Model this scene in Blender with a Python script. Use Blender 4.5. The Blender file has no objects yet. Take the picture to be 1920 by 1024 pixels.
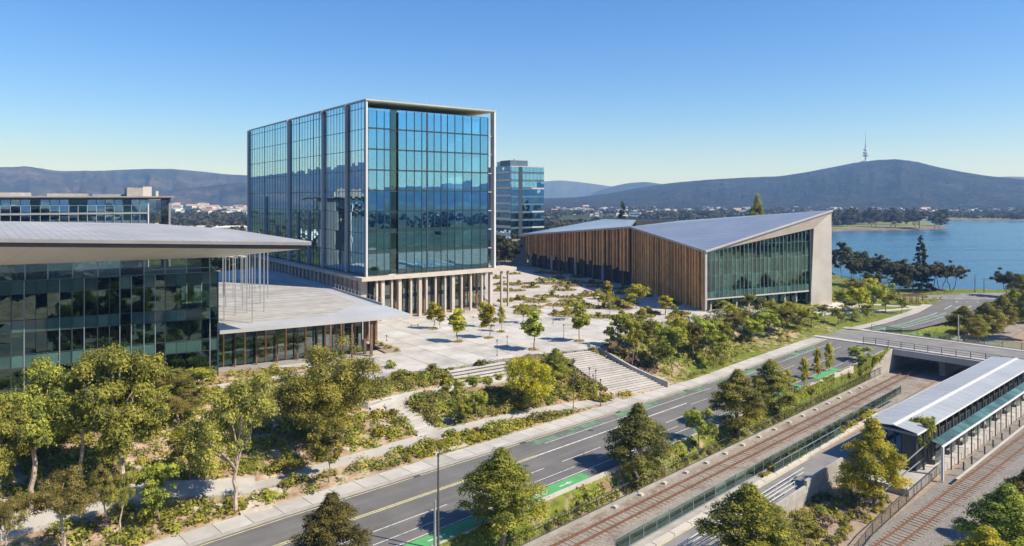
import bpy, math, random
import numpy as np
from mathutils import Vector, Matrix
R = math.radians
scene = bpy.context.scene
col = scene.collection

# ------------------------------------------------------------------ camera, light, exposure
CX, HY, F, CZ = 960.0, 372.0, 1312.0, 26.0
cam_d = bpy.data.cameras.new('camera')
cam_d.sensor_width = 36.0
cam_d.lens = F / 1920.0 * 36.0
cam_d.shift_y = -(512.0 - HY) / 1920.0
cam_d.clip_start = 0.5
cam_d.clip_end = 60000.0
cam = bpy.data.objects.new('camera', cam_d)
cam.location = (0, 0, CZ)
cam.rotation_euler = (R(90), 0, 0)
col.objects.link(cam)
scene.camera = cam

SUN_EL, SUN_AZ = 45.0, 112.0       # azimuth clockwise from +Y
HAZE = 0.00018
world = bpy.data.worlds.new('World')
scene.world = world
world.use_nodes = True
wn = world.node_tree.nodes; wl = world.node_tree.links
bg = wn['Background']
sky = wn.new('ShaderNodeTexSky')
sky.sky_type = 'NISHITA'
sky.sun_disc = False
sky.sun_elevation = R(SUN_EL)
sky.sun_rotation = R(SUN_AZ)
sky.altitude = 600
sky.air_density = 1.0
sky.dust_density = 0.25
sky.ozone_density = 4.0
hsv = wn.new('ShaderNodeHueSaturation'); hsv.inputs['Saturation'].default_value = 1.25; hsv.inputs['Hue'].default_value = 0.505
bal = wn.new('ShaderNodeVectorMath'); bal.operation = 'MULTIPLY'; bal.inputs[1].default_value = (0.88, 0.965, 1.12)
wl.new(sky.outputs[0], hsv.inputs['Color']); wl.new(hsv.outputs[0], bal.inputs[0]); wl.new(bal.outputs[0], bg.inputs[0])
bg.inputs[1].default_value = 0.092
sun_d = bpy.data.lights.new('sun', 'SUN')
sun_d.energy = 5.0
sun_d.angle = R(0.53)
sun_d.color = (1.0, 0.92, 0.79)
sun = bpy.data.objects.new('sun', sun_d)
sv = Vector((math.sin(R(SUN_AZ)) * math.cos(R(SUN_EL)), math.cos(R(SUN_AZ)) * math.cos(R(SUN_EL)), math.sin(R(SUN_EL))))
sun.rotation_euler = sv.to_track_quat('Z', 'Y').to_euler()
sun.location = (60, -30, 120)
col.objects.link(sun)
scene.view_settings.view_transform = 'Standard'
scene.view_settings.look = 'None'
scene.view_settings.exposure = 0.72
scene.view_settings.gamma = 1.0
scene.view_settings.use_curve_mapping = False
scene.cycles.max_bounces = 8
scene.cycles.transparent_max_bounces = 16

# ------------------------------------------------------------------ helpers
def tag(o, label=None, cat=None, group=None, kind=None):
    if label: o['label'] = label
    if cat: o['category'] = cat
    if group: o['group'] = group
    if kind: o['kind'] = kind
    return o

def empty(name, loc=(0, 0, 0), label=None, cat=None, group=None):
    o = bpy.data.objects.new(name, None)
    o.location = loc
    o.empty_display_size = 0.5
    col.objects.link(o)
    return tag(o, label, cat, group)

def wloc(o):
    v = Vector((0, 0, 0))
    while o is not None:
        v = v + o.location
        o = o.parent
    return v

class MB:
    """collects faces in world coordinates, links them as one mesh object"""
    def __init__(s):
        s.v = []; s.f = []
    def add(s, vs, fs):
        b = len(s.v)
        s.v.extend([tuple(v) for v in vs])
        s.f.extend([tuple(b + i for i in f) for f in fs])
        return s
    def hexa(s, b, t):
        """b, t: four bottom and four top corners, counterclockwise from above"""
        return s.add(list(b) + list(t), [(3, 2, 1, 0), (4, 5, 6, 7), (0, 1, 5, 4), (1, 2, 6, 5), (2, 3, 7, 6), (3, 0, 4, 7)])
    def box(s, c, size, ang=0.0):
        hx, hy, hz = size[0] / 2, size[1] / 2, size[2] / 2
        ca, sa = math.cos(ang), math.sin(ang)
        pts = []
        for z in (-hz, hz):
            for x, y in ((-hx, -hy), (hx, -hy), (hx, hy), (-hx, hy)):
                pts.append((c[0] + x * ca - y * sa, c[1] + x * sa + y * ca, c[2] + z))
        return s.hexa(pts[:4], pts[4:])
    def prism(s, poly, z0, z1):
        """poly: xy (ccw); z0, z1 numbers or lists"""
        n = len(poly)
        a = [z0] * n if not hasattr(z0, '__len__') else z0
        b = [z1] * n if not hasattr(z1, '__len__') else z1
        vs = [(p[0], p[1], a[i]) for i, p in enumerate(poly)] + [(p[0], p[1], b[i]) for i, p in enumerate(poly)]
        fs = [tuple(range(n - 1, -1, -1)), tuple(range(n, 2 * n))]
        for i in range(n):
            j = (i + 1) % n
            fs.append((i, j, n + j, n + i))
        return s.add(vs, fs)
    def bar(s, p0, p1, w, h):
        p0 = Vector(p0); p1 = Vector(p1)
        d = (p1 - p0).normalized()
        up = Vector((0, 0, 1)) if abs(d.z) < 0.95 else Vector((1, 0, 0))
        x = d.cross(up).normalized(); y = x.cross(d).normalized()
        q = [x * (w / 2) + y * (h / 2), x * (-w / 2) + y * (h / 2), x * (-w / 2) - y * (h / 2), x * (w / 2) - y * (h / 2)]
        return s.add([p0 + k for k in q] + [p1 + k for k in q],
                     [(3, 2, 1, 0), (4, 5, 6, 7), (0, 1, 5, 4), (1, 2, 6, 5), (2, 3, 7, 6), (3, 0, 4, 7)])
    def tube(s, pts, rad, n=7, cap=True):
        pts = [Vector(p) for p in pts]
        rings = []
        for i, p in enumerate(pts):
            d = (pts[min(i + 1, len(pts) - 1)] - pts[max(i - 1, 0)]).normalized()
            up = Vector((0, 0, 1)) if abs(d.z) < 0.9 else Vector((1, 0, 0))
            x = d.cross(up).normalized(); y = x.cross(d).normalized()
            rings.append([p + (x * math.cos(k * 2 * math.pi / n) - y * math.sin(k * 2 * math.pi / n)) * rad[i] for k in range(n)])
        vs = [v for r in rings for v in r]
        fs = []
        for i in range(len(pts) - 1):
            for k in range(n):
                k2 = (k + 1) % n
                fs.append((i * n + k, i * n + k2, (i + 1) * n + k2, (i + 1) * n + k))
        if cap:
            fs.append(tuple(range(n - 1, -1, -1)))
            fs.append(tuple((len(pts) - 1) * n + k for k in range(n)))
        return s.add(vs, fs)
    def mesh(s, name, mat, off=(0, 0, 0)):
        me = bpy.data.meshes.new(name)
        me.from_pydata([(v[0] - off[0], v[1] - off[1], v[2] - off[2]) for v in s.v], [], s.f)
        if mat is not None: me.materials.append(mat)
        me.update()
        return me
    def build(s, name, mat, parent=None, smooth=False):
        off = wloc(parent) if parent is not None else (0, 0, 0)
        me = s.mesh(name, mat, off)
        if smooth:
            me.polygons.foreach_set('use_smooth', [True] * len(me.polygons))
        o = bpy.data.objects.new(name, me)
        o.parent = parent
        col.objects.link(o)
        return o

_ub = {}
def ubox(name, mat, parent, c, size, ang=0.0, tilt=(0.0, 0.0)):
    """a box object that shares one unit mesh per material"""
    k = mat.name
    if k not in _ub:
        _ub[k] = MB().box((0, 0, 0), (1, 1, 1)).mesh('piece_' + k, mat)
    o = bpy.data.objects.new(name, _ub[k])
    o.parent = parent
    off = wloc(parent) if parent is not None else Vector((0, 0, 0))
    o.location = Vector(c) - off
    o.rotation_euler = (tilt[0], 0, ang + tilt[1])
    o.scale = size
    col.objects.link(o)
    return o

class Frame:
    """a wall's own axes: u along, v up, w outward"""
    def __init__(s, o, d, side=1):
        s.o = Vector((o[0], o[1], o[2] if len(o) > 2 else 0.0))
        s.d = Vector((d[0], d[1], 0)).normalized()
        s.n = Vector((s.d.y, -s.d.x, 0)) * side
        s.ang = math.atan2(s.d.y, s.d.x)
        s.side = side
    def p(s, u, v, w=0.0):
        return s.o + s.d * u + s.n * w + Vector((0, 0, v))
    def ub(s, name, mat, parent, u0, u1, v0, v1, w0, w1, tilt=(0, 0)):
        return ubox(name, mat, parent, s.p((u0 + u1) / 2, (v0 + v1) / 2, (w0 + w1) / 2), (abs(u1 - u0), abs(w1 - w0), abs(v1 - v0)), s.ang, tilt)
    def mb(s, m, u0, u1, v0, v1, w0, w1):
        return m.box(s.p((u0 + u1) / 2, (v0 + v1) / 2, (w0 + w1) / 2), (abs(u1 - u0), abs(w1 - w0), abs(v1 - v0)), s.ang)
    def at_px(s, px, w=0.0):
        """u where the wall crosses the vertical plane of sight through px"""
        k = (px - CX) / F
        o = s.o + s.n * w
        return (k * o.y - o.x) / (s.d.x - k * s.d.y)

def P(px, py, z):
    d = (CZ - z) * F / (py - HY)
    return Vector(((px - CX) / F * d, d, z))
def PD(px, py, d):
    return Vector(((px - CX) / F * d, d, CZ - (py - HY) * d / F))
def Z(py, d):
    return CZ - (py - HY) * d / F

def copy_tree(o, parent=None):
    c = o.copy(); col.objects.link(c)
    if parent is not None: c.parent = parent
    for ch in list(o.children): copy_tree(ch, c)
    return c

# ------------------------------------------------------------------ noise (numpy)
def _hash(i, j, seed):
    n = (i * 374761393 + j * 668265263 + seed * 1442695041) & 0x7fffffff
    n = ((n ^ (n >> 13)) * 1274126177) & 0x7fffffff
    return ((n ^ (n >> 16)) & 0xffff) / 65535.0
def vnoise(x, y, seed=0):
    x = np.asarray(x, float); y = np.asarray(y, float)
    i = np.floor(x).astype(np.int64); j = np.floor(y).astype(np.int64)
    fx = x - i; fy = y - j
    fx = fx * fx * (3 - 2 * fx); fy = fy * fy * (3 - 2 * fy)
    a = _hash(i, j, seed); b = _hash(i + 1, j, seed); c = _hash(i, j + 1, seed); d = _hash(i + 1, j + 1, seed)
    return (a * (1 - fx) + b * fx) * (1 - fy) + (c * (1 - fx) + d * fx) * fy
def fbm(x, y, oct=4, seed=0):
    r = 0; a = 0.5; t = 0
    for k in range(oct):
        r = r + a * vnoise(x * 2 ** k, y * 2 ** k, seed + k * 17); t += a; a *= 0.5
    return r / t
def sm(a):
    a = np.clip(a, 0, 1)
    return a * a * (3 - 2 * a)

# ------------------------------------------------------------------ materials
def newmat(name):
    m = bpy.data.materials.new(name); m.use_nodes = True
    nt = m.node_tree
    return m, nt, nt.nodes, nt.links, nt.nodes['Principled BSDF']

def surf(name, c1, c2=None, scale=0.5, rough=0.7, metal=0.0, bump=0.0, bscale=None, spec=0.4, detail=5, contrast=(0.35, 0.65), objvar=0.0, dirt=None, dscale=0.15, damt=0.5, streak=False):
    """noise-mottled surface; objvar varies brightness piece by piece"""
    m, nt, n, l, b = newmat(name)
    tc = n.new('ShaderNodeTexCoord')
    c2 = c2 or c1
    no = n.new('ShaderNodeTexNoise'); no.inputs['Scale'].default_value = scale; no.inputs['Detail'].default_value = detail; no.inputs['Roughness'].default_value = 0.62
    geo = n.new('ShaderNodeNewGeometry')
    l.new(geo.outputs['Position'], no.inputs['Vector'])
    ra = n.new('ShaderNodeValToRGB')
    ra.color_ramp.elements[0].position = contrast[0]; ra.color_ramp.elements[1].position = contrast[1]
    ra.color_ramp.elements[0].color = (*c1, 1); ra.color_ramp.elements[1].color = (*c2, 1)
    l.new(no.outputs['Fac'], ra.inputs['Fac'])
    out = ra.outputs['Color']
    if dirt:
        n2 = n.new('ShaderNodeTexNoise'); n2.inputs['Scale'].default_value = dscale; n2.inputs['Detail'].default_value = 8; n2.inputs['Roughness'].default_value = 0.7
        if streak:
            mpg = n.new('ShaderNodeMapping'); mpg.inputs['Rotation'].default_value = (0, 0, -math.atan2(0.6883, 0.7254)); mpg.vector_type = 'POINT'
            mp2 = n.new('ShaderNodeMapping'); mp2.inputs['Scale'].default_value = (0.35, 6.0, 1)
            l.new(geo.outputs['Position'], mpg.inputs['Vector']); l.new(mpg.outputs[0], mp2.inputs['Vector']); l.new(mp2.outputs[0], n2.inputs['Vector'])
        else: l.new(geo.outputs['Position'], n2.inputs['Vector'])
        r2 = n.new('ShaderNodeValToRGB'); r2.color_ramp.elements[0].position = 0.48; r2.color_ramp.elements[1].position = 0.68
        r2.color_ramp.elements[1].color = (damt, damt, damt, 1)
        l.new(n2.outputs['Fac'], r2.inputs['Fac'])
        mx = n.new('ShaderNodeMixRGB'); mx.inputs[2].default_value = (*dirt, 1)
        l.new(r2.outputs['Color'], mx.inputs[0]); l.new(out, mx.inputs[1]); out = mx.outputs[0]
    if objvar:
        oi = n.new('ShaderNodeObjectInfo')
        mr = n.new('ShaderNodeMapRange'); mr.inputs['To Min'].default_value = 1 - objvar; mr.inputs['To Max'].default_value = 1 + objvar
        l.new(oi.outputs['Random'], mr.inputs['Value'])
        vm = n.new('ShaderNodeVectorMath'); vm.operation = 'SCALE'
        l.new(out, vm.inputs[0]); l.new(mr.outputs[0], vm.inputs['Scale']); out = vm.outputs[0]
    l.new(out, b.inputs['Base Color'])
    b.inputs['Roughness'].default_value = rough
    b.inputs['Metallic'].default_value = metal
    b.inputs['Specular IOR Level'].default_value = spec
    if bump:
        n3 = n.new('ShaderNodeTexNoise'); n3.inputs['Scale'].default_value = bscale or scale * 6; n3.inputs['Detail'].default_value = 4
        l.new(geo.outputs['Position'], n3.inputs['Vector'])
        bu = n.new('ShaderNodeBump'); bu.inputs['Strength'].default_value = bump; bu.inputs['Distance'].default_value = 0.1
        l.new(n3.outputs['Fac'], bu.inputs['Height']); l.new(bu.outputs[0], b.inputs['Normal'])
    return m

def glass(name, tint, refl=(0.7, 0.82, 0.9), f0=0.35, f1=0.9, rough=0.0, var=0.25, wave=0.0):
    """coated sheet glass: part mirror, part tinted see-through"""
    m, nt, n, l, b = newmat(name)
    n.remove(b)
    out = n['Material Output']
    tr = n.new('ShaderNodeBsdfTransparent')
    oi = n.new('ShaderNodeObjectInfo')
    mr = n.new('ShaderNodeMapRange'); mr.inputs['To Min'].default_value = 1 - var; mr.inputs['To Max'].default_value = 1 + var
    l.new(oi.outputs['Random'], mr.inputs['Value'])
    vm = n.new('ShaderNodeVectorMath'); vm.operation = 'SCALE'; vm.inputs[0].default_value = tint
    l.new(mr.outputs[0], vm.inputs['Scale']); l.new(vm.outputs[0], tr.inputs['Color'])
    gl = n.new('ShaderNodeBsdfGlossy'); gl.inputs['Color'].default_value = (*refl, 1); gl.inputs['Roughness'].default_value = rough
    fr = n.new('ShaderNodeFresnel'); fr.inputs['IOR'].default_value = 1.5
    m2 = n.new('ShaderNodeMapRange'); m2.inputs['To Min'].default_value = f0; m2.inputs['To Max'].default_value = f1
    l.new(fr.outputs[0], m2.inputs['Value'])
    mix = n.new('ShaderNodeMixShader')
    l.new(m2.outputs[0], mix.inputs[0]); l.new(tr.outputs[0], mix.inputs[1]); l.new(gl.outputs[0], mix.inputs[2])
    if wave:
        geo = n.new('ShaderNodeNewGeometry')
        no = n.new('ShaderNodeTexNoise'); no.inputs['Scale'].default_value = 0.35; no.inputs['Detail'].default_value = 2
        l.new(geo.outputs['Position'], no.inputs['Vector'])
        bu = n.new('ShaderNodeBump'); bu.inputs['Strength'].default_value = wave; bu.inputs['Distance'].default_value = 0.08
        l.new(no.outputs['Fac'], bu.inputs['Height']); l.new(bu.outputs[0], gl.inputs['Normal'])
    l.new(mix.outputs[0], out.inputs['Surface'])
    return m

def foliage(name, dark, light, hue=(0.0, 0.0, 0.0), trans=0.36):
    m, nt, n, l, b = newmat(name)
    at = n.new('ShaderNodeAttribute'); at.attribute_name = 'tint'
    ra = n.new('ShaderNodeValToRGB')
    ra.color_ramp.elements[0].position = 0.12; ra.color_ramp.elements[1].position = 0.9
    ra.color_ramp.elements[0].color = (*dark, 1); ra.color_ramp.elements[1].color = (*light, 1)
    l.new(at.outputs['Fac'], ra.inputs['Fac'])
    oi = n.new('ShaderNodeObjectInfo')
    hs = n.new('ShaderNodeHueSaturation')
    mr = n.new('ShaderNodeMapRange'); mr.inputs['To Min'].default_value = 0.478; mr.inputs['To Max'].default_value = 0.515
    l.new(oi.outputs['Random'], mr.inputs['Value']); l.new(mr.outputs[0], hs.inputs['Hue'])
    mv = n.new('ShaderNodeMapRange'); mv.inputs['To Min'].default_value = 0.8; mv.inputs['To Max'].default_value = 1.2
    l.new(oi.outputs['Random'], mv.inputs['Value']); l.new(mv.outputs[0], hs.inputs['Value'])
    l.new(ra.outputs['Color'], hs.inputs['Color'])
    b.inputs['Roughness'].default_value = 0.62
    b.inputs['Specular IOR Level'].default_value = 0.3
    l.new(hs.outputs[0], b.inputs['Base Color'])
    tl = n.new('ShaderNodeBsdfTranslucent')
    br = n.new('ShaderNodeVectorMath'); br.operation = 'MULTIPLY'; br.inputs[1].default_value = (1.5, 1.6, 0.7)
    l.new(hs.outputs[0], br.inputs[0]); l.new(br.outputs[0], tl.inputs['Color'])
    mix = n.new('ShaderNodeMixShader'); mix.inputs[0].default_value = trans
    l.new(b.outputs[0], mix.inputs[1]); l.new(tl.outputs[0], mix.inputs[2])
    l.new(mix.outputs[0], n['Material Output'].inputs['Surface'])
    return m

M = {}
M['concrete'] = surf('concrete', (0.28, 0.265, 0.24), (0.37, 0.35, 0.32), 0.8, 0.85, dirt=(0.20, 0.185, 0.16), objvar=0.08)
M['plaza'] = surf('plaza_paving', (0.38, 0.36, 0.335), (0.455, 0.435, 0.41), 0.35, 0.85, dirt=(0.27, 0.25, 0.225), dscale=0.22, damt=0.8, objvar=0.10)
M['joint'] = surf('paving_joint', (0.25, 0.24, 0.22), None, 1, 0.9)
M['footpath'] = surf('footpath_concrete', (0.37, 0.355, 0.33), (0.44, 0.42, 0.395), 0.5, 0.85, dirt=(0.24, 0.225, 0.20), objvar=0.10)
M['white_concrete'] = surf('white_concrete', (0.42, 0.39, 0.35), (0.49, 0.455, 0.41), 0.25, 0.8, dirt=(0.35, 0.32, 0.285), dscale=0.12)
M['asphalt'] = surf('asphalt', (0.105, 0.102, 0.10), (0.142, 0.138, 0.134), 0.25, 0.85, bump=0.25, bscale=9, dirt=(0.175, 0.168, 0.16), dscale=0.12, damt=0.7, streak=True)
M['asphalt_pale'] = surf('asphalt_pale', (0.15, 0.148, 0.145), (0.21, 0.205, 0.20), 0.3, 0.85, bump=0.2, bscale=8, dirt=(0.24, 0.235, 0.225), dscale=0.2, damt=0.6)
M['line_white'] = surf('line_white', (0.56, 0.55, 0.52), (0.24, 0.235, 0.225), 1.8, 0.7, contrast=(0.48, 0.70))
M['line_yellow'] = surf('line_yellow', (0.58, 0.53, 0.27), (0.30, 0.28, 0.20), 1.4, 0.7, contrast=(0.48, 0.72))
M['green_lane'] = surf('green_lane', (0.075, 0.34, 0.11), (0.10, 0.21, 0.11), 0.9, 0.75, contrast=(0.42, 0.72))
M['green_worn'] = surf('green_lane_worn', (0.12, 0.25, 0.14), (0.10, 0.11, 0.10), 0.7, 0.8, contrast=(0.36, 0.56))
M['ballast'] = surf('ballast', (0.19, 0.165, 0.14), (0.34, 0.305, 0.265), 5.0, 0.95, bump=0.9, bscale=9, dirt=(0.13, 0.10, 0.075), dscale=0.35, damt=0.9)
M['ballast_dark'] = surf('ballast_grey', (0.15, 0.14, 0.13), (0.27, 0.25, 0.23), 5.0, 0.95, bump=0.9, bscale=9, dirt=(0.14, 0.12, 0.10), dscale=0.3)
M['sleeper'] = surf('sleeper_timber', (0.19, 0.155, 0.125), (0.27, 0.235, 0.20), 1.5, 0.9, objvar=0.15)
M['rail'] = surf('rail_rust', (0.13, 0.065, 0.042), (0.20, 0.105, 0.065), 2.0, 0.6, metal=0.1)
M['metal_light'] = surf('metal_light', (0.36, 0.365, 0.37), (0.43, 0.43, 0.435), 0.15, 0.5, metal=0.1)
M['metal_roof'] = surf('metal_roof', (0.33, 0.33, 0.33), (0.41, 0.41, 0.405), 0.12, 0.5, metal=0.15, dirt=(0.25, 0.25, 0.245), dscale=0.1, objvar=0.02)
M['roof_blue'] = surf('roof_sheet', (0.37, 0.385, 0.40), (0.43, 0.445, 0.46), 0.1, 0.28, metal=0.55, objvar=0.03)
M['station_roof'] = surf('station_roof', (0.33, 0.35, 0.36), (0.41, 0.43, 0.44), 0.3, 0.45, metal=0.2, dirt=(0.26, 0.275, 0.28), objvar=0.03)
M['fascia'] = surf('fascia_grey', (0.20, 0.20, 0.21), (0.25, 0.25, 0.26), 0.3, 0.55)
M['soffit'] = surf('soffit_panel', (0.74, 0.77, 0.84), (0.80, 0.83, 0.89), 0.15, 0.6, objvar=0.025)
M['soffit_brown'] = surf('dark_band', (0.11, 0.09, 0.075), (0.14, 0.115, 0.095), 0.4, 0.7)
M['white_metal'] = surf('white_metal', (0.54, 0.54, 0.53), (0.60, 0.60, 0.59), 0.2, 0.5)
M['beige'] = surf('beige_stone', (0.40, 0.345, 0.295), (0.47, 0.415, 0.36), 0.4, 0.8, objvar=0.07)
M['timber'] = surf('timber_batten', (0.62, 0.285, 0.095), (0.78, 0.42, 0.155), 0.5, 0.75, objvar=0.28)
M['timber_dark'] = surf('dark_timber', (0.13, 0.07, 0.04), (0.20, 0.11, 0.06), 0.6, 0.75, objvar=0.25)
M['mullion'] = surf('mullion_dark', (0.035, 0.05, 0.06), (0.05, 0.065, 0.075), 0.3, 0.45, metal=0.3)
M['mullion_grey'] = surf('mullion_grey', (0.22, 0.25, 0.27), (0.28, 0.31, 0.33), 0.3, 0.45, metal=0.3)
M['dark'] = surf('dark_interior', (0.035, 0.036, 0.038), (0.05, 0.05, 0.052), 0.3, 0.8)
M['interior'] = surf('interior_wall', (0.32, 0.32, 0.30), (0.45, 0.45, 0.42), 0.2, 0.9, objvar=0.3)
M['slab'] = surf('floor_slab', (0.38, 0.38, 0.36), (0.44, 0.44, 0.42), 0.2, 0.9)
M['blind'] = surf('blind', (0.50, 0.52, 0.50), (0.60, 0.62, 0.60), 0.2, 0.9, objvar=0.2)
M['lime_soffit'] = surf('lime_soffit', (0.62, 0.66, 0.34), (0.70, 0.74, 0.40), 0.2, 0.7)  # yellow-green reflection under the tower roof, painted as base colour
M['steel'] = surf('dark_steel', (0.07, 0.075, 0.08), (0.10, 0.105, 0.11), 0.5, 0.5, metal=0.3)
M['galv'] = surf('galvanised', (0.30, 0.31, 0.32), (0.38, 0.39, 0.40), 0.5, 0.5, metal=0.4)
M['white_paint'] = surf('white_paint', (0.74, 0.72, 0.68), (0.66, 0.64, 0.60), 0.1, 0.7, objvar=0.12)
M['far_roof'] = surf('far_roof', (0.42, 0.40, 0.38), (0.60, 0.58, 0.56), 0.05, 0.7, objvar=0.3)
M['terracotta'] = surf('terracotta', (0.30, 0.20, 0.16), (0.38, 0.27, 0.22), 0.1, 0.8, objvar=0.2)
M['soil'] = surf('mulch', (0.22, 0.165, 0.12), (0.32, 0.25, 0.19), 2.0, 0.95, bump=0.4, bscale=5)
M['bark'] = surf('bark', (0.17, 0.125, 0.095), (0.30, 0.235, 0.185), 3.0, 0.9, bump=0.4, bscale=7)
M['bark_pale'] = surf('bark_pale', (0.26, 0.19, 0.14), (0.50, 0.42, 0.35), 1.6, 0.85, bump=0.3, bscale=6)
M['rock'] = surf('sandstone', (0.40, 0.34, 0.28), (0.54, 0.48, 0.42), 1.0, 0.9, bump=0.4, objvar=0.15)
M['blue_panel'] = surf('blue_panel', (0.06, 0.10, 0.14), (0.09, 0.14, 0.19), 0.3, 0.4)
M['g_tower'] = glass('glass_tower_pane', (0.42, 0.60, 0.60), (0.34, 0.72, 1.0), 0.54, 0.95, var=0.45, wave=0.05)
M['g_tower_side'] = glass('glass_side_pane', (0.25, 0.36, 0.40), (0.60, 0.86, 1.0), 0.78, 0.95, var=0.4, wave=0.06)
M['g_spandrel'] = surf('glass_spandrel', (0.012, 0.035, 0.042), (0.02, 0.05, 0.058), 0.2, 0.06, spec=0.8)
M['g_dark'] = glass('glass_dark_pane', (0.25, 0.38, 0.37), (0.42, 0.68, 0.66), 0.17, 0.9, var=0.6, wave=0.12)
M['g_teal'] = surf('glass_teal_spandrel', (0.035, 0.085, 0.08), (0.06, 0.125, 0.115), 0.25, 0.07, spec=0.75, objvar=0.35)
M['awning'] = surf('awning_teal', (0.035, 0.085, 0.085), (0.075, 0.15, 0.15), 1.2, 0.45, spec=0.25, objvar=0.4)
M['g_awning'] = glass('glass_awning_pane', (0.20, 0.34, 0.34), (0.30, 0.50, 0.50), 0.06, 0.30, var=0.35, wave=0.2)
M['deck'] = surf('deck_board', (0.30, 0.285, 0.265), (0.37, 0.355, 0.335), 0.5, 0.8, objvar=0.16, dirt=(0.22, 0.21, 0.19))
M['riser'] = surf('riser_stone_shade', (0.24, 0.23, 0.215), (0.29, 0.28, 0.265), 0.6, 0.9)  # paints shadow lines of the seating steps; dark paving on the grand stair
M['g_green'] = glass('glass_green_pane', (0.78, 0.96, 0.90), (0.50, 0.82, 0.78), 0.13, 0.9, var=0.3, wave=0.05)
M['g_clear'] = glass('glass_clear_pane', (0.66, 0.72, 0.69), (0.7, 0.8, 0.8), 0.20, 0.9, var=0.35, wave=0.06)
M['g_fence'] = glass('glass_fence_pane', (0.80, 0.88, 0.84), (0.6, 0.75, 0.7), 0.03, 0.8, var=0.2)
# ------------------------------------------------------------------ corridor axes: s along the road and rails, t to the right of them
UX, UY = 0.7254, 0.6883
NX, NY = 0.6883, -0.7254
def st(x, y): return UX * x + UY * y, NX * x + NY * y
def xy(s, t): return UX * s + NX * t, UY * s + NY * t
def V3(s, t, z):
    x, y = xy(s, t); return Vector((x, y, z))
U3 = Vector((UX, UY, 0)); N3 = Vector((NX, NY, 0))

def zr(s): return np.interp(s, [-300, 105, 144, 195, 225, 250, 400], [-5, -5, -3, -3, -4.2, -4.6, -4.8])
def tL(s): return np.interp(s, [-100, 30, 60, 97, 120, 144, 160, 190, 215], [-65.2, -64.8, -63.8, -63.0, -61.7, -59.8, -59.2, -57.6, -59])
def tR(s): return np.interp(s, [-100, 110, 129, 146, 164, 200], [-50.1, -50.1, -48.7, -48.0, -48.5, -49])
FW = 2.9                                    # footpath width
TRK = -7.2                                  # top of the sleepers' bed

def ground(x, y):
    x = np.asarray(x, float); y = np.asarray(y, float)
    s, t = st(x, y)
    z0 = zr(s)
    run = np.interp(s, [20, 45, 75, 110, 150, 175], [36, 30, 20, 15, 15, 24])
    te = tL(s) - FW + 0.5
    g = sm((te - t) / run)
    hb = -0.15 - 4.4 * sm((x - 82) / 32) * sm((s - 140) / 30)
    und = (fbm(x / 6.0, y / 6.0, 3, 5) - 0.5) * 1.5 * np.clip(g * (1 - g) * 4, 0, 1)
    hl = (z0 + 0.10) * (1 - g) + hb * g + und
    a = sm((t + 50.0) / 2.2)
    hn = (z0 - 0.25) * (1 - a) + (-7.9) * a
    hr = np.where(s < 147, np.where(t < -49.6, z0 - 0.3, -8.0), hn)
    h = np.where(t < te, hl, hr)
    # lake shore
    lk = sm((y - 236 - 0.05 * (x - 150)) / 16) * sm((x - 126 - 0.07 * (y - 257)) / 14)
    h = h * (1 - lk) + (-9.6) * lk
    # outer edges fall to the far plain
    e = np.minimum(np.minimum((x + 165) / 60, (350 - y) / 60), 1.0)
    e = sm(e)
    return h * e + (-8.9) * (1 - e)

_D = np.arange(38, 1300, 0.2)
def G(px, py, lift=0.0):
    """where the line of sight through a pixel meets the ground"""
    k = (px - CX) / F; m = (py - HY) / F
    g = ground(k * _D, _D)
    i = int(np.argmax(CZ - m * _D <= g))
    d = _D[i]
    return Vector((k * d, d, float(ground(k * d, d)) + lift))
def gz(x, y): return float(ground(x, y))
def RZ(px, py):
    z = -5.0
    for k in range(8):
        p = P(px, py, z); z = float(zr(st(p.x, p.y)[0]))
    p.z = z
    return p

def grid_mesh(name, X, Y, Zm, mat, attrs=None, smooth=True):
    ny, nx = X.shape
    co = np.stack([X, Y, Zm], -1).reshape(-1, 3).astype(np.float32)
    i = np.arange(ny * nx).reshape(ny, nx)
    q = np.stack([i[:-1, :-1], i[:-1, 1:], i[1:, 1:], i[1:, :-1]], -1).reshape(-1, 4)
    me = bpy.data.meshes.new(name)
    me.vertices.add(len(co)); me.vertices.foreach_set('co', co.ravel())
    me.loops.add(q.size); me.loops.foreach_set('vertex_index', q.ravel().astype(np.int32))
    me.polygons.add(len(q)); me.polygons.foreach_set('loop_start', (np.arange(len(q)) * 4).astype(np.int32))
    me.update(calc_edges=True)
    for k, a in (attrs or {}).items():
        at = me.attributes.new(k, 'FLOAT', 'POINT'); at.data.foreach_set('value', a.ravel().astype(np.float32))
    if smooth: me.polygons.foreach_set('use_smooth', [True] * len(q))
    me.materials.append(mat)
    o = bpy.data.objects.new(name, me); col.objects.link(o)
    return tag(o, kind='structure')

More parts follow.
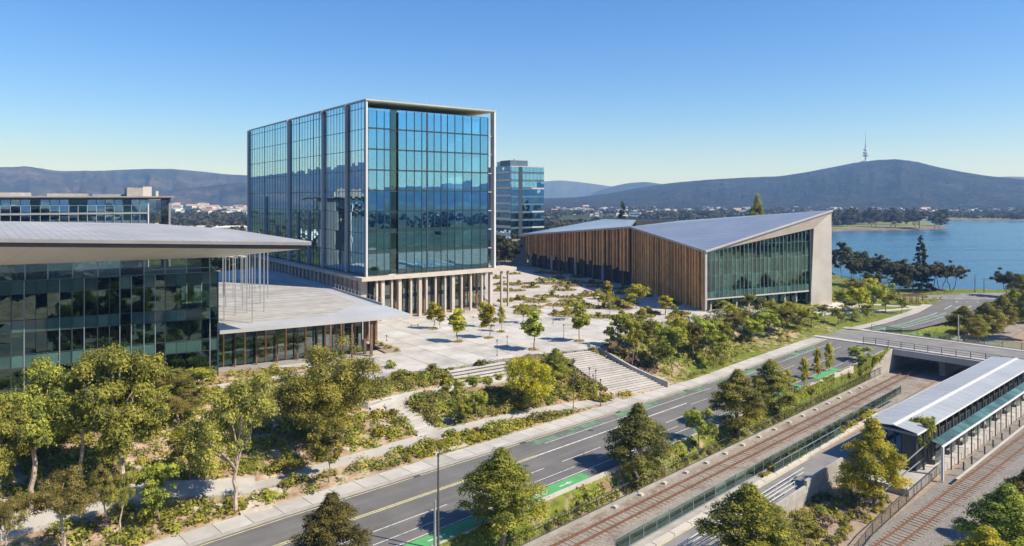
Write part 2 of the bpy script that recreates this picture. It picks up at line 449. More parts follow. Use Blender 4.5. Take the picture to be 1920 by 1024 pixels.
# garden ground: sandy mulch with grass where the mask says so
def garden_mat():
    m, nt, n, l, b = newmat('garden_ground')
    geo = n.new('ShaderNodeNewGeometry')
    def noise(sc, det=6, ro=0.65):
        o = n.new('ShaderNodeTexNoise'); o.inputs['Scale'].default_value = sc; o.inputs['Detail'].default_value = det; o.inputs['Roughness'].default_value = ro
        l.new(geo.outputs['Position'], o.inputs['Vector']); return o.outputs['Fac']
    def ramp(f, stops):
        r = n.new('ShaderNodeValToRGB')
        while len(r.color_ramp.elements) < len(stops): r.color_ramp.elements.new(0.5)
        for e, (p, c) in zip(r.color_ramp.elements, stops): e.position = p; e.color = (*c, 1)
        l.new(f, r.inputs['Fac']); return r.outputs['Color']
    soil = ramp(noise(0.45), [(0.3, (0.19, 0.125, 0.085)), (0.48, (0.33, 0.235, 0.165)), (0.6, (0.47, 0.37, 0.28)), (0.72, (0.56, 0.48, 0.39))])
    grass = ramp(noise(1.1), [(0.3, (0.06, 0.08, 0.016)), (0.52, (0.125, 0.155, 0.024)), (0.72, (0.21, 0.21, 0.045))])
    at = n.new('ShaderNodeAttribute'); at.attribute_name = 'lawn'
    ad = n.new('ShaderNodeMath'); ad.operation = 'ADD'
    l.new(at.outputs['Fac'], ad.inputs[0])
    f2 = n.new('ShaderNodeMapRange'); f2.inputs['From Min'].default_value = 0.3; f2.inputs['From Max'].default_value = 0.7; f2.inputs['To Min'].default_value = -0.55; f2.inputs['To Max'].default_value = 0.55
    l.new(noise(0.9), f2.inputs['Value']); l.new(f2.outputs[0], ad.inputs[1])
    cl = n.new('ShaderNodeMapRange'); cl.inputs['From Min'].default_value = 0.35; cl.inputs['From Max'].default_value = 0.65
    l.new(ad.outputs[0], cl.inputs['Value'])
    mx = n.new('ShaderNodeMixRGB'); l.new(cl.outputs[0], mx.inputs[0]); l.new(soil, mx.inputs[1]); l.new(grass, mx.inputs[2])
    l.new(mx.outputs[0], b.inputs['Base Color'])
    b.inputs['Roughness'].default_value = 0.95; b.inputs['Specular IOR Level'].default_value = 0.15
    bu = n.new('ShaderNodeBump'); bu.inputs['Strength'].default_value = 0.7; bu.inputs['Distance'].default_value = 0.12
    l.new(noise(4.0, 5), bu.inputs['Height']); l.new(bu.outputs[0], b.inputs['Normal'])
    return m
M['garden'] = garden_mat()

xs = np.arange(-165, 240, 1.0); ys = np.arange(14, 352, 1.0)
X, Y = np.meshgrid(xs, ys)
Hm = ground(X, Y)
S, T = st(X, Y)
lawn = np.clip(0.32 + 1.3 * (fbm(X / 9, Y / 9, 4, 11) - 0.5), 0, 1)
right = sm((S - 98) / 10) * sm((T + 84) / 5)
lawn = lawn * (1 - right) + (0.72 + 0.9 * (fbm(X / 7, Y / 7, 3, 3) - 0.5)) * right
park = sm((X - 78) / 8) * sm((Y - 140) / 15)
lawn = np.clip(lawn * (1 - park) + (0.85 + 0.5 * (fbm(X / 7, Y / 7, 3, 3) - 0.5)) * park, 0, 1)
left = sm((60 - S) / 20)
lawn = lawn * (1 - left * 0.35)
grid_mesh('garden_ground', X, Y, Hm, M['garden'], {'lawn': lawn})

# far plain
def plain_mat():
    m, nt, n, l, b = newmat('plain')
    geo = n.new('ShaderNodeNewGeometry')
    def noise(sc):
        o = n.new('ShaderNodeTexNoise'); o.inputs['Scale'].default_value = sc; o.inputs['Detail'].default_value = 7; o.inputs['Roughness'].default_value = 0.7
        l.new(geo.outputs['Position'], o.inputs['Vector']); return o.outputs['Fac']
    r = n.new('ShaderNodeValToRGB')
    st_ = [(0.34, (0.022, 0.03, 0.012)), (0.48, (0.04, 0.052, 0.018)), (0.56, (0.075, 0.09, 0.03)), (0.63, (0.16, 0.15, 0.07)), (0.70, (0.30, 0.26, 0.20))]
    while len(r.color_ramp.elements) < len(st_): r.color_ramp.elements.new(0.5)
    for e, (p, c) in zip(r.color_ramp.elements, st_): e.position = p; e.color = (*c, 1)
    av = n.new('ShaderNodeMath'); av.operation = 'ADD'; l.new(noise(0.011), av.inputs[0]); l.new(noise(0.05), av.inputs[1])
    hv = n.new('ShaderNodeMath'); hv.operation = 'MULTIPLY'; hv.inputs[1].default_value = 0.5; l.new(av.outputs[0], hv.inputs[0]); l.new(hv.outputs[0], r.inputs['Fac'])
    l.new(r.outputs[0], b.inputs['Base Color'])
    b.inputs['Roughness'].default_value = 0.95; b.inputs['Specular IOR Level'].default_value = 0.1
    return m
M['plain'] = plain_mat()
rad = np.concatenate([np.linspace(0, 400, 9), np.geomspace(460, 8000, 40)])
ang = np.linspace(0, 2 * math.pi, 121)
RR, AA = np.meshgrid(rad, ang)
zz = np.full_like(RR, -9.0)
grid_mesh('ground', -RR * np.sin(AA), RR * np.cos(AA), zz, M['plain'])

# lake
def water_mat():
    m, nt, n, l, b = newmat('lake_water')
    b.inputs['Base Color'].default_value = (0.02, 0.10, 0.18, 1)
    b.inputs['Roughness'].default_value = 0.08
    b.inputs['IOR'].default_value = 1.33
    b.inputs['Specular IOR Level'].default_value = 0.5
    geo = n.new('ShaderNodeNewGeometry')
    mp = n.new('ShaderNodeMapping'); mp.inputs['Scale'].default_value = (0.25, 0.9, 1)
    mp.inputs['Rotation'].default_value = (0, 0, 0.35)
    l.new(geo.outputs['Position'], mp.inputs['Vector'])
    no = n.new('ShaderNodeTexNoise'); no.inputs['Scale'].default_value = 1.2; no.inputs['Detail'].default_value = 5
    l.new(mp.outputs[0], no.inputs['Vector'])
    bu = n.new('ShaderNodeBump'); bu.inputs['Strength'].default_value = 0.9; bu.inputs['Distance'].default_value = 0.25
    l.new(no.outputs['Fac'], bu.inputs['Height']); l.new(bu.outputs[0], b.inputs['Normal'])
    mp2 = n.new('ShaderNodeMapping'); mp2.inputs['Scale'].default_value = (0.004, 0.02, 1)
    l.new(geo.outputs['Position'], mp2.inputs['Vector'])
    n2 = n.new('ShaderNodeTexNoise'); n2.inputs['Scale'].default_value = 1.0; n2.inputs['Detail'].default_value = 4
    l.new(mp2.outputs[0], n2.inputs['Vector'])
    r2 = n.new('ShaderNodeMapRange'); r2.inputs['From Min'].default_value = 0.35; r2.inputs['From Max'].default_value = 0.7; r2.inputs['To Min'].default_value = 0.06; r2.inputs['To Max'].default_value = 0.30
    l.new(n2.outputs['Fac'], r2.inputs['Value']); l.new(r2.outputs[0], b.inputs['Roughness'])
    return m
M['water'] = water_mat()
lz = -8.0
lake = [(118, 232), (250, 232), (420, 250), (900, 420), (2600, 900), (2600, 1900), P(2300, 411, lz).xy[:], P(1920, 413.5, lz).xy[:], P(1790, 412, lz).xy[:], P(1738, 411.5, lz).xy[:],
        P(1700, 415, lz).xy[:], (330, 760), (300, 690), (150, 330)]
o = MB().add([(p[0], p[1], lz) for p in lake], [tuple(range(len(lake)))]).build('lake', M['water'])
tag(o, kind='structure')

# peninsula with its earth bank, and the far shore
def landmass(name, pts, zt, inset, mat_top, mat_bank):
    c = Vector((sum(p[0] for p in pts) / len(pts), sum(p[1] for p in pts) / len(pts)))
    m = MB(); n = len(pts)
    lo = [(p[0], p[1], -8.6) for p in pts]
    hi = []
    for p in pts:
        d = (c - Vector(p[:2])); d = d.normalized() * min(inset, d.length * 0.5)
        hi.append((p[0] + d.x, p[1] + d.y, zt))
    m.add(lo + hi, [(i, (i + 1) % n, n + (i + 1) % n, n + i) for i in range(n)])
    tag(m.build(name + '_bank', mat_bank), kind='structure')
    tag(MB().add([(h[0], h[1], h[2] + 0.01) for h in hi], [tuple(range(n))]).build(name, mat_top), kind='structure')
M['bank'] = surf('earth_bank', (0.10, 0.07, 0.05), (0.18, 0.13, 0.09), 0.05, 0.95)
M['far_grass'] = surf('far_grass', (0.08, 0.11, 0.03), (0.19, 0.20, 0.06), 0.03, 0.95, dirt=(0.27, 0.23, 0.16), dscale=0.02)
rp = random.Random(4)
pen = [P(px, py + rp.uniform(-0.5, 0.5), lz).xy[:] for px, py in [(1480, 436), (1530, 434.5), (1560, 434), (1590, 433.2), (1625, 433), (1660, 431.6), (1700, 431.4), (1740, 430), (1770, 429.2), (1787, 428), (1790, 427), (1776, 425), (1760, 422.5), (1750, 420), (1735, 416.5), (1690, 415.5), (1560, 415.5), (1480, 418)]]
landmass('peninsula', pen, -6.2, 12, M['far_grass'], M['bank'])
far = [P(px, py, lz).xy[:] for px, py in [(1690, 412.6), (1738, 412), (1790, 412.6), (1850, 413.6), (1920, 414), (2050, 413), (2400, 411)]] + [(2600, 2600), (900, 1500)]
landmass('far_shore', far, -7.0, 10, M['far_grass'], M['bank'])

# ------------------------------------------------------------------ hills: real ridges with slopes before and behind the crest
def hill_mat(name, a, b_, c, sc):
    m, nt, n, l, b = newmat(name)
    geo = n.new('ShaderNodeNewGeometry')
    no = n.new('ShaderNodeTexNoise'); no.inputs['Scale'].default_value = sc; no.inputs['Detail'].default_value = 9; no.inputs['Roughness'].default_value = 0.72
    l.new(geo.outputs['Position'], no.inputs['Vector'])
    r = n.new('ShaderNodeValToRGB'); r.color_ramp.elements.new(0.5)
    for e, (p, cc) in zip(r.color_ramp.elements, [(0.36, a), (0.53, b_), (0.68, c)]): e.position = p; e.color = (*cc, 1)
    l.new(no.outputs['Fac'], r.inputs['Fac']); l.new(r.outputs[0], b.inputs['Base Color'])
    b.inputs['Roughness'].default_value = 1.0; b.inputs['Specular IOR Level'].default_value = 0.0
    bu = n.new('ShaderNodeBump'); bu.inputs['Strength'].default_value = 1.0; bu.inputs['Distance'].default_value = 25
    n2 = n.new('ShaderNodeTexNoise'); n2.inputs['Scale'].default_value = sc * 5; n2.inputs['Detail'].default_value = 5
    l.new(geo.outputs['Position'], n2.inputs['Vector']); l.new(n2.outputs['Fac'], bu.inputs['Height']); l.new(bu.outputs[0], b.inputs['Normal'])
    return m
M['hill_wood'] = hill_mat('hill_woodland', (0.008, 0.011, 0.008), (0.024, 0.027, 0.018), (0.052, 0.050, 0.034), 0.009)
M['hill_far'] = hill_mat('hill_range', (0.016, 0.019, 0.015), (0.044, 0.044, 0.034), (0.14, 0.105, 0.085), 0.003)

def ridge(name, prof, dist, front, back, mat, seed, rough=1.0, rows=46, ext=None):
    """prof: list of (angle in degrees clockwise from +Y, crest height above the plain)"""
    a0, a1 = prof[0][0], prof[-1][0]
    n = int((a1 - a0) * 9) + 2
    A = np.linspace(a0, a1, n)
    hc = np.interp(A, [p[0] for p in prof], [p[1] for p in prof])
    k = np.ones(7) / 7
    hc = np.convolve(np.pad(hc, 3, mode='edge'), k, 'valid')
    w = np.concatenate([np.linspace(-1, 0, rows - 12, endpoint=False), np.linspace(0, 1, 12)])
    AA, W = np.meshgrid(A, w)
    HH = np.tile(hc, (len(w), 1))
    D = np.where(W < 0, dist + W * front, dist + W * back)
    # valleys and spurs run down the slope, so ridges lean in and out
    v = fbm(AA * 0.55 + seed, W * 1.3 + 5, 4, seed) - 0.5
    v2 = fbm(AA * 2.2 + seed, W * 3.5, 4, seed + 3) - 0.5
    f = np.where(W < 0, sm(1 + W) ** 1.15, sm(1 - W))
    sl = f * (1 - f) * 4
    h = HH * (f + sl * (0.45 * v + 0.22 * v2) * rough) + HH * 0.012 * (fbm(AA * 12, W * 9, 3, seed + 9) - 0.5)
    Xh = D * np.sin(np.radians(AA)); Yh = D * np.cos(np.radians(AA))
    return grid_mesh(name, Xh, Yh, -9.4 + h, mat)
def prof_px(pts, dist):
    out = []
    for px, py in pts:
        a = math.degrees(math.atan((px - CX) / F)); d = dist * math.cos(math.radians(a))
        out.append((a, CZ + 9.4 - (py - HY) * d / F))
    return out
BM = 3500.0
ridge('mountain', prof_px([(950, 374), (1080, 370), (1140, 363), (1200, 352), (1260, 343), (1330, 337), (1400, 333), (1460, 331), (1520, 322), (1560, 314), (1600, 306), (1640, 301), (1680, 299), (1720, 304), (1760, 314), (1800, 322), (1850, 330), (1920, 337), (2050, 348), (2300, 366)], BM), BM, 1250, 1000, M['hill_wood'], 21, 0.55)
ridge('hills_right', prof_px([(1700, 352), (1780, 340), (1840, 333), (1900, 331), (1980, 335), (2150, 340)], 5400) + [(55, 200), (75, 190), (95, 150), (112, 120), (130, 150), (150, 120)], 5400, 1300, 1000, M['hill_far'], 33, 0.8)
ridge('hills_far', prof_px([(930, 346), (1000, 342), (1050, 338), (1085, 341), (1120, 346), (1150, 350), (1190, 356), (1260, 362)], 7400), 7400, 1200, 600, M['hill_far'], 51, 0.7)
ridge('hills_middle', prof_px([(1110, 362), (1150, 349), (1180, 343), (1210, 341), (1240, 345), (1300, 356), (1360, 366)], 5700), 5700, 1000, 900, M['hill_wood'], 57, 0.7)
ridge('hills_left', [(-150, 160), (-120, 230), (-100, 200), (-80, 250), (-62, 300)] + prof_px([(-600, 322), (-300, 312), (-100, 318), (0, 314), (50, 313), (110, 321), (180, 321), (250, 318), (320, 317), (380, 322), (430, 328), (500, 330), (600, 338), (760, 346), (950, 362), (1010, 368)], 4900), 4900, 1900, 1000, M['hill_far'], 75, 1.15, rows=60)
ridge('hills_left_near', prof_px([(150, 372), (250, 362), (330, 356), (400, 348), (450, 342), (520, 345), (640, 356), (760, 366)], 3700), 3700, 1000, 800, M['hill_far'], 91, 1.0)
ridge('hills_behind', [(120, 60), (135, 110), (155, 150), (170, 190), (185, 240), (200, 210), (215, 180), (230, 200), (250, 130)], 4200, 1500, 1300, M['hill_wood'], 71, 0.8)

# ------------------------------------------------------------------ main road, kerb, footpath
def ribbon(name, ss, ta, tb, za, zb, mat, parent=None, skirt=0.0, kind=None):
    """a strip between two lateral offsets, with depth below it"""
    m = MB(); n = len(ss)
    top = [V3(s, a, z) for s, a, z in zip(ss, ta, za)]; tp2 = [V3(s, b, z) for s, b, z in zip(ss, tb, zb)]
    if not skirt:
        m.add(top + tp2, [(i, n + i, n + i + 1, i + 1) for i in range(n - 1)])
    else:
        lo = [v - Vector((0, 0, skirt)) for v in top]; lo2 = [v - Vector((0, 0, skirt)) for v in tp2]
        fs = []
        for i in range(n - 1):
            fs += [(i, n + i, n + i + 1, i + 1), (2 * n + i, i, i + 1, 2 * n + i + 1), (n + i, 3 * n + i, 3 * n + i + 1, n + i + 1), (2 * n + i, 2 * n + i + 1, 3 * n + i + 1, 3 * n + i)]
        fs += [(0, 2 * n, 3 * n, n), (n - 1, 2 * n - 1, 4 * n - 1, 3 * n - 1)]
        m.add(top + tp2 + lo + lo2, fs)
    o = m.build(name, mat, parent)
    if kind: tag(o, kind=kind)
    return o
SS = list(np.arange(-30, 146.5, 4.0)) + [146.0]
SS = sorted(set(SS))
road = ribbon('road', SS, tL(SS), tR(SS), zr(SS), zr(SS), M['asphalt'], kind='structure')
kerb = ribbon('kerb', SS, tL(SS) - 0.32, tL(SS), zr(SS) + 0.13, zr(SS) + 0.13, M['concrete'], skirt=0.3, kind='structure')
# footpath bays with open joints
base = ribbon('footpath', SS, tL(SS) - FW, tL(SS) - 0.32, zr(SS) + 0.09, zr(SS) + 0.09, M['joint'], skirt=0.3, kind='structure')
s = 7.0
while s < 143:
    a, b_ = s + 0.03, s + 2.97
    ribbon('paving_bay', [a, b_], [tL(a) - FW + 0.03, tL(b_) - FW + 0.03], [tL(a) - 0.36, tL(b_) - 0.36], [zr(a) + 0.125, zr(b_) + 0.125], [zr(a) + 0.125, zr(b_) + 0.125], M['footpath'], base)
    s += 3.0
kerb2 = ribbon('kerb', SS, tR(SS), tR(SS) + 0.25, zr(SS) + 0.13, zr(SS) + 0.13, M['concrete'], skirt=0.5, kind='structure')

def mark(name, s0, s1, f0, f1, mat, lift=0.005, n=None):
    """painted on the road between two fractions of its width"""
    k = max(2, int((s1 - s0) / 4) + 1) if n is None else n
    q = np.linspace(s0, s1, k)
    W = tR(q) - tL(q)
    return ribbon(name, q, tL(q) + W * f0, tL(q) + W * f1, zr(q) + lift, zr(q) + lift, mat, road)
def fpx(px, py):
    p = RZ(px, py); s_, t_ = st(p.x, p.y)
    return s_, (t_ - tL(s_)) / (tR(s_) - tL(s_))
w = 0.012
mark('edge_line', -10, 144, 0.022, 0.030, M['line_yellow'])
# green bicycle lane on the far side: worn, in patches
mark('green_lane', 62, 76, 0.045, 0.150, M['green_worn'], 0.004)
mark('green_lane', 79, 90, 0.050, 0.150, M['green_worn'], 0.004)
mark('green_lane', 95, 109, 0.050, 0.155, M['green_worn'], 0.004)
mark('green_lane', 112, 124, 0.050, 0.165, M['green_worn'], 0.004)
mark('green_lane', 126, 140, 0.050, 0.165, M['green_worn'], 0.004)
mark('lane_line', 64, 144, 0.168, 0.177, M['line_white'])
# double centre line in the foreground
mark('centre_line', -10, 60, 0.330, 0.340, M['line_yellow'])
mark('centre_line', -10, 60, 0.350, 0.360, M['line_yellow'])
mark('centre_line', 60, 92, 0.335, 0.352, M['line_white'])
s = 92.0
while s < 140:
    mark('lane_dash', s, s + 4.5, 0.40, 0.408, M['line_white']); s += 9
for a, b_ in ((16, 44), (47, 58), (61, 68), (70, 79), (82, 90), (98, 104), (112, 118), (126, 131)):
    mark('lane_dash', a, b_, 0.585, 0.594, M['line_white'])
for a, b_ in ((34, 42), (44, 50), (53, 61), (65, 72), (76, 82), (88, 93), (102, 108), (116, 121)):
    mark('lane_dash', a, b_, 0.735, 0.743, M['line_white'])
mark('lane_line', 20, 143, 0.842, 0.851, M['line_white'])
mark('green_lane', 22, 50, 0.865, 0.985, M['green_lane'], 0.004)
mark('green_lane', 50.02, 60, 0.865, 0.985, M['green_lane'], 0.004)
mark('green_lane', 76, 92, 0.875, 0.985, M['green_worn'], 0.004)
mark('green_lane', 103, 113, 0.870, 0.985, M['green_lane'], 0.004)
mark('green_lane', 118, 126, 0.865, 0.985, M['green_lane'], 0.004)
# arrows and bicycle marks on the green lane
def arrow(s0, f):
    mark('arrow_mark', s0, s0 + 1.3, f - 0.006, f + 0.006, M['line_white'], 0.009, 2)
    q = tL(s0) + (tR(s0) - tL(s0)) * f
    MB().add([V3(s0 + 1.3, q - 0.32, zr(s0) + 0.009), V3(s0 + 1.3, q + 0.32, zr(s0) + 0.009), V3(s0 + 2.1, q, zr(s0) + 0.009)], [(0, 1, 2)]).build('arrow_mark', M['line_white'], road)
def bike(s0, f):
    q = tL(s0) + (tR(s0) - tL(s0)) * f; z = zr(s0) + 0.009
    m = MB()
    for c in (0.0, 1.05):
        k = 12
        o_ = [V3(s0 + c + 0.36 * math.sin(i * 2 * math.pi / k), q + 0.36 * math.cos(i * 2 * math.pi / k), z) for i in range(k)]
        i_ = [V3(s0 + c + 0.26 * math.sin(i * 2 * math.pi / k), q + 0.26 * math.cos(i * 2 * math.pi / k), z) for i in range(k)]
        m.add(o_ + i_, [(i, (i + 1) % k, k + (i + 1) % k, k + i) for i in range(k)])
    def ln(a, b):
        d = (Vector(b) - Vector(a)); d.normalize(); e = Vector((-d.y, d.x)) * 0.05
        m.add([V3(s0 + a[0] + e.x, q + a[1] + e.y, z + 0.001), V3(s0 + b[0] + e.x, q + b[1] + e.y, z + 0.001), V3(s0 + b[0] - e.x, q + b[1] - e.y, z + 0.001), V3(s0 + a[0] - e.x, q + a[1] - e.y, z + 0.001)], [(0, 3, 2, 1)])
    for a, b in (((0, 0), (0.35, -0.45)), ((0.35, -0.45), (0.5, 0)), ((0.5, 0), (0, 0)), ((0.35, -0.45), (0.85, -0.5)), ((0.5, 0), (0.85, -0.5)), ((0.8, -0.62), (1.05, 0))): ln(a, b)
    m.build('bicycle_mark', M['line_white'], road)
for s0 in (38, 55.5): arrow(s0, 0.93)
bike(52, 0.93); bike(106, 0.925); arrow(109, 0.925); bike(84, 0.10); arrow(121, 0.10)
for s0, f in ((113, 0.53), (134, 0.53), (124, 0.68)): arrow(s0, f)

# verge between the road and the track, with pieces of retaining wall
VS = list(np.arange(-30, 146.5, 3.0)) + [146.0]
def tK(s): return np.full(np.shape(s), -47.75) if np.shape(s) else -47.75
vm = []
VA = np.array(VS)
fr_ = np.linspace(0, 1, 7)
Tv = np.array([[tR(a) + 0.25 + (max(-47.8, tR(a) + 0.30) - tR(a) - 0.25) * f for f in fr_] for a in VA])
Sv = np.tile(VA[:, None], (1, 7))
Zv = np.array([[(zr(a) + 0.08) * (1 - sm(f * 1.05)) + (-7.12) * sm(f * 1.05) for f in fr_] for a in VA]) + (fbm(Sv / 3, Tv, 2, 8) - .5) * .3
Xv, Yv = UX * Sv + NX * Tv, UY * Sv + NY * Tv
grid_mesh('verge', Xv, Yv, Zv, M['garden'], {'lawn': 0.78 + 0.7 * (fbm(Xv / 6, Yv / 6, 3, 31) - .5) + 0.25 * sm((Sv - 95) / 10)})
def vz(s, t): 
    f = min(1, max(0, (t - tR(s) - 0.25) / max(0.05, -47.8 - tR(s) - 0.25)))
    return float((zr(s) + 0.08) * (1 - sm(f * 1.05)) + (-7.12) * sm(f * 1.05))
# track beds
def flat(name, pts, z, mat, kind='structure', parent=None):
    o = MB().add([(p[0], p[1], z) for p in pts], [tuple(range(len(pts)))]).build(name, mat, parent)
    return tag(o, kind=kind)
flat('ballast', [xy(-30, -47.3), xy(-30, -39.4), xy(340, -39.4), xy(340, -47.3)][::1], TRK - 0.13, M['ballast'])
flat('ballast', [xy(-30, -28.6), xy(-30, -10), xy(340, 26), xy(340, -12), xy(150, -23.6)], TRK - 0.14, M['ballast_dark'])
flat('yard_ground', [xy(-30, -39.4), xy(-30, -26), xy(146, -19), xy(340, -8), xy(340, -39.4)], TRK - 0.2, M['soil'])
flat('lower_ground', [xy(-60, -11), xy(-60, 140), xy(340, 160), xy(340, 10)], TRK - 0.17, M['garden'])
kb = ribbon('track_kerb', [-30, 60, 100, 145.5], [-47.75] * 4, [-47.4] * 4, [-7.0] * 4, [-7.0] * 4, M['concrete'], skirt=1.4, kind='structure')
kb2 = ribbon('track_kerb', [163.6, 200, 300], [-48.0] * 3, [-47.3] * 3, [-6.6] * 3, [-6.6] * 3, M['concrete'], skirt=1.4, kind='structure')
tag(ribbon('track_wall', [110, 129, 145.5], [float(tR(110)) + .28, float(tR(129)) + .28, float(tR(145.5)) + .28], [-47.8, -47.8, -47.55], [-5.9, -4.4, -3.3], [-6.2, -4.6, -3.3], M['concrete'], skirt=2.0), kind='structure') if False else None

# far road beyond the bridge and the lakeshore road
fl = [RZ(*p) for p in [(1609, 620), (1662, 608), (1723, 588), (1750, 573), (1757, 565), (1740, 561)]]
frr = [RZ(*p) for p in [(1712, 620), (1768, 606), (1818, 592), (1858, 578), (1880, 568), (1895, 563)]]
def pairs(name, A, B, mat, lift=0.0, parent=None, kind='structure'):
    n = len(A)
    up = Vector((0, 0, lift))
    o = MB().add([a + up for a in A] + [b + up for b in B], [(i, n + i, n + i + 1, i + 1) for i in range(n - 1)]).build(name, mat, parent)
    if kind: tag(o, kind=kind)
    return o
far_road = pairs('far_road', fl, frr, M['asphalt'], 0.10)
ln = [RZ(*p) for p in [(1600, 560), (1650, 561), (1700, 561.5), (1745, 562.5), (1895, 562.5), (1960, 566)]]
lf = [RZ(*p) for p in [(1600, 555), (1650, 554), (1700, 553), (1760, 551), (1850, 549.5), (1960, 549)]]
shore_road = pairs('lakeshore_road', lf, ln, M['asphalt_pale'], 0.12)
def lerp3(A, B, f): return [a.lerp(b, f) for a, b in zip(A, B)]
for f, wd, mt, nm in ((0.30, 0.02, 'line_white', 'lane_line'), (0.62, 0.02, 'line_white', 'lane_line'), (0.46, 0.012, 'line_white', 'lane_line')):
    pairs(nm, lerp3(fl, frr, f)[:5], lerp3(fl, frr, f + wd)[:5], M[mt], 0.108, far_road, None)
pairs('green_lane', lerp3(fl, frr, 0.33)[:5], lerp3(fl, frr, 0.60)[:5], M['green_worn'], 0.104, far_road, None)
pairs('far_footpath', [v + Vector((-2.2, 1.4, 0)) for v in fl[:4]], fl[:4], M['footpath'], 0.2)
for i in range(4):
    a, b_ = 0.15 + i * 0.2, 0.25 + i * 0.2
    q = [ln[3].lerp(ln[4], a), ln[3].lerp(ln[4], b_)]
    pairs('lane_dash', [v + Vector((0, 2.0, 0)) for v in q], [v + Vector((0, 1.6, 0)) for v in q], M['line_yellow'], 0.128, shore_road, None)
# ------------------------------------------------------------------ buildings
rb = random.Random(7)
def tl(a=0.0022): return (rb.gauss(0, a), rb.gauss(0, a))

# ---- glass tower
TO = Vector((-30.8, 148.0, 0.0))
dR = Vector((math.sin(R(53.3)), math.cos(R(53.3)), 0)); dL = Vector((-dR.y, dR.x, 0))
LR, LL = 33.2, 84.0
ZB, ZT = 9.5, 47.0
tower = empty('glass_tower', TO, 'tall blue glass office tower on a podium of slender columns', 'office tower')
fR = Frame(TO, dR, 1); fL = Frame(TO, dL, -1)
NF = 8; FH = (ZT - 2.0 - ZB) / NF
pxs = [690, 706.5, 720.5, 731.5, 746.5, 762, 777, 791, 801, 814, 827, 839, 853, 868, 884.5, 900.5, 915]
uR = [fR.at_px(p) for p in pxs]
# interior: core and floor plates
m = MB()
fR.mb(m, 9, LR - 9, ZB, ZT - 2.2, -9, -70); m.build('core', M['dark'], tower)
for k in range(NF + 1):
    m = MB(); z = ZB + k * FH
    m.prism([fR.p(0.5, 0, -0.45).xy[:], fL.p(LL - 0.6, 0, -0.45).xy[:], (fL.p(LL - 0.6, 0, -0.45) + dR * (LR - 1.6)).xy[:], fR.p(LR - 1.5, 0, -0.45).xy[:]][::-1], z - 0.25, z + 0.12)
    m.build('floor_slab', M['slab'], tower)
for k in range(NF):
    z = ZB + k * FH
    for i in range(5):
        u = rb.uniform(2, LR - 3)
        fR.ub('partition', M['interior'], tower, u, u + 0.15, z + 0.12, z + FH - 0.3, -8.5, -rb.uniform(1.6, 4))
    for i in range(3):
        u = rb.uniform(2, LR - 5); w_ = rb.uniform(1.2, 3)
        fR.ub('partition', M['interior'], tower, u, u + w_, z + 0.12, z + FH - 0.3, -rb.uniform(5, 8), -8.6 + 0.0)
    fR.ub('blind', M['blind'], tower, 0.75, 1.45, z + 0.3, z + FH - 0.5, -0.8, -0.74)
    fR.ub('blind', M['blind'], tower, uR[-2] + .2, uR[-2] + .9, z + 0.3, z + FH - 0.5, -0.8, -0.74)
    for i in range(rb.randint(2, 4)):
        u = 1.0 + rb.randint(0, 12) * 2.2
        fR.ub('blind', M['blind'], tower, u, u + 1.0, z + FH - rb.uniform(1.0, 3.0), z + FH - 0.35, -0.75, -0.7)
# right face: panes between u 0.6 and 31.2 with one dark slot
slot = 3
uEnd = uR[-1]
for k in range(NF):
    z0 = ZB + 0.25 + k * FH; z1 = z0 + FH
    sp = 0.85 if k < 3 else 0.30
    for i in range(len(uR) - 1):
        if i == slot:
            continue
        fR.ub('pane', M['g_tower'], tower, uR[i] + 0.03, uR[i + 1] - 0.03, z0 + sp, z1 - 0.04, -0.06, 0.0, tl())
    for a, b_ in ((uR[0], uR[slot]), (uR[slot + 1], uEnd)):
        fR.ub('spandrel', M['g_spandrel'], tower, a, b_, z0, z0 + sp, -0.20, 0.015, tl(0.0005))
    # slot: dark recess with balconies
    fR.ub('slot_pane', M['g_dark'], tower, uR[slot] + 0.06, uR[slot + 1] - 0.06, z0 + sp, z1 - 0.04, -0.42, -0.36, tl())
    fR.ub('slot_spandrel', M['g_spandrel'], tower, uR[slot] + 0.06, uR[slot + 1] - 0.06, z0, z0 + sp - 0.02, -0.44, -0.3)
    fR.ub('glass_return', M['g_tower'], tower, uR[slot] - 0.05, uR[slot] + 0.0, z0, z1, -2.4, -0.08)
    # open corner at the right end
    fR.ub('balcony', M['metal_light'], tower, uEnd + 0.1, LR - 0.75, z0 - 0.1, z0 + 0.12, -2.4, -0.1)
fR.ub('slot_wall', M['mullion'], tower, uR[slot] + 0.02, uR[slot + 1] - 0.02, ZB, ZT - 2.4, -2.7, -2.45)
fR.ub('side_wall', M['g_spandrel'], tower, uEnd + 0.02, uEnd + 0.12, ZB, ZT - 2.1, -3.4, -0.02)
for i in range(len(uR)):
    wd = 0.075 if i not in (8,) else 0.30
    fR.ub('mullion', M['mullion'], tower, uR[i] - wd / 2, uR[i] + wd / 2, ZB + 0.1, ZT - (1.9 if i > 4 else 2.3), -0.10, 0.14)
for k in range(1, NF + 1):
    fR.ub('transom', M['mullion'], tower, uR[0], uEnd, ZB + 0.25 + k * FH - 0.05, ZB + 0.25 + k * FH + 0.03, -0.07, 0.07)
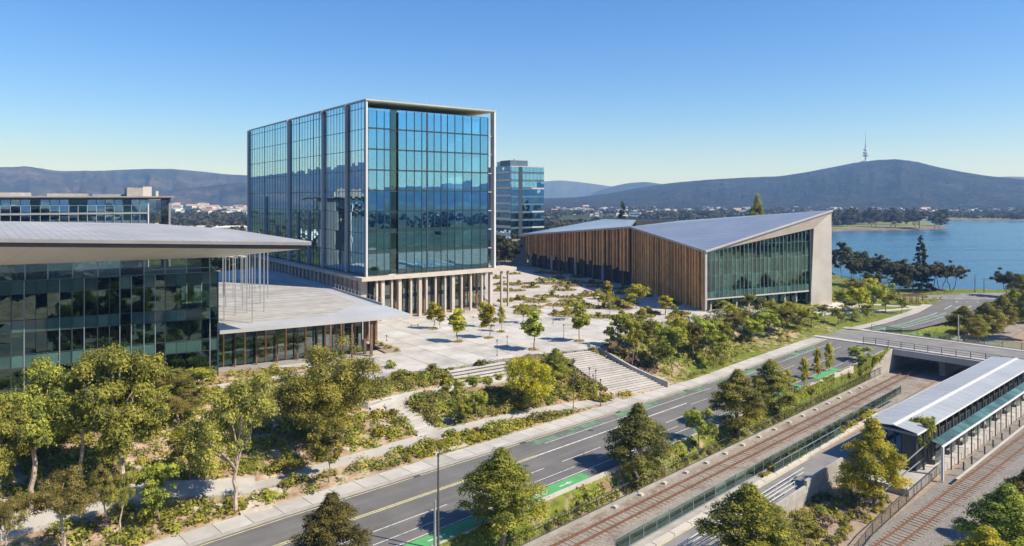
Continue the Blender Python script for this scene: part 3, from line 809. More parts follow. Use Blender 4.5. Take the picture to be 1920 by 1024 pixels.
# left face: narrow panes, taller reflections, fins and recess slots
u = 1.0; i = 0; cols_ = []
while u < LL - 1.0:
    w_ = 1.55 + 0.012 * u
    cols_.append((u, min(u + w_, LL - 0.8))); u += w_
slots = [fL.at_px(p) for p in (649, 605, 541)]
npan = 0; rest = MB()
for (a, b_) in cols_:
    insl = any(abs((a + b_) / 2 - s_) < 0.9 for s_ in slots)
    for k in range(NF):
        z0 = ZB + 0.25 + k * FH; z1 = z0 + FH
        if insl: continue
        if npan < 176:
            fL.ub('pane', M['g_tower_side'], tower, a + 0.03, b_ - 0.03, z0 + 0.06, z1 - 0.04, -0.06, 0.0, tl(0.003)); npan += 1
        else:
            fL.mb(rest, a + 0.03, b_ - 0.03, z0 + 0.06, z1 - 0.04, -0.06, 0.0)
    fL.ub('mullion', M['mullion'], tower, a - 0.04, a + 0.04, ZB, ZT - 0.3, -0.10, 0.05 if rb.random() < 0.7 else 0.10)
o = rest.build('far_panes', M['g_tower_side'], tower); tag(o, kind='stuff')
for k in range(NF + 1):
    fL.ub('transom', M['mullion'], tower, 0.6, LL - 0.6, ZB + 0.25 + k * FH - 0.06, ZB + 0.25 + k * FH + 0.05, -0.07, 0.07)
fL.ub('parapet_glass', M['g_tower_side'], tower, 0.6, LL - 0.6, ZB + 0.3 + NF * FH, ZT - 0.25, -0.06, 0.0)
for s_ in slots:
    fL.ub('recess_wall', M['mullion'], tower, s_ - 0.95, s_ + 0.95, ZB, ZT - 1.0, -1.8, -1.7)
    fL.ub('fin', M['metal_light'], tower, s_ - 1.0, s_ - 0.72, ZB, ZT - 0.15, -1.6, 0.65)
    fL.ub('fin_cap', M['white_metal'], tower, s_ - 1.0, s_ + 0.9, ZT - 1.3, ZT - 0.2, -1.4, 0.25)
for s_ in (fL.at_px(560), fL.at_px(500), fL.at_px(580), fL.at_px(520)):
    fL.ub('fin', M['mullion_grey'], tower, s_ - 0.14, s_ + 0.14, ZB, ZB + rb.choice([13, 17, 9, 21]), 0.0, 0.5)
for p_ in (487, 512, 566, 628):
    s_ = fL.at_px(p_)
    fL.ub('roof_vent', M['white_metal'], tower, s_ - 0.6, s_ + 0.6, ZT - 0.9, ZT - 0.05, -1.2, -0.1)
# corner fins and thin roof
fR.ub('corner_fin', M['white_metal'], tower, -0.18, 0.14, ZB - 0.1, ZT, -0.4, 0.35)
fL.ub('corner_fin', M['metal_light'], tower, LL - 0.7, LL, ZB - 0.1, ZT - 0.2, -0.6, 0.5)
fR.ub('edge_fin', M['white_metal'], tower, LR - 0.42, LR, ZB - 0.1, ZT - 0.32, -1.1, 0.5)
m = MB()
q = [fR.p(-0.4, 0, 0.6), fR.p(LR + 0.15, 0, 0.6), fR.p(LR + 0.15, 0, -LL + 0.5), fR.p(-0.15, 0, -LL + 0.5)]
m.prism([v.xy[:] for v in q], ZT - 0.3, ZT)
m.build('roof', M['metal_light'], tower)
m = MB(); q = [fR.p(0.4, 0, 0.45), fR.p(LR - 0.1, 0, 0.45), fR.p(LR - 0.1, 0, -9), fR.p(0.4, 0, -9)]
m.prism([v.xy[:] for v in q], ZT - 0.42, ZT - 0.31); m.build('roof_soffit', M['lime_soffit'], tower)
fR.ub('roof_rail', M['galv'], tower, 0.5, LR, ZT + 0.5, ZT + 0.56, 0.3, 0.36)
for k in range(12):
    fR.ub('rail_post', M['galv'], tower, 0.6 + k * 2.9, 0.66 + k * 2.9, ZT, ZT + 0.5, 0.3, 0.36)
# podium slab, columns and the two storey glazing behind
PR = LR + 5.2
m = MB(); q = [fR.p(-1.9, 0, 1.9), fR.p(PR, 0, 1.9), fR.p(PR, 0, -3.5), fR.p(LR + .5, 0, -3.5), fR.p(LR + .5, 0, -LL - 1), fR.p(-1.9, 0, -LL - 1)]
m.prism([v.xy[:] for v in q], 8.65, 9.38); m.build('podium_slab', M['beige'], tower)
for px in (707, 718, 735, 750, 771, 788, 800, 817, 835, 850, 866, 883, 904, 921, 941, 953):
    u = fR.at_px(px, 1.2); big = px in (718, 750, 788, 850, 921)
    w_ = 0.75 if big else 0.42
    if px == 953: w_ = 0.25
    fR.ub('column', M['beige'], tower, u - w_ / 2, u + w_ / 2, -0.1, 8.65, 1.3 - (0.9 if big else 0.55), 1.3)
for k in range(9):
    u = 1 + k * 3.6
    fR.ub('inner_column', M['timber_dark'] if k % 3 else M['beige'], tower, u, u + 0.4, 0, 8.65, -3.2, -2.8)
for k in range(13):
    a = 0.4 + k * 2.5
    for z0, z1 in ((0.1, 3.7), (4.6, 8.6)):
        fR.ub('podium_pane', M['g_clear'], tower, a + 0.04, a + 2.46, z0, z1, -3.7, -3.64, tl(0.003))
    fR.ub('podium_mullion', M['mullion'], tower, a - 0.05, a + 0.05, 0, 8.65, -3.75, -3.55)
fR.ub('podium_band', M['g_spandrel'], tower, 0.3, LR - 0.2, 3.72, 4.58, -3.8, -3.6)
m = MB(); fR.mb(m, 0.3, LR - 0.5, 4.0, 4.25, -12, -3.85); m.build('mezzanine', M['slab'], tower)
m = MB(); fR.mb(m, 0.3, LR - 0.5, 0.0, 8.6, -16, -12.2); m.build('podium_core', M['interior'], tower)
for k in range(7):
    u = rb.uniform(1, LR - 4)
    fR.ub('partition', M['blind'] if k % 2 else M['interior'], tower, u, u + rb.uniform(1, 3), 0.1 if k < 4 else 4.3, 3.5 if k < 4 else 8, -rb.uniform(6, 11), -5.9 + rb.uniform(-.05, .05))
# left podium: solid piers with dark gaps
k = 0
while 0.8 + k * 2.6 < LL:
    a = 0.8 + k * 2.6
    fL.ub('pier', M['beige'], tower, a, a + 1.35, -0.1, 8.65, -0.6, 0.9); k += 1
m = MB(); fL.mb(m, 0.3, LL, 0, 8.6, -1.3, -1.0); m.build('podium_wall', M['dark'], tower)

# ---- office tower farther back, right of the glass tower
D2 = 345.0
bk = empty('office_block', PD(975, 430, D2), 'smaller blue glass office block with banded windows, rising behind the tower', 'office block')
f2 = Frame(PD(958, 372, D2) * 1.0, (math.sin(R(58)), math.cos(R(58))), 1); f2.o.z = 0
f2b = Frame(f2.o, (-f2.d.y, f2.d.x), -1)
zt = Z(312, D2); L2 = f2.at_px(1020); LB = f2b.at_px(927)
m = MB(); m.prism([f2.p(0, 0, 0).xy[:], f2.p(L2, 0, 0).xy[:], f2.p(L2, 0, -LB - 6).xy[:], f2.p(0, 0, -LB - 6).xy[:]], -3, zt - 0.2)
m.build('body', M['blue_panel'], bk)
nf = 11; fh = (zt + 1) / nf
for k in range(nf):
    z = -0.6 + k * fh
    for j in range(9):
        a = L2 * j / 9; b_ = L2 * (j + 1) / 9
        if j == 2: continue
        f2.ub('window', M['g_tower'], bk, a + 0.1, b_ - 0.1, z + 0.9, z + fh - 0.1, 0.06, 0.16, tl(0.004))
    for j in range(8):
        a = LB * j / 8; b_ = LB * (j + 1) / 8
        f2b.ub('window', M['g_tower_side'], bk, a + 0.1, b_ - 0.1, z + 1.5, z + fh - 0.1, 0.06, 0.16, tl(0.004))
    f2b.ub('sill_band', M['white_metal'], bk, 0.3, LB - 0.2, z + 0.1, z + 1.4, 0.03, 0.25)
    if k in (1, 3, 5, 8):
        f2.ub('sill_band', M['metal_light'], bk, L2 * 0.62, L2 - 0.1, z + 0.1, z + 0.85, 0.03, 0.2)
f2.ub('slot', M['mullion'], bk, L2 * 2 / 9 + .1, L2 * 3 / 9 - .1, -1, zt - 0.3, 0.02, 0.12)
m = MB(); m.prism([f2.p(-0.4, 0, .4).xy[:], f2.p(L2 + .4, 0, .4).xy[:], f2.p(L2 + .4, 0, -LB - 6.4).xy[:], f2.p(-0.4, 0, -LB - 6.4).xy[:]], zt - 0.19, zt + 0.25)
m.build('roof_edge', M['metal_light'], bk)
m = MB(); f2.mb(m, 0.5, L2 * 0.55, zt + 0.25, Z(300, D2), -11, -1.5); m.build('plant_room', M['blue_panel'], bk)
m = MB(); f2b.mb(m, 4.0, LB - 0.5, zt + 0.25, Z(301, D2), -8, -1.2); m.build('stair_head', M['white_paint'], bk)
f2.ub('mast', M['steel'], bk, 3.8, 4.1, Z(300, D2), Z(297, D2), -3.3, -3.0)

# ---- glass building at the left with the cantilevered roof
BO = Vector((-43.0, 102.4, 0.0))
dB = Vector((0.883, 0.469, 0)).normalized()
LBG = 46.0
fB = Frame(BO - dB * LBG, dB, 1)
lb = empty('pavilion', BO, 'dark glass building at the left with a broad flying metal roof', 'building')
rowz = [(0.15, 3.9, 'v'), (3.9, 5.6, 's'), (5.6, 8.5, 'v'), (8.5, 10.1, 's'), (10.1, 13.5, 'v'), (13.5, 15.2, 's'), (15.2, 17.4, 'c')]
us = [0.0]
while us[-1] < LBG - 3.0: us.append(us[-1] + rb.choice([1.25, 1.4, 1.55, 1.4]))
us[-1] = LBG - 2.2
us += [LBG - 1.1, LBG - 0.1]
for i in range(len(us) - 1):
    for (z0, z1, kd) in rowz:
        a, b_ = us[i], us[i + 1]
        if kd == 'c' and i % 2 and i < len(us) - 3: continue
        if kd == 'c' and i < len(us) - 3: b_ = us[i + 2]
        mt = M['g_dark'] if kd == 'v' else (M['g_clear'] if kd == 'c' else (M['g_teal'] if rb.random() < 0.9 else M['g_dark']))
        w0 = -0.9 if kd == 'c' else -0.06
        fB.ub('pane', mt, lb, a + 0.025, b_ - 0.025, z0 + 0.05, z1 - 0.03, w0, w0 + 0.06, tl(0.005))
    if rb.random() < 0.8:
        fB.ub('mullion', M['mullion_grey'] if rb.random() < 0.5 else M['mullion'], lb, us[i] - 0.05, us[i] + 0.05, 0.1, 15.2, -0.09, rb.choice([0.08, 0.13, 0.2]))
    if i % 2 == 0:
        fB.ub('post', M['galv'], lb, us[i] - 0.07, us[i] + 0.07, 15.25, 17.5, -0.95, -0.75)
for (z0, z1, kd) in rowz[1:]:
    fB.ub('transom', M['mullion'], lb, 0, LBG, z0 - 0.045, z0 + 0.045, -0.08, 0.075)
    if kd != 'c':
        m = MB(); fB.mb(m, 0.3, LBG - 0.4, z0 + 0.2, z0 + 0.5, -14, -0.4); 
        if kd == 's': m.build('floor_slab', M['slab'], lb)
m = MB(); fB.mb(m, 0.3, LBG - 0.3, 14.9, 15.12, -14, -0.12); m.build('roof_terrace', M['mullion'], lb)
m = MB(); fB.mb(m, 1, LBG - 4.5, 0, 14.8, -16, -7); m.build('core', M['dark'], lb)
for k in range(26):
    u = rb.uniform(20, LBG - 3); zf = rb.choice([0.1, 6.2, 10.7])
    fB.ub('partition', M['interior'] if k % 3 else M['blind'], lb, u, u + rb.uniform(.6, 2.4), zf, zf + rb.uniform(1, 2.6), -5.0 - rb.random(), -3.2 - rb.random())
# side return toward the canopy
fS = Frame(BO, (-dB.y, dB.x), -1)
fS2 = Frame(BO, (-dB.y, dB.x), -1); 
for k in range(9):
    for (z0, z1, kd) in rowz[:6]:
        fS.ub('side_pane', M['g_dark'] if kd == 'v' else M['g_teal'], lb, 0.05 + k * 1.6, 1.6 + k * 1.6, z0 + .05, z1 - .03, -0.06, 0.0, tl(0.004))
fB.ub('corner_post', M['mullion'], lb, LBG - 0.12, LBG + 0.05, 0, 15.3, -0.12, 0.1)
fB.ub('terrace_rail', M['mullion_grey'], lb, LBG - 9, LBG, 15.9, 15.97, -0.2, -0.13)
# roof
E0 = Vector((-60.7, 83.0)); TIP = Vector((-28.6, 99.8)); dE = (TIP - E0).normalized()
EL = E0 - dE * 24
zl, zt_ = 22.2, 19.75
def zf_(p):
    f = ((Vector(p[:2]) - EL).dot(dE)) / (TIP - EL).length
    return zl + (zt_ - zl) * f
BKc = PD(432, 430.5, 119.0); BKl = Vector((-112.0, 108.0, 22.9)); BKm = PD(285, 420, 122.0)
top = [Vector((*EL, zl)), Vector((*E0, zf_(E0))), Vector((*(E0.lerp(TIP, .5)), zf_(E0.lerp(TIP, .5)))), Vector((*TIP, zt_)), BKc, BKm, BKl]
def slab_poly(name, tops, thick, mat, parent, drop=0.0):
    n = len(tops)
    hi = [v - Vector((0, 0, drop)) for v in tops]; lo = [v - Vector((0, 0, drop + thick)) for v in tops]
    c_hi = sum(hi, Vector()) / n; c_lo = sum(lo, Vector()) / n
    fs = []
    for i in range(n):
        j = (i + 1) % n
        fs += [(i, j, 2 * n), (n + j, n + i, 2 * n + 1), (n + i, n + j, j, i)]
    return MB().add(hi + lo + [c_hi, c_lo], fs).build(name, mat, parent)
def inset(tops, d):
    n = len(tops); out = []
    c = sum(tops, Vector()) / n
    for i in range(n):
        a, b_, e = tops[i - 1], tops[i], tops[(i + 1) % n]
        e1 = (b_ - a).xy.normalized(); e2 = (e - b_).xy.normalized()
        n1 = Vector((-e1.y, e1.x)); n2 = Vector((-e2.y, e2.x))
        k = (n1 + n2); k = k / max(0.35, k.length_squared / 2) 
        out.append(Vector((b_.x + k.x * d, b_.y + k.y * d, b_.z)))
    return out
slab_poly('roof', top, 0.42, M['fascia'], lb, 0.03)
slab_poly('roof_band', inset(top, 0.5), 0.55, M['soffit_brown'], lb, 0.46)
# standing seam sheets on top: strips from the front edge to the back edge
fr_t = top[:4]; 
def edge_pt(pts, f):
    L = [0]
    for a, b_ in zip(pts, pts[1:]): L.append(L[-1] + (b_ - a).length)
    t = f * L[-1]
    for i in range(len(pts) - 1):
        if t <= L[i + 1] + 1e-9:
            return pts[i].lerp(pts[i + 1], (t - L[i]) / (L[i + 1] - L[i]))
    return pts[-1]
back = [BKl, BKm, BKc]
NSEAM = 58
ctr = sum(top, Vector()) / len(top)
for k in range(NSEAM):
    f0, f1 = k / NSEAM, (k + 1) / NSEAM
    a, b_ = edge_pt(fr_t, f0), edge_pt(fr_t, f1); c_, d_ = edge_pt(back, f1), edge_pt(back, f0)
    m = MB(); up = Vector((0, 0, 0.09))
    g = 0.014
    a2, b2 = a.lerp(b_, g), a.lerp(b_, 1 - g); d2, c2 = d_.lerp(c_, g), d_.lerp(c_, 1 - g)
    inw = Vector((-dE.y, dE.x, 0)) * 0.12
    m.hexa([v + inw * (1 if i < 2 else -1) + Vector((0, 0, -0.05)) for i, v in enumerate((a2, b2, c2, d2))], [v + inw * (1 if i < 2 else -1) + up for i, v in enumerate((a2, b2, c2, d2))])
    m.build('roof_sheet', M['metal_roof'], lb)
# inverted hull of white soffit panels
fl_in = [fB.p(u, 17.35, -0.4) for u in np.linspace(-2, LBG + 0.3, 12)]
bandlo = [v - Vector((0, 0, 1.02)) for v in inset(top, 0.9)]
fo = [edge_pt(bandlo[:4], f) for f in np.linspace(0, 1, 12)]
for i in range(11):
    m = MB(); g = 0.006
    q = [fo[i].lerp(fo[i + 1], g), fo[i].lerp(fo[i + 1], 1 - g), fl_in[i].lerp(fl_in[i + 1], 1 - g), fl_in[i].lerp(fl_in[i + 1], g)]
    nn = Vector((0.0, 0.05, 0.12))
    m.add(q + [v + nn for v in q], [(0, 1, 2, 3), (7, 6, 5, 4), (0, 4, 5, 1), (1, 5, 6, 2), (2, 6, 7, 3), (3, 7, 4, 0)])
    m.build('soffit_panel', M['soffit'], lb)
m = MB(); sb = [fo[-1], bandlo[4], fl_in[-1] + Vector((-3, 9, 0.6)), fl_in[-1]]
m.add(sb + [v + Vector((0, 0, 0.1)) for v in sb], [(0, 1, 2, 3), (7, 6, 5, 4), (0, 4, 5, 1), (1, 5, 6, 2), (2, 6, 7, 3), (3, 7, 4, 0)]); m.build('soffit_panel', M['soffit'], lb)
m = MB(); sb = [bandlo[4], bandlo[5], fl_in[6] + Vector((-3, 10, 1)), fl_in[-1] + Vector((-3, 9, 0.6))]
m.add(sb + [v + Vector((0, 0, 0.1)) for v in sb], [(0, 1, 2, 3), (7, 6, 5, 4), (0, 4, 5, 1), (1, 5, 6, 2), (2, 6, 7, 3), (3, 7, 4, 0)]); m.build('soffit_panel', M['soffit'], lb)

# ---- low pavilion with the flat canopy between the two
zc = 6.5
cA = P(412, 620, zc); cT = P(771, 589, zc); cC = Vector((-55.8, 178.0, zc)); cD = Vector((-70, 196, zc)); cE = Vector((-96, 170, zc)); cF = Vector((-56.5, 124, zc)); cG = Vector((-46.8, 110.2, zc))
can = empty('canopy_pavilion', (-40, 125, 0), 'low glazed pavilion under a flat pointed canopy roof with timber decking', 'pavilion')
ctop = [cA, cT, cC, cD, cE, cF, cG]
slab_poly('canopy', ctop, 0.55, M['metal_light'], can)
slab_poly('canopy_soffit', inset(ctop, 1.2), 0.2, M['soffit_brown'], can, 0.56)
# decking planks laid inside a metal margin
dF = (cT - cA).normalized(); nF = Vector((-dF.y, dF.x, 0))
fC = Frame((cA.x, cA.y, zc), dF, -1)
edg = (cC - cT).normalized()
def on_roof(u, w):
    p = fC.p(u, 0, w); q = ctop; n = len(q)
    for i in range(n):
        a, b_ = q[i], q[(i + 1) % n]
        e = (b_ - a).xy.normalized()
        if (p.xy - a.xy).dot(Vector((-e.y, e.x))) < 3.0 and i in (1,): return False
    return True
k = 0; w = 5.0
while w < 66:
    umax = None
    for u in np.arange(30, -40, -0.25):
        if on_roof(u, w): umax = u; break
    ulo = -2 - (w - 9) * 0.55 if w > 9 else 1.2
    if w < 24: hi_ = umax - max(0, 9 - (w - 5) * 0.8)
    else: hi_ = umax
    if hi_ > ulo + 1:
        fC.ub('deck_board', M['deck'], can, ulo, hi_, 0.004, 0.05 + 0.02 * (k % 2), w, w + 0.80)
    k += 1; w += 0.88
fC2 = Frame((cT.x, cT.y, zc), edg, 1)
m = MB(); fC2.mb(m, 12, 55, 0.0, 0.35, -0.35, -0.15); m.build('roof_upstand', M['galv'], can)
for k in range(22):
    fC2.ub('roof_rail_post', M['galv'], can, 12 + k * 2, 12.06 + k * 2, 0.35, 1.1, -0.28, -0.22)
fC2.ub('roof_rail', M['galv'], can, 12, 54.2, 1.1, 1.16, -0.28, -0.22)
fC.ub('plant_box', M['fascia'], can, -1.5, 2.0, 0.01, 1.2, 22, 25)
fC.ub('plant_box', M['metal_light'], can, 0.5, 3.0, 0.01, 2.4, 29, 31)
fC.ub('plant_box', M['soffit_brown'], can, -2, 1.5, 0.01, 1.6, 33, 35)
# glazing under the canopy
fG = Frame(fC.p(0, -zc, 5.0), dF, 1)
fG.o.z = 0.0
GL = 23.0
for k in range(16):
    a = -2 + k * 1.56
    fG.ub('pane', M['g_clear'] if k > 4 else M['g_dark'], can, a + .04, a + 1.52, 0.1, 4.3, -0.06, 0.0, tl(0.006))
    fG.ub('upper_panel', M['g_spandrel'] if k % 3 else M['fascia'], can, a + .04, a + 1.52, 4.36, 5.85, -0.06, 0.02, tl(0.004))
    fG.ub('column', M['timber_dark'] if k % 2 else M['timber'], can, a - 0.09, a + 0.09, 0, 5.9, 0.05 + (1.1 if k % 2 else 0), 0.3 + (1.1 if k % 2 else 0))
fG.ub('transom', M['mullion'], can, -2, 23, 4.28, 4.38, -0.1, 0.06)
fG2 = Frame(fG.p(GL, 0, 0), (-dF.y, dF.x), -1)
fG2 = Frame(fG.p(GL, 0, 0), edg, 1)
for k in range(18):
    fG2.ub('pane', M['g_clear'], can, k * 2 + .04, k * 2 + 1.96, 0.1, 5.85, -0.06, 0.0, tl(0.004))
    fG2.ub('mullion', M['mullion'], can, k * 2 - .05, k * 2 + .05, 0.0, 5.85, -0.1, 0.1)
m = MB(); fG.mb(m, -2, GL - 6, 0.02, 5.8, -14, -9); m.build('core', M['dark'], can)
m = MB(); fG.mb(m, -3, GL + 1, -0.1, 0.03, -14, 3.5); m.build('floor', M['joint'], can)
for (px, py) in ((684, 664), (696, 668), (700, 652), (689, 640), (705, 640)):
    p = P(px, py, 0.0)
    ubox('column', M['timber_dark'], can, (p.x, p.y, 2.95), (0.42, 0.42, 5.95), fC.ang)
for px, u_ in ((620, 0), (640, 0), (660, 0)):
    p = P(px, 678, 0.0); ubox('column', M['timber_dark'], can, (p.x, p.y, 2.95), (0.25, 0.25, 5.95), fC.ang)
# slender posts from the canopy roof up to the flying roof
for (px, py) in ((423, 575), (437, 560), (441, 592), (455, 578), (463, 588), (468, 560), (473, 606), (478, 548), (486, 540), (452, 545), (495, 585), (430, 535), (418, 552), (446, 528), (460, 536), (502, 560), (488, 570), (420, 600)):
    p = P(px, py, zc)
    # height of the soffit above
    zt2 = 18.6 if p.y < 104 else min(20.0, 18.9)
    o = ubox('post', M['mullion_grey'], lb, (p.x, p.y, (zc + 0.1 + zt2) / 2), (0.15, 0.15, zt2 - zc - 0.1), fC.ang)

# ---- timber building with the folded roof
C0 = Vector((44.4, 161.0, 0)); F0 = Vector((35.4, 206.0, 0)); A0 = Vector((5.4, 271.0, 0)); Q0 = Vector((75.3, 176.6, 0)); K0 = Vector((81.6, 178.4, 0))
zC, zF, zA = 14.2, 18.0, 12.6
Ct = PD(1325, 470, 161.0); Kt = PD(1559, 394, 178.4); Qt = PD(1526, 428, 176.6)
Ft = PD(1186, 425, 206.0); At = PD(977, 440, 271.0)
B1 = PD(1276, 414, 268.0); B0 = PD(1132, 411, 292.0); B2 = PD(1192, 412.5, 262.0)
wb = empty('timber_hall', C0, 'long low hall clad in vertical timber battens with a folded grey blue roof', 'hall')
def panel(name, pts, th, mat, parent, split=None):
    """a flat or folded plate with thickness straight down"""
    n = len(pts)
    hi = list(pts); lo = [p - Vector((0, 0, th)) for p in pts]
    fs = split or [tuple(range(n))]
    f2_ = list(fs) + [tuple(n + i for i in reversed(f)) for f in fs] + [(n + i, n + (i + 1) % n, (i + 1) % n, i) for i in range(n)]
    return MB().add(hi + lo, f2_).build(name, mat, parent)
ov = 1.0
def outw(p, q): 
    d = (q - p).xy.normalized(); return Vector((-d.y, d.x, 0))
offL = Vector((-0.9, -0.35, 0)) * ov; offG = Vector((0.35, -0.85, 0)) * 0.35
rC = Ct + Vector((-0.45, -0.8, 0)); rF = Ft + offL * 0.8; rA = At + offL; rK = Kt + Vector((0.15, -0.3, 0))
panel('roof', [rF, rC, rK, B1], 0.5, M['roof_blue'], wb, [(0, 1, 2), (0, 2, 3)])
panel('roof', [rA, rF + Vector((0, .02, 0.0)), B2, B0], 0.5, M['roof_blue'], wb, [(0, 1, 2), (0, 2, 3)])
# thin pale edge trims
for a, b_ in ((rA, rF), (rF, rC), (rC, rK), (rK, B1)):
    MB().bar(a + Vector((0, 0, -0.12)), b_ + Vector((0, 0, -0.12)), 0.18, 0.42).build('roof_trim', M['metal_light'], wb)
# roof sheets (plates with open joints) on the large plane: triangles F C K and F K B1
def grid_plate(a, b_, c_, d_, nu, nv, lift, mat, name):
    for i in range(nu):
        for j in range(nv):
            def at(u, v): return a.lerp(b_, u).lerp(d_.lerp(c_, u), v)
            g = 0.012
            u0, u1, v0, v1 = i / nu + g / nu, (i + 1) / nu - g / nu, j / nv + g / nv, (j + 1) / nv - g / nv
            q = [at(u0, v0), at(u1, v0), at(u1, v1), at(u0, v1)]
            up = Vector((0, 0, lift))
            MB().hexa([v + up * 0.15 for v in q], [v + up for v in q]).build(name, mat, wb)
# big plane is F-C-K-B1: two triangles, sheets follow each
def tri_sheets(apex, e0, e1, n, name, mat):
    for i in range(n):
        f0, f1 = i / n, (i + 1) / n
        a, b_ = apex.lerp(e0, f0), apex.lerp(e0, f1 - 0.004); c_, d_ = apex.lerp(e1, f1 - 0.004), apex.lerp(e1, f0)
        up = Vector((0, 0, 0.05))
        if i == 0:
            a = apex.lerp(e0, 0.01); d_ = apex.lerp(e1, 0.01)
        MB().hexa([v + up * 0.2 for v in (a, b_, c_, d_)], [v + up for v in (a, b_, c_, d_)]).build(name, mat, wb)
tri_sheets(rC, rF, rK, 12, 'roof_sheet', M['roof_blue'])
tri_sheets(B1, rF, rK, 12, 'roof_sheet', M['roof_blue'])
tri_sheets(rA, rF, B2, 10, 'roof_sheet', M['roof_blue'])
tri_sheets(rA, B2, B0, 10, 'roof_sheet', M['roof_blue'])
# sunken roof terrace, its shade painted as a near-black block between the roof planes
MB().hexa([v - Vector((0, 0, 2.4)) for v in (B2, B1, B1 + Vector((0, 6, 0)), B0)], [v - Vector((0, 0, 0.2)) for v in (B2, B1, B1 + Vector((0, 6, 0)), B0)]).build('terrace_shade', M['dark'], wb)
MB().bar(B0 + Vector((0, 0, 0.1)), B1 + Vector((0, 4, 0.15)), 0.3, 0.5).build('terrace_edge', M['metal_light'], wb)
# walls behind the battens
def wallq(name, p, q, zp0, zq0, zp1, zq1, mat, th=0.25):
    d = (q - p).xy.normalized(); n_ = Vector((-d.y, d.x, 0)) * th
    b_ = [Vector((p.x, p.y, zp0)), Vector((q.x, q.y, zq0)), Vector((q.x, q.y, zq0)) + n_, Vector((p.x, p.y, zp0)) + n_]
    t_ = [Vector((p.x, p.y, zp1)), Vector((q.x, q.y, zq1)), Vector((q.x, q.y, zq1)) + n_, Vector((p.x, p.y, zp1)) + n_]
    return MB().hexa(b_, t_).build(name, mat, wb)
# inset wall plane
ins = Vector((1.0, 0.35, 0))
wallq('inner_wall', F0 + ins, C0 + ins * 0.8, -.1, -.1, zF - .8, zC - .6, M['mullion'])
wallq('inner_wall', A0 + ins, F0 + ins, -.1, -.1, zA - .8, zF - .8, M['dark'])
def battens(p, q, zp, zq, n, lowp, lowq, wd, jitter):
    d = (q - p); L = d.length; dn = d.normalized()
    ang = math.atan2(dn.y, dn.x)
    for i in range(n):
        f = (i + 0.5 + rb.uniform(-.16, .16)) / n
        c = p + d * f
        zt3 = zp + (zq - zp) * f - 0.62
        z0 = lowp + (lowq - lowp) * f + (rb.uniform(0, jitter) if jitter else 0)
        w_ = wd * rb.choice([0.75, 1.0, 1.0, 1.25])
        ubox('batten', M['timber'], wb, (c.x, c.y, (z0 + zt3) / 2), (w_, 0.55, zt3 - z0), ang + rb.uniform(-.12, .12))
battens(F0, C0 + Vector((0, .4, 0)), zF, zC, 27, 0.0, 0.0, 0.58, 0.0)
battens(A0, F0 + Vector((-.4, .6, 0)), zA, zF, 36, 3.2, 4.2, 0.66, 2.2)
for i in range(12):
    f = (i + 0.6) / 12.5; c = A0.lerp(F0, f) + ins * 0.3
    ubox('entrance_column', M['timber_dark'] if i % 3 else M['beige'], wb, (c.x, c.y, 2.6), (0.9, 0.6, 5.4), 1.1)
ubox('corner_post', M['beige'], wb, (C0.x + .1, C0.y - .1, zC / 2 - .2), (0.5, 0.5, zC - .3), 0.4)
ubox('end_wall', M['concrete'], wb, (A0.x - 2.5, A0.y + 2.5, 5.0), (6, 0.6, 10), 0.2)
ubox('fascia_board', M['fascia'], wb, tuple((At.lerp(Ft, 0.5) + Vector((0.6, 0.3, -1.2)))), ((F0 - A0).length - .5, 0.3, 0.8), math.atan2((F0 - A0).y, (F0 - A0).x)) if False else None
# glass front
fW = Frame(C0 + Vector((0.3, 0, 0)), (Q0 - C0), 1)
LW = (Q0 - C0).length - 0.9
def ztop(u):
    f = u / (Q0 - C0).length
    return Ct.z + (Qt.z - Ct.z) * f - 0.15
NP = 26
for i in range(NP):
    a = LW * i / NP; b_ = LW * (i + 1) / NP
    zt4 = min(ztop(a), ztop(b_)) - 0.2
    levels = [2.9, 4.4, 8.2, 11.6, 15.2]
    zz0 = levels[0]
    lv = [z for z in levels[1:] if z < zt4 - 0.8] + [zt4]
    for j, z1 in enumerate(lv):
        fW.ub('pane', M['g_teal'] if j == 0 else M['g_green'], wb, a + .03, b_ - .03, zz0 + .03, z1 - .03, -0.06, 0.0, tl(0.003))
        zz0 = z1
    fW.ub('ground_pane', M['g_dark'], wb, a + .03, b_ - .03, 0.05, 2.85, -1.9, -1.84, tl(0.003))
    fW.ub('mullion', M['galv'], wb, a - .035, a + .035, 2.9, zt4 - .05, -0.08, 0.10)
for z in (4.4, 8.2, 11.6, 15.2):
    # each floor stops where the roof comes down to it
    u0 = 0
    for u in np.arange(0, LW, 0.25):
        if ztop(u) > z + 0.5: u0 = u; break
    if LW - u0 < 2: continue
    ub_ = u0 + .3
    while ub_ < LW - 1.5:
        e_ = min(LW - .1, ub_ + rb.uniform(1.5, 6)); fW.ub('pale_band', M['blind'], wb, ub_, e_, z - 0.1 - rb.uniform(0, .25), z + rb.uniform(.1, .5), -0.16, -0.1); ub_ = e_ + rb.choice([0, .4, 1.3])  # pale broken strips behind the glass along each floor line
    fW.ub('floor_edge', M['white_paint'], wb, u0 + .2, LW, z - 0.5, z + 0.12, -0.5, -0.12)
    m = MB(); fW.mb(m, u0 + 3.2, LW, z - 0.3, z, -8.5, -0.52); m.build('floor_slab', M['slab'], wb)
    for k in range(9):
        u = rb.uniform(u0 + 3.2, LW - 3)
        fW.ub('partition', M['blind'] if k % 3 == 0 else M['interior'], wb, u, u + rb.uniform(.5, 2.5), z, min(z + rb.uniform(0.9, 2.6), ztop(u) - 0.6), -rb.uniform(4, 8.5), -rb.uniform(1.5, 3.8))
m = MB(); fW.mb(m, 5.5, LW, 0.05, 10.5, -10.5, -9.5); m.build('core', M['interior'], wb)
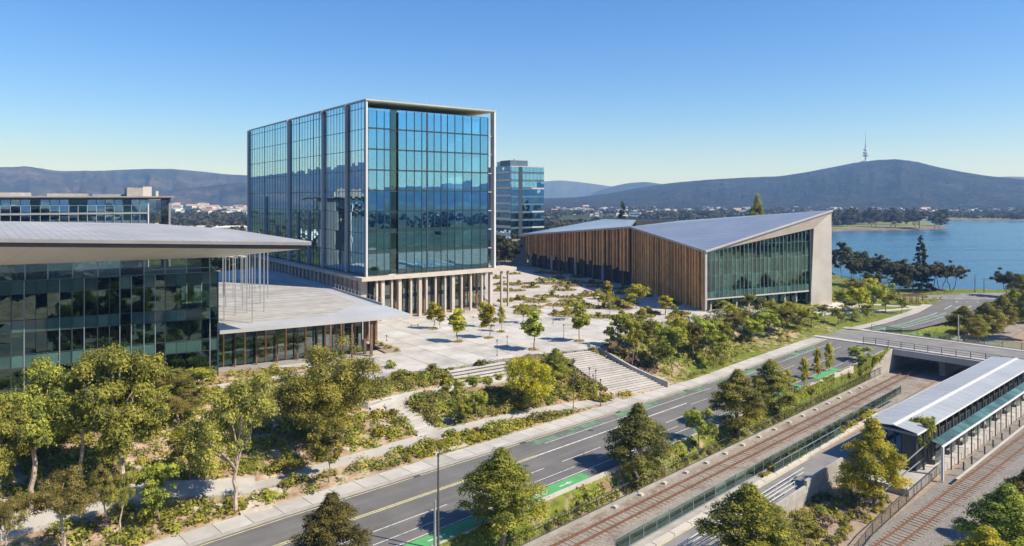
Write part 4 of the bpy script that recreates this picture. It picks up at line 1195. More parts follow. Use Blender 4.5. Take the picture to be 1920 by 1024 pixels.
fW.ub('plinth_slab', M['slab'], wb, 0.1, LW, 2.55, 2.88, -2.0, 0.05)
for k in range(8):
    fW.ub('ground_column', M['concrete'], wb, 2 + k * 4, 2.4 + k * 4, 0, 2.55, -1.2, -0.8)
fW.ub('frame_post', M['mullion'], wb, LW + 0.02, LW + 0.5, 0.0, Qt.z - 0.3, -0.4, 0.25)
# triangular soffit between roof edge and glass head
so = [Ct + Vector((0.1, -0.25, -0.3)), rK + Vector((-0.3, 0.0, -0.55)), Qt + Vector((-.2, -0.1, -0.1)), fW.p(0.2, Ct.z - 0.55, 0.05)]
MB().add(so + [v + Vector((0, 0.25, 0.05)) for v in so], [(0, 3, 2, 1), (4, 5, 6, 7), (0, 1, 5, 4), (1, 2, 6, 5), (2, 3, 7, 6), (3, 0, 4, 7)]).build('soffit', M['beige'], wb)  # beige puts the overhang's shade into the soffit colour
# concrete blade wall at the right end
bl = [Q0 + Vector((0, 0, -2.5)), K0 + Vector((0, 0, -3.5)), K0 + Vector((-0.6, 1.6, -3.5)), Q0 + Vector((-0.6, 1.6, -2.5))]
tp = [Qt.copy(), Kt - Vector((0, 0, 0.55)), Kt + Vector((-0.6, 1.6, -0.55)), Qt + Vector((-0.6, 1.6, 0))]
MB().hexa(bl, tp).build('blade_wall', M['white_concrete'], wb)
wallq('back_wall', K0 + Vector((0, 1.8, -1)), Vector((B1.x, B1.y, 0)), -3, -3, Kt.z - .8, B1.z - .6, M['white_concrete'], -0.3)

# ---- long glass building behind the flying roof at the left
D3 = 190.0
ob = empty('long_office', PD(160, 420, D3), 'long low office with two window bands behind the flying roof', 'office')
pR = PD(278, 372, D3); pL0 = PD(-120, 372, D3 - 26)
f3 = Frame((pL0.x, pL0.y, 0), (pR - pL0), 1); L3 = (pR - pL0).xy.length
z3 = Z(368, D3); 
m = MB(); f3.mb(m, 0, L3 + 0.0, -2, z3 - 0.5, -26, -0.3); m.build('body', M['blue_panel'], ob)
kk = int(L3 / 2.0)
for k in range(kk):
    a = L3 * k / kk; b_ = L3 * (k + 1) / kk
    for (y0, y1) in ((408, 396), (393, 372)):
        f3.ub('window', M['g_tower_side'] if rb.random() < .7 else M['g_dark'], ob, a + .08, b_ - .08, Z(y0, D3) - 0.5, Z(y1, D3) - 0.35, -0.22, -0.14, tl(0.006))
    if k % 1 == 0:
        f3.ub('mullion', M['galv'] if rb.random() < .4 else M['mullion_grey'], ob, a - .06, a + .06, Z(418, D3), Z(384, D3), -0.1, 0.12)
f3.ub('balcony_band', M['mullion_grey'], ob, 0, L3, Z(398, D3) - 0.4, Z(395.5, D3) - .3, -0.13, 0.25)
f3.ub('balcony_rail', M['mullion_grey'], ob, 0, L3, Z(384.5, D3) - 0.08, Z(384.5, D3), 0.1, 0.2)
m = MB(); f3.mb(m, -2, L3 + 6.2, z3 - 0.35, z3, -28, 1.6); m.build('roof', M['fascia'], ob)
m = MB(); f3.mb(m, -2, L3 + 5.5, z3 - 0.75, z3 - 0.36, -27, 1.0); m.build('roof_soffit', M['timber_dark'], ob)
f3.ub('end_frame', M['fascia'], ob, L3 + 5.0, L3 + 5.5, -1, z3 - .75, -12, 0.3)
for k in range(3):
    for (y0, y1) in ((412, 398), (396, 372)):
        f3.ub('window', M['g_clear'], ob, L3 + .3 + k * 1.55, L3 + 1.75 + k * 1.55, Z(y0, D3) - .4, Z(y1, D3) - .4, -0.2, -0.12, tl(0.004))
f3.ub('end_post', M['white_metal'], ob, L3 - 0.1, L3 + 0.15, -1, z3 - .75, -0.1, 0.2)
f3.ub('stair_wall', M['line_yellow'], ob, L3 + 2.1, L3 + 3.0, Z(425, D3), Z(407, D3), -3.0, -2.6)
p = PD(254, 366, D3 + 4)
f3.ub('plant_room', M['concrete'], ob, f3.at_px(240), f3.at_px(270), z3 + .02, Z(352, D3), -7, -2)
f3.ub('plant_room', M['white_concrete'], ob, f3.at_px(270) + .05, f3.at_px(287), z3 + .02, Z(350, D3), -7.5, -2.2)
f3.ub('vent', M['white_concrete'], ob, f3.at_px(298), f3.at_px(303), z3 + .02, Z(358, D3), -6, -5)
f3.ub('roof_plant', M['fascia'], ob, f3.at_px(176), f3.at_px(238), z3 + .02, z3 + 0.55, -10, -5)
f3.ub('roof_plant', M['concrete'], ob, f3.at_px(-20), f3.at_px(60), z3 + .02, z3 + 0.9, -14, -8)
f3.ub('roof_plant', M['concrete'], ob, f3.at_px(90), f3.at_px(170), z3 + .02, z3 + 0.7, -13, -8)

# ---- telecommunications tower on the mountain
tp_ = PD(1623, 301, BM * math.cos(math.atan((1623 - CX) / F)) + 20)
tt = empty('telecom_tower', tp_ - Vector((0, 0, 18)), 'slim telecommunications tower with round decks on the mountain top', 'tower')
zz = lambda y: Z(y, tp_.y)
def rev(name, prof, mat, n=14):
    m = MB(); vs = []; 
    for r_, z_ in prof:
        for k in range(n): vs.append((tp_.x + r_ * math.cos(k * 2 * math.pi / n), tp_.y + r_ * math.sin(k * 2 * math.pi / n), z_))
    fs = [tuple(range(n - 1, -1, -1)), tuple((len(prof) - 1) * n + k for k in range(n))]
    for i in range(len(prof) - 1):
        for k in range(n): fs.append((i * n + k, i * n + (k + 1) % n, (i + 1) * n + (k + 1) % n, (i + 1) * n + k))
    return m.add(vs, fs).build(name, mat, tt)
rev('shaft', [(4.72, zz(308)), (4.05, zz(300)), (3.37, zz(278)), (3.04, zz(272))], M['white_concrete'])
rev('deck', [(4.05, zz(294)), (12.15, zz(292.5)), (12.15, zz(291)), (4.05, zz(289.5))], M['concrete'])
rev('deck', [(4.05, zz(288.8)), (11.47, zz(288)), (11.47, zz(285.5)), (4.05, zz(284.5))], M['white_metal'])
rev('deck', [(3.37, zz(283)), (8.10, zz(282)), (8.10, zz(279.5)), (3.37, zz(278.5))], M['white_metal'])
rev('mast', [(3.04, zz(278)), (2.02, zz(266)), (1.22, zz(260)), (0.74, zz(247))], M['white_metal'], 8)
rev('base_building', [(17.54, zz(308)), (17.54, zz(302.0)), (16.19, zz(301.5))], M['white_paint'])
# ------------------------------------------------------------------ plaza, steps, walls
def in_poly(p, poly):
    x, y = p[0], p[1]; c = False
    for i in range(len(poly)):
        x1, y1 = poly[i - 1]; x2, y2 = poly[i]
        if (y1 > y) != (y2 > y) and x < (x2 - x1) * (y - y1) / (y2 - y1) + x1: c = not c
    return c
pf = [P(690, 712, 0).xy[:], P(740, 700, 0).xy[:], P(845, 690, 0).xy[:], P(940, 674, 0).xy[:], P(1010, 664, 0).xy[:], P(1102, 655, 0).xy[:], P(1128, 648, 0).xy[:], P(1165, 628, 0).xy[:], P(1235, 606, 0).xy[:], P(1330, 592, 0).xy[:]]
plaza_poly = pf + [(46.5, 163), (37.5, 206), (8, 268), (-6, 274), (-12, 200), (-3.5, 169), (-31, 148), (-44, 166), (-52, 150), (-46, 118), (-45.5, 107), (-30, 108)]
plaza = tag(MB().prism(plaza_poly, -3.5, -0.03).build('plaza', M['joint']), kind='structure')
fP = Frame((-31, 100, 0), dR, 1)
tower_foot = [fR.p(0.3, 0, -3.7).xy[:], fR.p(LR, 0, -3.7).xy[:], fR.p(LR, 0, -60).xy[:], fR.p(0, 0, -60).xy[:]]
SL = 5.0
sheet = MB(); nsl = 0
for i in range(-6, 26):
    for j in range(-44, 8):
        c = fP.p(i * SL + SL / 2, 0, j * SL + SL / 2 + 0)
        cor = [fP.p(i * SL + .04, 0, j * SL + .04), fP.p(i * SL + SL - .04, 0, j * SL + .04), fP.p(i * SL + SL - .04, 0, j * SL + SL - .04), fP.p(i * SL + .04, 0, j * SL + SL - .04)]
        ins_ = [in_poly(v, plaza_poly) for v in cor]
        if not any(ins_) or in_poly(c, tower_foot): continue
        # clip the slab to the plaza edge
        def clip(poly, ring):
            out = poly
            return out
        if not all(ins_):
            # cut against the front edges only: keep by subdividing
            sub = 10; any_ = False
            a0 = i * SL + .04; b0 = j * SL + .04; st_ = (SL - .08) / sub
            cells = [(p_, q_) for p_ in range(sub) for q_ in range(sub) if in_poly(fP.p(a0 + (p_ + .5) * st_, 0, b0 + (q_ + .5) * st_), plaza_poly)]
            if not cells: continue
            m = MB()
            for p_, q_ in cells:
                m.add([fP.p(a0 + p_ * st_, 0, b0 + q_ * st_), fP.p(a0 + (p_ + 1) * st_, 0, b0 + q_ * st_), fP.p(a0 + (p_ + 1) * st_, 0, b0 + (q_ + 1) * st_), fP.p(a0 + p_ * st_, 0, b0 + (q_ + 1) * st_)], [(0, 3, 2, 1)])
        else:
            m = MB().hexa([cor[0] - Vector((0, 0, .02)), cor[3] - Vector((0, 0, .02)), cor[2] - Vector((0, 0, .02)), cor[1] - Vector((0, 0, .02))], [cor[0], cor[3], cor[2], cor[1]])
        if nsl < 290 and c.y < 215:
            m.build('paving_slab', M['plaza'], plaza); nsl += 1
        else:
            sheet.add(m.v, m.f)
if sheet.v: tag(sheet.build('far_paving', M['plaza'], plaza), kind='stuff')

def draped(name, pts, width, mat, lift=0.09, parent=None, kind='structure', n=3, th=1.1):
    """a path laid over the ground"""
    P_ = [Vector((p[0], p[1], 0)) for p in pts]
    # resample
    L = [0]
    for a, b_ in zip(P_, P_[1:]): L.append(L[-1] + (b_ - a).length)
    k = max(2, int(L[-1] / 1.0) + 1); rows_ = []
    for q in np.linspace(0, L[-1], k):
        i = min(max(0, int(np.searchsorted(L, q)) - 1), len(P_) - 2)
        f = (q - L[i]) / max(1e-6, L[i + 1] - L[i])
        p = P_[i].lerp(P_[i + 1], f); rows_.append(p)
    # smooth
    for it in range(3):
        rows_ = [rows_[0]] + [(rows_[i - 1] + rows_[i] * 2 + rows_[i + 1]) / 4 for i in range(1, len(rows_) - 1)] + [rows_[-1]]
    m = MB(); vs = []
    for i, p in enumerate(rows_):
        d = (rows_[min(i + 1, k - 1)] - rows_[max(0, i - 1)]).normalized(); nn = Vector((d.y, -d.x, 0))
        hh = [p + nn * width * (j / (n - 1) - .5) for j in range(n)]
        zc_ = max(gz(v.x, v.y) for v in hh)
        for v in hh: vs.append((v.x, v.y, 0.35 * zc_ + 0.65 * gz(v.x, v.y) + lift))
        vs.append((hh[0].x, hh[0].y, zc_ - th)); vs.append((hh[-1].x, hh[-1].y, zc_ - th))
    w_ = n + 2; fs = []
    for i in range(k - 1):
        for j in range(n - 1): fs.append((i * w_ + j, i * w_ + j + 1, (i + 1) * w_ + j + 1, (i + 1) * w_ + j))
        fs.append((i * w_ + n, i * w_, (i + 1) * w_, (i + 1) * w_ + n)); fs.append((i * w_ + n - 1, i * w_ + n + 1, (i + 1) * w_ + n + 1, (i + 1) * w_ + n - 1))
    o = m.add(vs, fs).build(name, mat, parent)
    if kind: tag(o, kind=kind)
    return o
def gp(*a): return [G(*p) for p in a]
PATHS = []
def path(pts, width, mat='footpath', name='garden_path'):
    q = gp(*pts); PATHS.append((q, width)); return draped(name, q, width, M[mat])
path([(478, 912), (560, 893), (640, 868), (700, 852), (770, 830), (840, 810), (900, 797), (965, 782), (1040, 768), (1105, 757), (1160, 748)], 1.7)
path([(0, 995), (90, 970), (180, 945), (270, 925), (360, 918), (430, 918), (480, 912)], 3.6)
path([(30, 790), (75, 762), (120, 748)], 3.0)
path([(690, 765), (760, 745), (820, 733), (880, 722), (950, 712), (1020, 706)], 1.5)
path([(410, 726), (480, 715), (560, 705), (640, 700), (700, 706)], 2.0, 'plaza')
path([(1600, 566), (1640, 572), (1690, 575), (1740, 578)], 2.0)
path([(1560, 590), (1600, 585), (1660, 583), (1720, 577)], 1.6)
# open paving beside the hall's blade wall
draped('side_paving', [P(1520, 578, -0.4).xy[:], P(1560, 573, -0.8).xy[:], P(1610, 566, -2).xy[:]], 5.0, M['plaza'])
# patch of pale pavers by the kerb path
draped('paver_patch', gp((800, 845), (830, 836), (865, 828)), 3.4, M['rock'], 0.10)

# grand stair: fans from the plaza down to the footpath
stair = empty('grand_staircase', P(1150, 700, -2.4), 'wide pale stair descending from the plaza to the road footpath', 'staircase')
tl_, tr_ = P(1046, 663, 0), P(1103, 655.5, 0); bl_, br_ = P(1154, 744, -4.86), P(1246, 725, -4.86)
NS = 22
for k in range(NS):
    f0, f1 = k / NS, (k + 1) / NS
    a, b_ = tl_.lerp(bl_, f0), tr_.lerp(br_, f0); c_, d_ = tr_.lerp(br_, f1 + 0.01), tl_.lerp(bl_, f1 + 0.01)
    zt5 = -0.06 - (4.75) * (k + 0.5) / NS
    MB().prism([a.xy[:], d_.xy[:], c_.xy[:], b_.xy[:]], zt5 - 0.14, zt5).build('step', M['plaza'], stair)
    k_ = Vector((-.12, .06, 0))
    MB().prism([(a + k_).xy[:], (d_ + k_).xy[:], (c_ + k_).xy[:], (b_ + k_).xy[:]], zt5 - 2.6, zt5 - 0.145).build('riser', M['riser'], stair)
# curved side wall
sw = empty('stair_wall', P(1180, 690, -2), 'curved pale retaining wall along the right side of the wide stair', 'wall')
wp = [P(1106, 655, -0.15), P(1122, 659, -0.6), P(1150, 676, -1.6), P(1185, 696, -2.9), P(1220, 712, -4.0), P(1252, 724.5, -4.7)]
for a, b_ in zip(wp, wp[1:]):
    MB().hexa(*[[Vector((v.x, v.y, z)) for v, z in zip((a, b_, b_ + Vector((.28, .28, 0)), a + Vector((.28, .28, 0))), zz_)] for zz_ in ((a.z - 2, b_.z - 2, b_.z - 2, a.z - 2), (a.z + .75, b_.z + .75, b_.z + .75, a.z + .75))]).build('wall_segment', M['concrete'], sw)
# seating steps at the plaza edge
seat = empty('seating_steps', P(895, 695, -1), 'row of long pale seating steps below the plaza edge', 'steps')
a0, b0 = P(838, 694, 0), P(944, 677, 0)
ddn = Vector(((b0 - a0).y, -(b0 - a0).x, 0)).normalized()
for k in range(6):
    a, b_ = a0 + ddn * (0.0 + k * 0.72), b0 + ddn * (0.0 + k * 0.72)
    c_, d_ = b_ + ddn * 0.75, a + ddn * 0.75
    z = -0.1 - k * 0.31
    MB().prism([a.xy[:], d_.xy[:], c_.xy[:], b_.xy[:]], z - 0.16, z).build('step', M['plaza'], seat)
    k_ = ddn * -0.16
    MB().prism([(a + k_).xy[:], (d_ + k_).xy[:], (c_ + k_).xy[:], (b_ + k_).xy[:]], z - 1.9, z - 0.165).build('riser', M['riser'], seat)  # dark riser colour paints the shadow line below each tread
# stepped path down the garden
gst = empty('garden_steps', G(770, 785), 'narrow run of pale steps zigzagging down through the garden shrubs', 'steps')
ga, gb = G(733, 752), G(806, 812)
gd = (gb - ga); gn = Vector((gd.y, -gd.x, 0)).normalized()
for k in range(12):
    c = ga.lerp(gb, (k + .5) / 12); w_ = 1.5 + 0.25 * (k % 3)
    u_ = Vector((gd.x, gd.y, 0)).normalized() * (Vector((gd.x, gd.y, 0)).length / 24 + .03)
    zt6 = gz(c.x, c.y) + 0.14
    MB().prism([(c - u_ - gn * w_).xy[:], (c - u_ + gn * w_).xy[:], (c + u_ + gn * w_).xy[:], (c + u_ - gn * w_).xy[:]], zt6 - 0.7, zt6 + 0.05 * (k % 2)).build('step', M['footpath'], gst)
gs2 = empty('kerb_steps', G(520, 965), 'few rough stone steps beside the footpath at the garden corner', 'steps')
for k in range(5):
    c = G(480 + k * 7, 958 - k * 9); 
    ubox('step', M['rock'], gs2, (c.x, c.y, c.z + 0.0 + 0.05), (0.5 + rb.random() * .3, 3.0, 0.35), R(-10) + math.atan2(UY, UX) + 1.57)
# low garden walls
def low_wall(label, pts, h, mat='concrete', name='garden_wall', th=0.3):
    q = gp(*pts)
    r_ = empty(name, q[0], label, 'wall')
    for a, b_ in zip(q, q[1:]):
        d = (b_ - a).normalized(); nn = Vector((-d.y, d.x, 0)) * th
        zt7 = max(a.z, b_.z) + h
        MB().hexa([Vector((v.x, v.y, min(a.z, b_.z) - .6)) for v in (a, b_, b_ + nn, a + nn)], [Vector((v.x, v.y, zt7)) for v in (a, b_, b_ + nn, a + nn)]).build('wall_segment', M[mat], r_)
    return r_
low_wall('pale terrace wall below the seating steps', [(830, 728), (890, 720), (950, 708)], 0.35)
low_wall('pale low wall above the mid garden path beside the steps', [(640, 760), (690, 768), (735, 752)], 0.35)
low_wall('low wall under the glazed pavilion front', [(420, 742), (520, 727), (600, 716)], 0.5, 'rock')
# planter beds on the plaza
def bed(px, py, rx, ry, z, name='planter_bed', mat='soil', n=14, ang=0.3, h=0.12):
    c = P(px, py, z); m = MB(); pts = []
    for k in range(n):
        a = k * 2 * math.pi / n; r_ = 1 + 0.12 * math.sin(3 * a + px)
        pts.append((c.x + rx * r_ * math.cos(a), c.y + ry * r_ * math.sin(a)))
    m.prism(pts, z - 0.05, z + h)
    return tag(m.build(name, M[mat]), kind='structure')
pb = empty('planter', P(735, 655, 0), 'long brown planter bed of low shrubs beside the canopy columns', 'planter')
q = [P(690, 648, 0), P(705, 640, 0), P(748, 655, 0), P(752, 660, 0), P(722, 663, 0)]
MB().prism([v.xy[:] for v in q[::-1]][::-1], -0.02, 0.22).build('soil', M['soil'], pb)

# ------------------------------------------------------------------ rail tracks
def track(name, label, p0, p1, s0, s1, nsl):
    d = (p1 - p0).normalized()
    f = Frame((p0.x, p0.y, TRK), d, 1)
    r_ = empty(name, (p0.x, p0.y, TRK), label, 'railway track', None)
    for sgn in (-1, 1):
        m = MB()
        m.bar(f.p(s0, 0.085, sgn * 0.72), f.p(s1, 0.085, sgn * 0.72), 0.08, 0.17)
        m.bar(f.p(s0, 0.015, sgn * 0.72), f.p(s1, 0.015, sgn * 0.72), 0.17, 0.03)
        m.build('rail', M['rail'], r_)
    n = 0; rest_ = MB(); u = s0 + .3
    while u < s1:
        if u > 2 and n < nsl:
            f.ub('sleeper', M['sleeper'], r_, u - .12, u + .12, -0.16, -0.085 + rb.uniform(-.03, .012), -1.28 + rb.uniform(-.04, .04), 1.28 + rb.uniform(-.04, .04)); n += 1
        else:
            f.mb(rest_, u - .12, u + .12, -0.16, -0.085, -1.28, 1.28)
        u += 0.68
    if rest_.v: tag(rest_.build('far_sleepers', M['sleeper'], r_), kind='stuff')
    return f
z = TRK + 0.1
a1 = (P(1033, 1024, z) + P(1075, 1024, z)) / 2; b1 = (P(1640, 724, z) + P(1640, 736, z)) / 2
TF1 = track('railway_track', 'railway track between the road verge and the glass fence, passing under the bridge', a1, b1, -6, 230, 180)
a2 = (P(1639, 1024, z) + P(1682, 1024, z)) / 2; b2_ = (P(1920, 814, z) + P(1920, 838, z)) / 2
TF2 = track('railway_track', 'railway track in grey gravel at the right of the station platform', a2, b2_, -6, 230, 120)

# ------------------------------------------------------------------ fences and railings
def fence(name, label, pts, h, bay, post=0.06, rails=(1.0, 0.08), fill='bars', mat='steel', glassmat='g_fence', gap=0.14, cat='fence', group=None, base=0.0):
    """pts: world points on the ground; posts, rails and one filled bay between each two posts"""
    r_ = empty(name, pts[0], label, cat, group)
    cache = {}
    for a, b_ in zip(pts, pts[1:]):
        L = (b_ - a).length; n = max(1, int(round(L / bay))); d = (b_ - a) / n
        ang_ = math.atan2(d.y, d.x); bl2 = d.length
        for k in range(n + (1 if b_ is pts[-1] else 0)):
            p = a + d * k
            ubox('post', M[mat], r_, (p.x, p.y, p.z + base + h / 2), (post, post, h), ang_)
        for k in range(n):
            p = a + d * k; q = p + d
            if fill == 'glass':
                ubox('panel', M[glassmat], r_, tuple((p + q) / 2 + Vector((0, 0, base + h * 0.5))), (bl2 - 0.14, 0.03, h - 0.22), ang_, (rb.gauss(0, .003), rb.gauss(0, .003)))
            elif fill == 'bars':
                kk_ = round(bl2, 2)
                if kk_ not in cache:
                    m = MB(); nb = int(bl2 / gap)
                    for i in range(1, nb):
                        m.box((i * bl2 / nb, 0, h * 0.5), (0.022, 0.022, h - 0.16))
                    cache[kk_] = m.mesh('bars', M[mat])
                o = bpy.data.objects.new('bars', cache[kk_]); o.parent = r_; o.location = p - wloc(r_) + Vector((0, 0, base)); o.rotation_euler = (0, -math.atan2(d.z, math.hypot(d.x, d.y)), ang_)
                col.objects.link(o)
            elif fill == 'wires':
                for i in range(3):
                    zz_ = Vector((0, 0, base + h * (0.25 + 0.22 * i)))
                    MB().bar(p + zz_, q + zz_, 0.02, 0.02).build('wire', M[mat], r_)
        for rf in rails:
            up = Vector((0, 0, base + h * rf - 0.03))
            MB().bar(a + up, b_ + up, 0.06, 0.06).build('rail', M[mat], r_)
    return r_
fence('track_fence', 'dark mesh fence on the concrete kerb left of the near track', [V3(45 + 20.0 * k, -47.58, -7.0) for k in range(0, 6)], 1.35, 2.5, 0.06, (1.0, 0.08), 'bars', 'steel', gap=0.25)
fence('glass_fence', 'glazed fence along the platform edge beside the near track', [V3(50, -39.25, -6.0), V3(80, -39.25, -6.0), V3(125, -39.25, -6.0)], 1.4, 2.2, 0.06, (1.0, 0.05), 'glass', 'mullion_grey')
fence('yard_fence', 'dark mesh fence along the left edge of the right hand track', [Vector((27.6, 60, TRK)), Vector((35.5, 68.9, TRK)), Vector((46.5, 79.5, TRK)), Vector((52.5, 85.2, TRK))], 1.25, 2.4, 0.06, (1.0, 0.1), 'bars', 'steel', gap=0.25)
# platform and access ramp
plat = tag(ribbon('platform', [30, 86], [-39.4, -39.4], [-33.6, -33.2], [-6.08] * 2, [-6.08] * 2, M['concrete'], skirt=1.4), kind='structure')
ribbon('platform_bay', [86.02, 145.5], [-33.4, -33.4], [-26.2, -23.4], [-6.6] * 2, [-6.6] * 2, M['plaza'], plat, skirt=1.0)
ribbon('platform_bay', [86.02, 114], [-39.4, -39.4], [-33.45, -33.45], [-6.08, -6.08], [-6.08, -6.08], M['soil'], plat, skirt=1.3)
ramp = ribbon('ramp_path', [40, 60, 100], [-37.4, -37.3, -37.2], [-34.0, -33.9, -33.6], [-6.045] * 3, [-6.045] * 3, M['asphalt_pale'], plat)
k = 0; s = 48.0
while s < 110:
    ribbon('edge_kerb', [s, s + 2.9], [-38.2] * 2, [-37.6] * 2, [-5.85] * 2, [-5.85] * 2, M['white_concrete'], plat, skirt=0.4); s += 3.0
ribbon('yellow_line', [40, 86], [-37.52, -37.38], [-37.44, -37.3], [-6.045] * 2, [-6.045] * 2, M['line_yellow'], plat)
# parapet wall of the ramp
rw = empty('ramp_wall', V3(70, -33.6, -7.2), 'concrete retaining wall with railing along the right side of the platform ramp', 'wall')
s = 44.0
while s < 85:
    e = min(s + 4.0, 86); 
    ribbon('wall_panel', [s + .02, e - .02], [-33.6] * 2, [-33.3] * 2, [-5.45 if s < 74 else -4.9] * 2, [-5.45 if s < 74 else -4.9] * 2, M['concrete'], rw, skirt=2.3); s += 4.0
fence('ramp_railing', 'pale pipe railing on top of the ramp wall', [V3(46, -33.75, -5.5), V3(74, -33.75, -5.5)], 1.0, 2.4, 0.05, (1.0, 0.5), 'none', 'white_metal')
fence('ramp_handrail', 'white inner handrail dividing the platform ramp', [V3(52, -35.2, -6.05), V3(80, -35.4, -6.05)], 1.0, 3.5, 0.05, (1.0, 0.5), 'none', 'white_metal')
fence('path_railing', 'grey glazed railing between ramp and shrub strip', [V3(78, -37.9, -5.85), V3(97, -37.9, -5.85)], 1.1, 2.2, 0.06, (1.0,), 'glass', 'mullion_grey')

# ------------------------------------------------------------------ station
sA = Vector((45.6, 83.6, -6.6)); sB = Vector((85.5, 118.5, -6.6))
fT = Frame(sA, sB - sA, 1); LT = (sB - sA).length
stn = empty('station_shelter', fT.p(0, 0, 0), 'long station platform shelter with a ridged pale metal roof', 'station')
zr_, zl_, zrr = 5.5, 5.17, 5.13
wl_, wr_ = -3.5, 2.6
n = 26
for k in range(n):
    a, b_ = LT * k / n, LT * (k + 1) / n
    for w0, w1, z0, z1 in ((wl_, -0.16, zl_, zr_), (0.16, wr_, zr_, zrr)):
        g = 0.02
        q = [fT.p(a + g, z0, w0), fT.p(a + g, z1, w1), fT.p(b_ - g, z1, w1), fT.p(b_ - g, z0, w0)]
        MB().hexa([v - Vector((0, 0, .06)) for v in q], q).build('roof_sheet', M['station_roof'], stn)
MB().hexa([fT.p(0, zl_ - .35, wl_ + .1), fT.p(0, zrr - .35, wr_ - .1), fT.p(LT, zrr - .35, wr_ - .1), fT.p(LT, zl_ - .35, wl_ + .1)], [fT.p(0, zl_ - .09, wl_ + .1), fT.p(0, zrr - .09, wr_ - .1), fT.p(LT, zrr - .09, wr_ - .1), fT.p(LT, zl_ - .09, wl_ + .1)]).build('roof_frame', M['fascia'], stn)
fT.ub('ridge_cap', M['white_metal'], stn, 0, LT, zr_ - 0.03, zr_ + 0.09, -0.2, 0.2)
for wv, zv in ((wl_, zl_), (wr_, zrr)):
    fT.ub('gutter', M['white_metal'], stn, -0.05, LT, zv - 0.22, zv - 0.02, wv - 0.1, wv + 0.06)
# lower glass awning and its white beam
for k in range(22):
    a = 3.0 + k * 2.2
    q = [fT.p(a + .03, 3.75, wr_ + 0.5), fT.p(a + 2.17, 3.75, wr_ + 0.5), fT.p(a + 2.17, 3.45, wr_ + 1.7), fT.p(a + .03, 3.45, wr_ + 1.7)]
    MB().hexa([v - Vector((0, 0, .04)) for v in q], q).build('awning_pane', M['awning'], stn)
fT.ub('awning_beam', M['white_metal'], stn, 2.6, LT, 3.34, 3.5, wr_ + 1.66, wr_ + 1.84)
for k in range(20):
    u = 3.2 + k * 2.55
    fT.ub('post', M['steel'] if k % 3 else M['galv'], stn, u - .06, u + .06, 0, 3.4, wr_ + 1.7, wr_ + 1.82)
    fT.ub('roof_post', M['steel'], stn, u - .09, u + .09, 0, 4.8, wr_ - 0.5, wr_ - 0.3)
    if k % 2: fT.ub('screen_pane', M['g_clear'], stn, u + .1, u + 2.3, 0.15, 3.2, wr_ - 0.02, wr_ + 0.03, tl(.006))
    fT.ub('shade_panel', M['mullion'] if k % 3 else M['g_spandrel'], stn, u + .1, u + 2.3, 0.5 if k % 4 else 0.1, 3.2, wr_ - 0.9, wr_ - 0.82)  # dark panels added to paint the shade inside the shelter
    fT.ub('left_post', M['steel'], stn, u - .08, u + .08, 0, 4.8, wl_ + .5, wl_ + .66)
fT.ub('back_wall', M['dark'], stn, 4, LT, 0, 4.6, -0.6, -0.4)
fT.ub('service_room', M['mullion'], stn, 2.0, 5.5, -0.6, 4.3, 0.2, 1.8)
fT.ub('end_column', M['white_metal'], stn, 2.7, 2.95, -0.6, 3.4, wr_ + 1.6, wr_ + 1.85)
MB().bar(fT.p(-6, 0.8, 1.2), fT.p(3, 2.9, 2.3), 0.09, 0.09).build('brace', M['galv'], stn)
MB().bar(fT.p(-6, -0.3, 1.2), fT.p(3, 1.5, 2.3), 0.09, 0.09).build('brace', M['galv'], stn)
for k in range(9):
    u = 6 + k * 4.1 + rb.uniform(-.6, .6)
    fT.ub('bollard', M['steel'], stn, u - .08, u + .08, 0, 1.0, wr_ + 2.75, wr_ + 2.9)
fT.ub('platform_edge', M['white_concrete'], stn, 3, LT, -0.02, 0.02, wr_ + 3.0, wr_ + 3.3)

# ------------------------------------------------------------------ bridge
br = empty('road_bridge', V3(154, -40, -3), 'concrete road bridge carrying the cross street over the tracks', 'bridge')
def dk(name, s0, s1, t0, t1, z0, z1, mat, parent=br):
    return MB().hexa([V3(s0, t0, z0), V3(s0, t1, z0), V3(s1, t1, z0), V3(s1, t0, z0)][::-1][::-1], [V3(s0, t0, z1), V3(s0, t1, z1), V3(s1, t1, z1), V3(s1, t0, z1)]).build(name, mat, parent)
dk('deck', 146.4, 163.2, -47.8, 30, -3.55, -3.06, M['concrete'])
dk('girder', 146.0, 146.7, -47.2, 30, -4.1, -2.98, M['white_concrete'])
dk('girder', 162.9, 163.5, -47.2, 30, -4.35, -2.98, M['concrete'])
for k in range(1, 6):
    dk('girder', 146.7 + k * 2.8, 147.3 + k * 2.8, -47.2, 30, -4.2, -3.56, M['concrete'])
dk('carriageway', 148.3, 161.0, -66, 30, -3.05, -2.975, M['asphalt_pale'])
dk('pavement', 146.7, 148.27, -66, 30, -3.05, -2.87, M['footpath'])
dk('pavement', 161.03, 162.88, -66, 30, -3.05, -2.87, M['footpath'])
dk('abutment', 146.1, 163.4, -49.2, -47.25, -8.2, -3.57, M['concrete'])
dk('pier', 149.0, 161.0, -40.2, -39.2, -8.2, -4.2, M['concrete'])
dk('pier', 149.0, 161.0, -22.5, -21.5, -8.2, -4.2, M['concrete'])
MB().hexa([V3(136, -48.2, -8), V3(146.2, -47.7, -8), V3(146.2, -47.3, -8), V3(136, -47.8, -8)], [V3(136, -48.2, -6.0), V3(146.2, -47.7, -2.98), V3(146.2, -47.3, -2.98), V3(136, -47.8, -6.0)]).build('wing_wall', M['concrete'], br)
tag(MB().add([V3(145.9, -69, -3.02), V3(145.9, -48, -3.02), V3(163.6, -48, -3.02), V3(163.6, -69, -3.02)], [(0, 1, 2, 3)]).build('crossroad', M['asphalt_pale']), kind='structure')
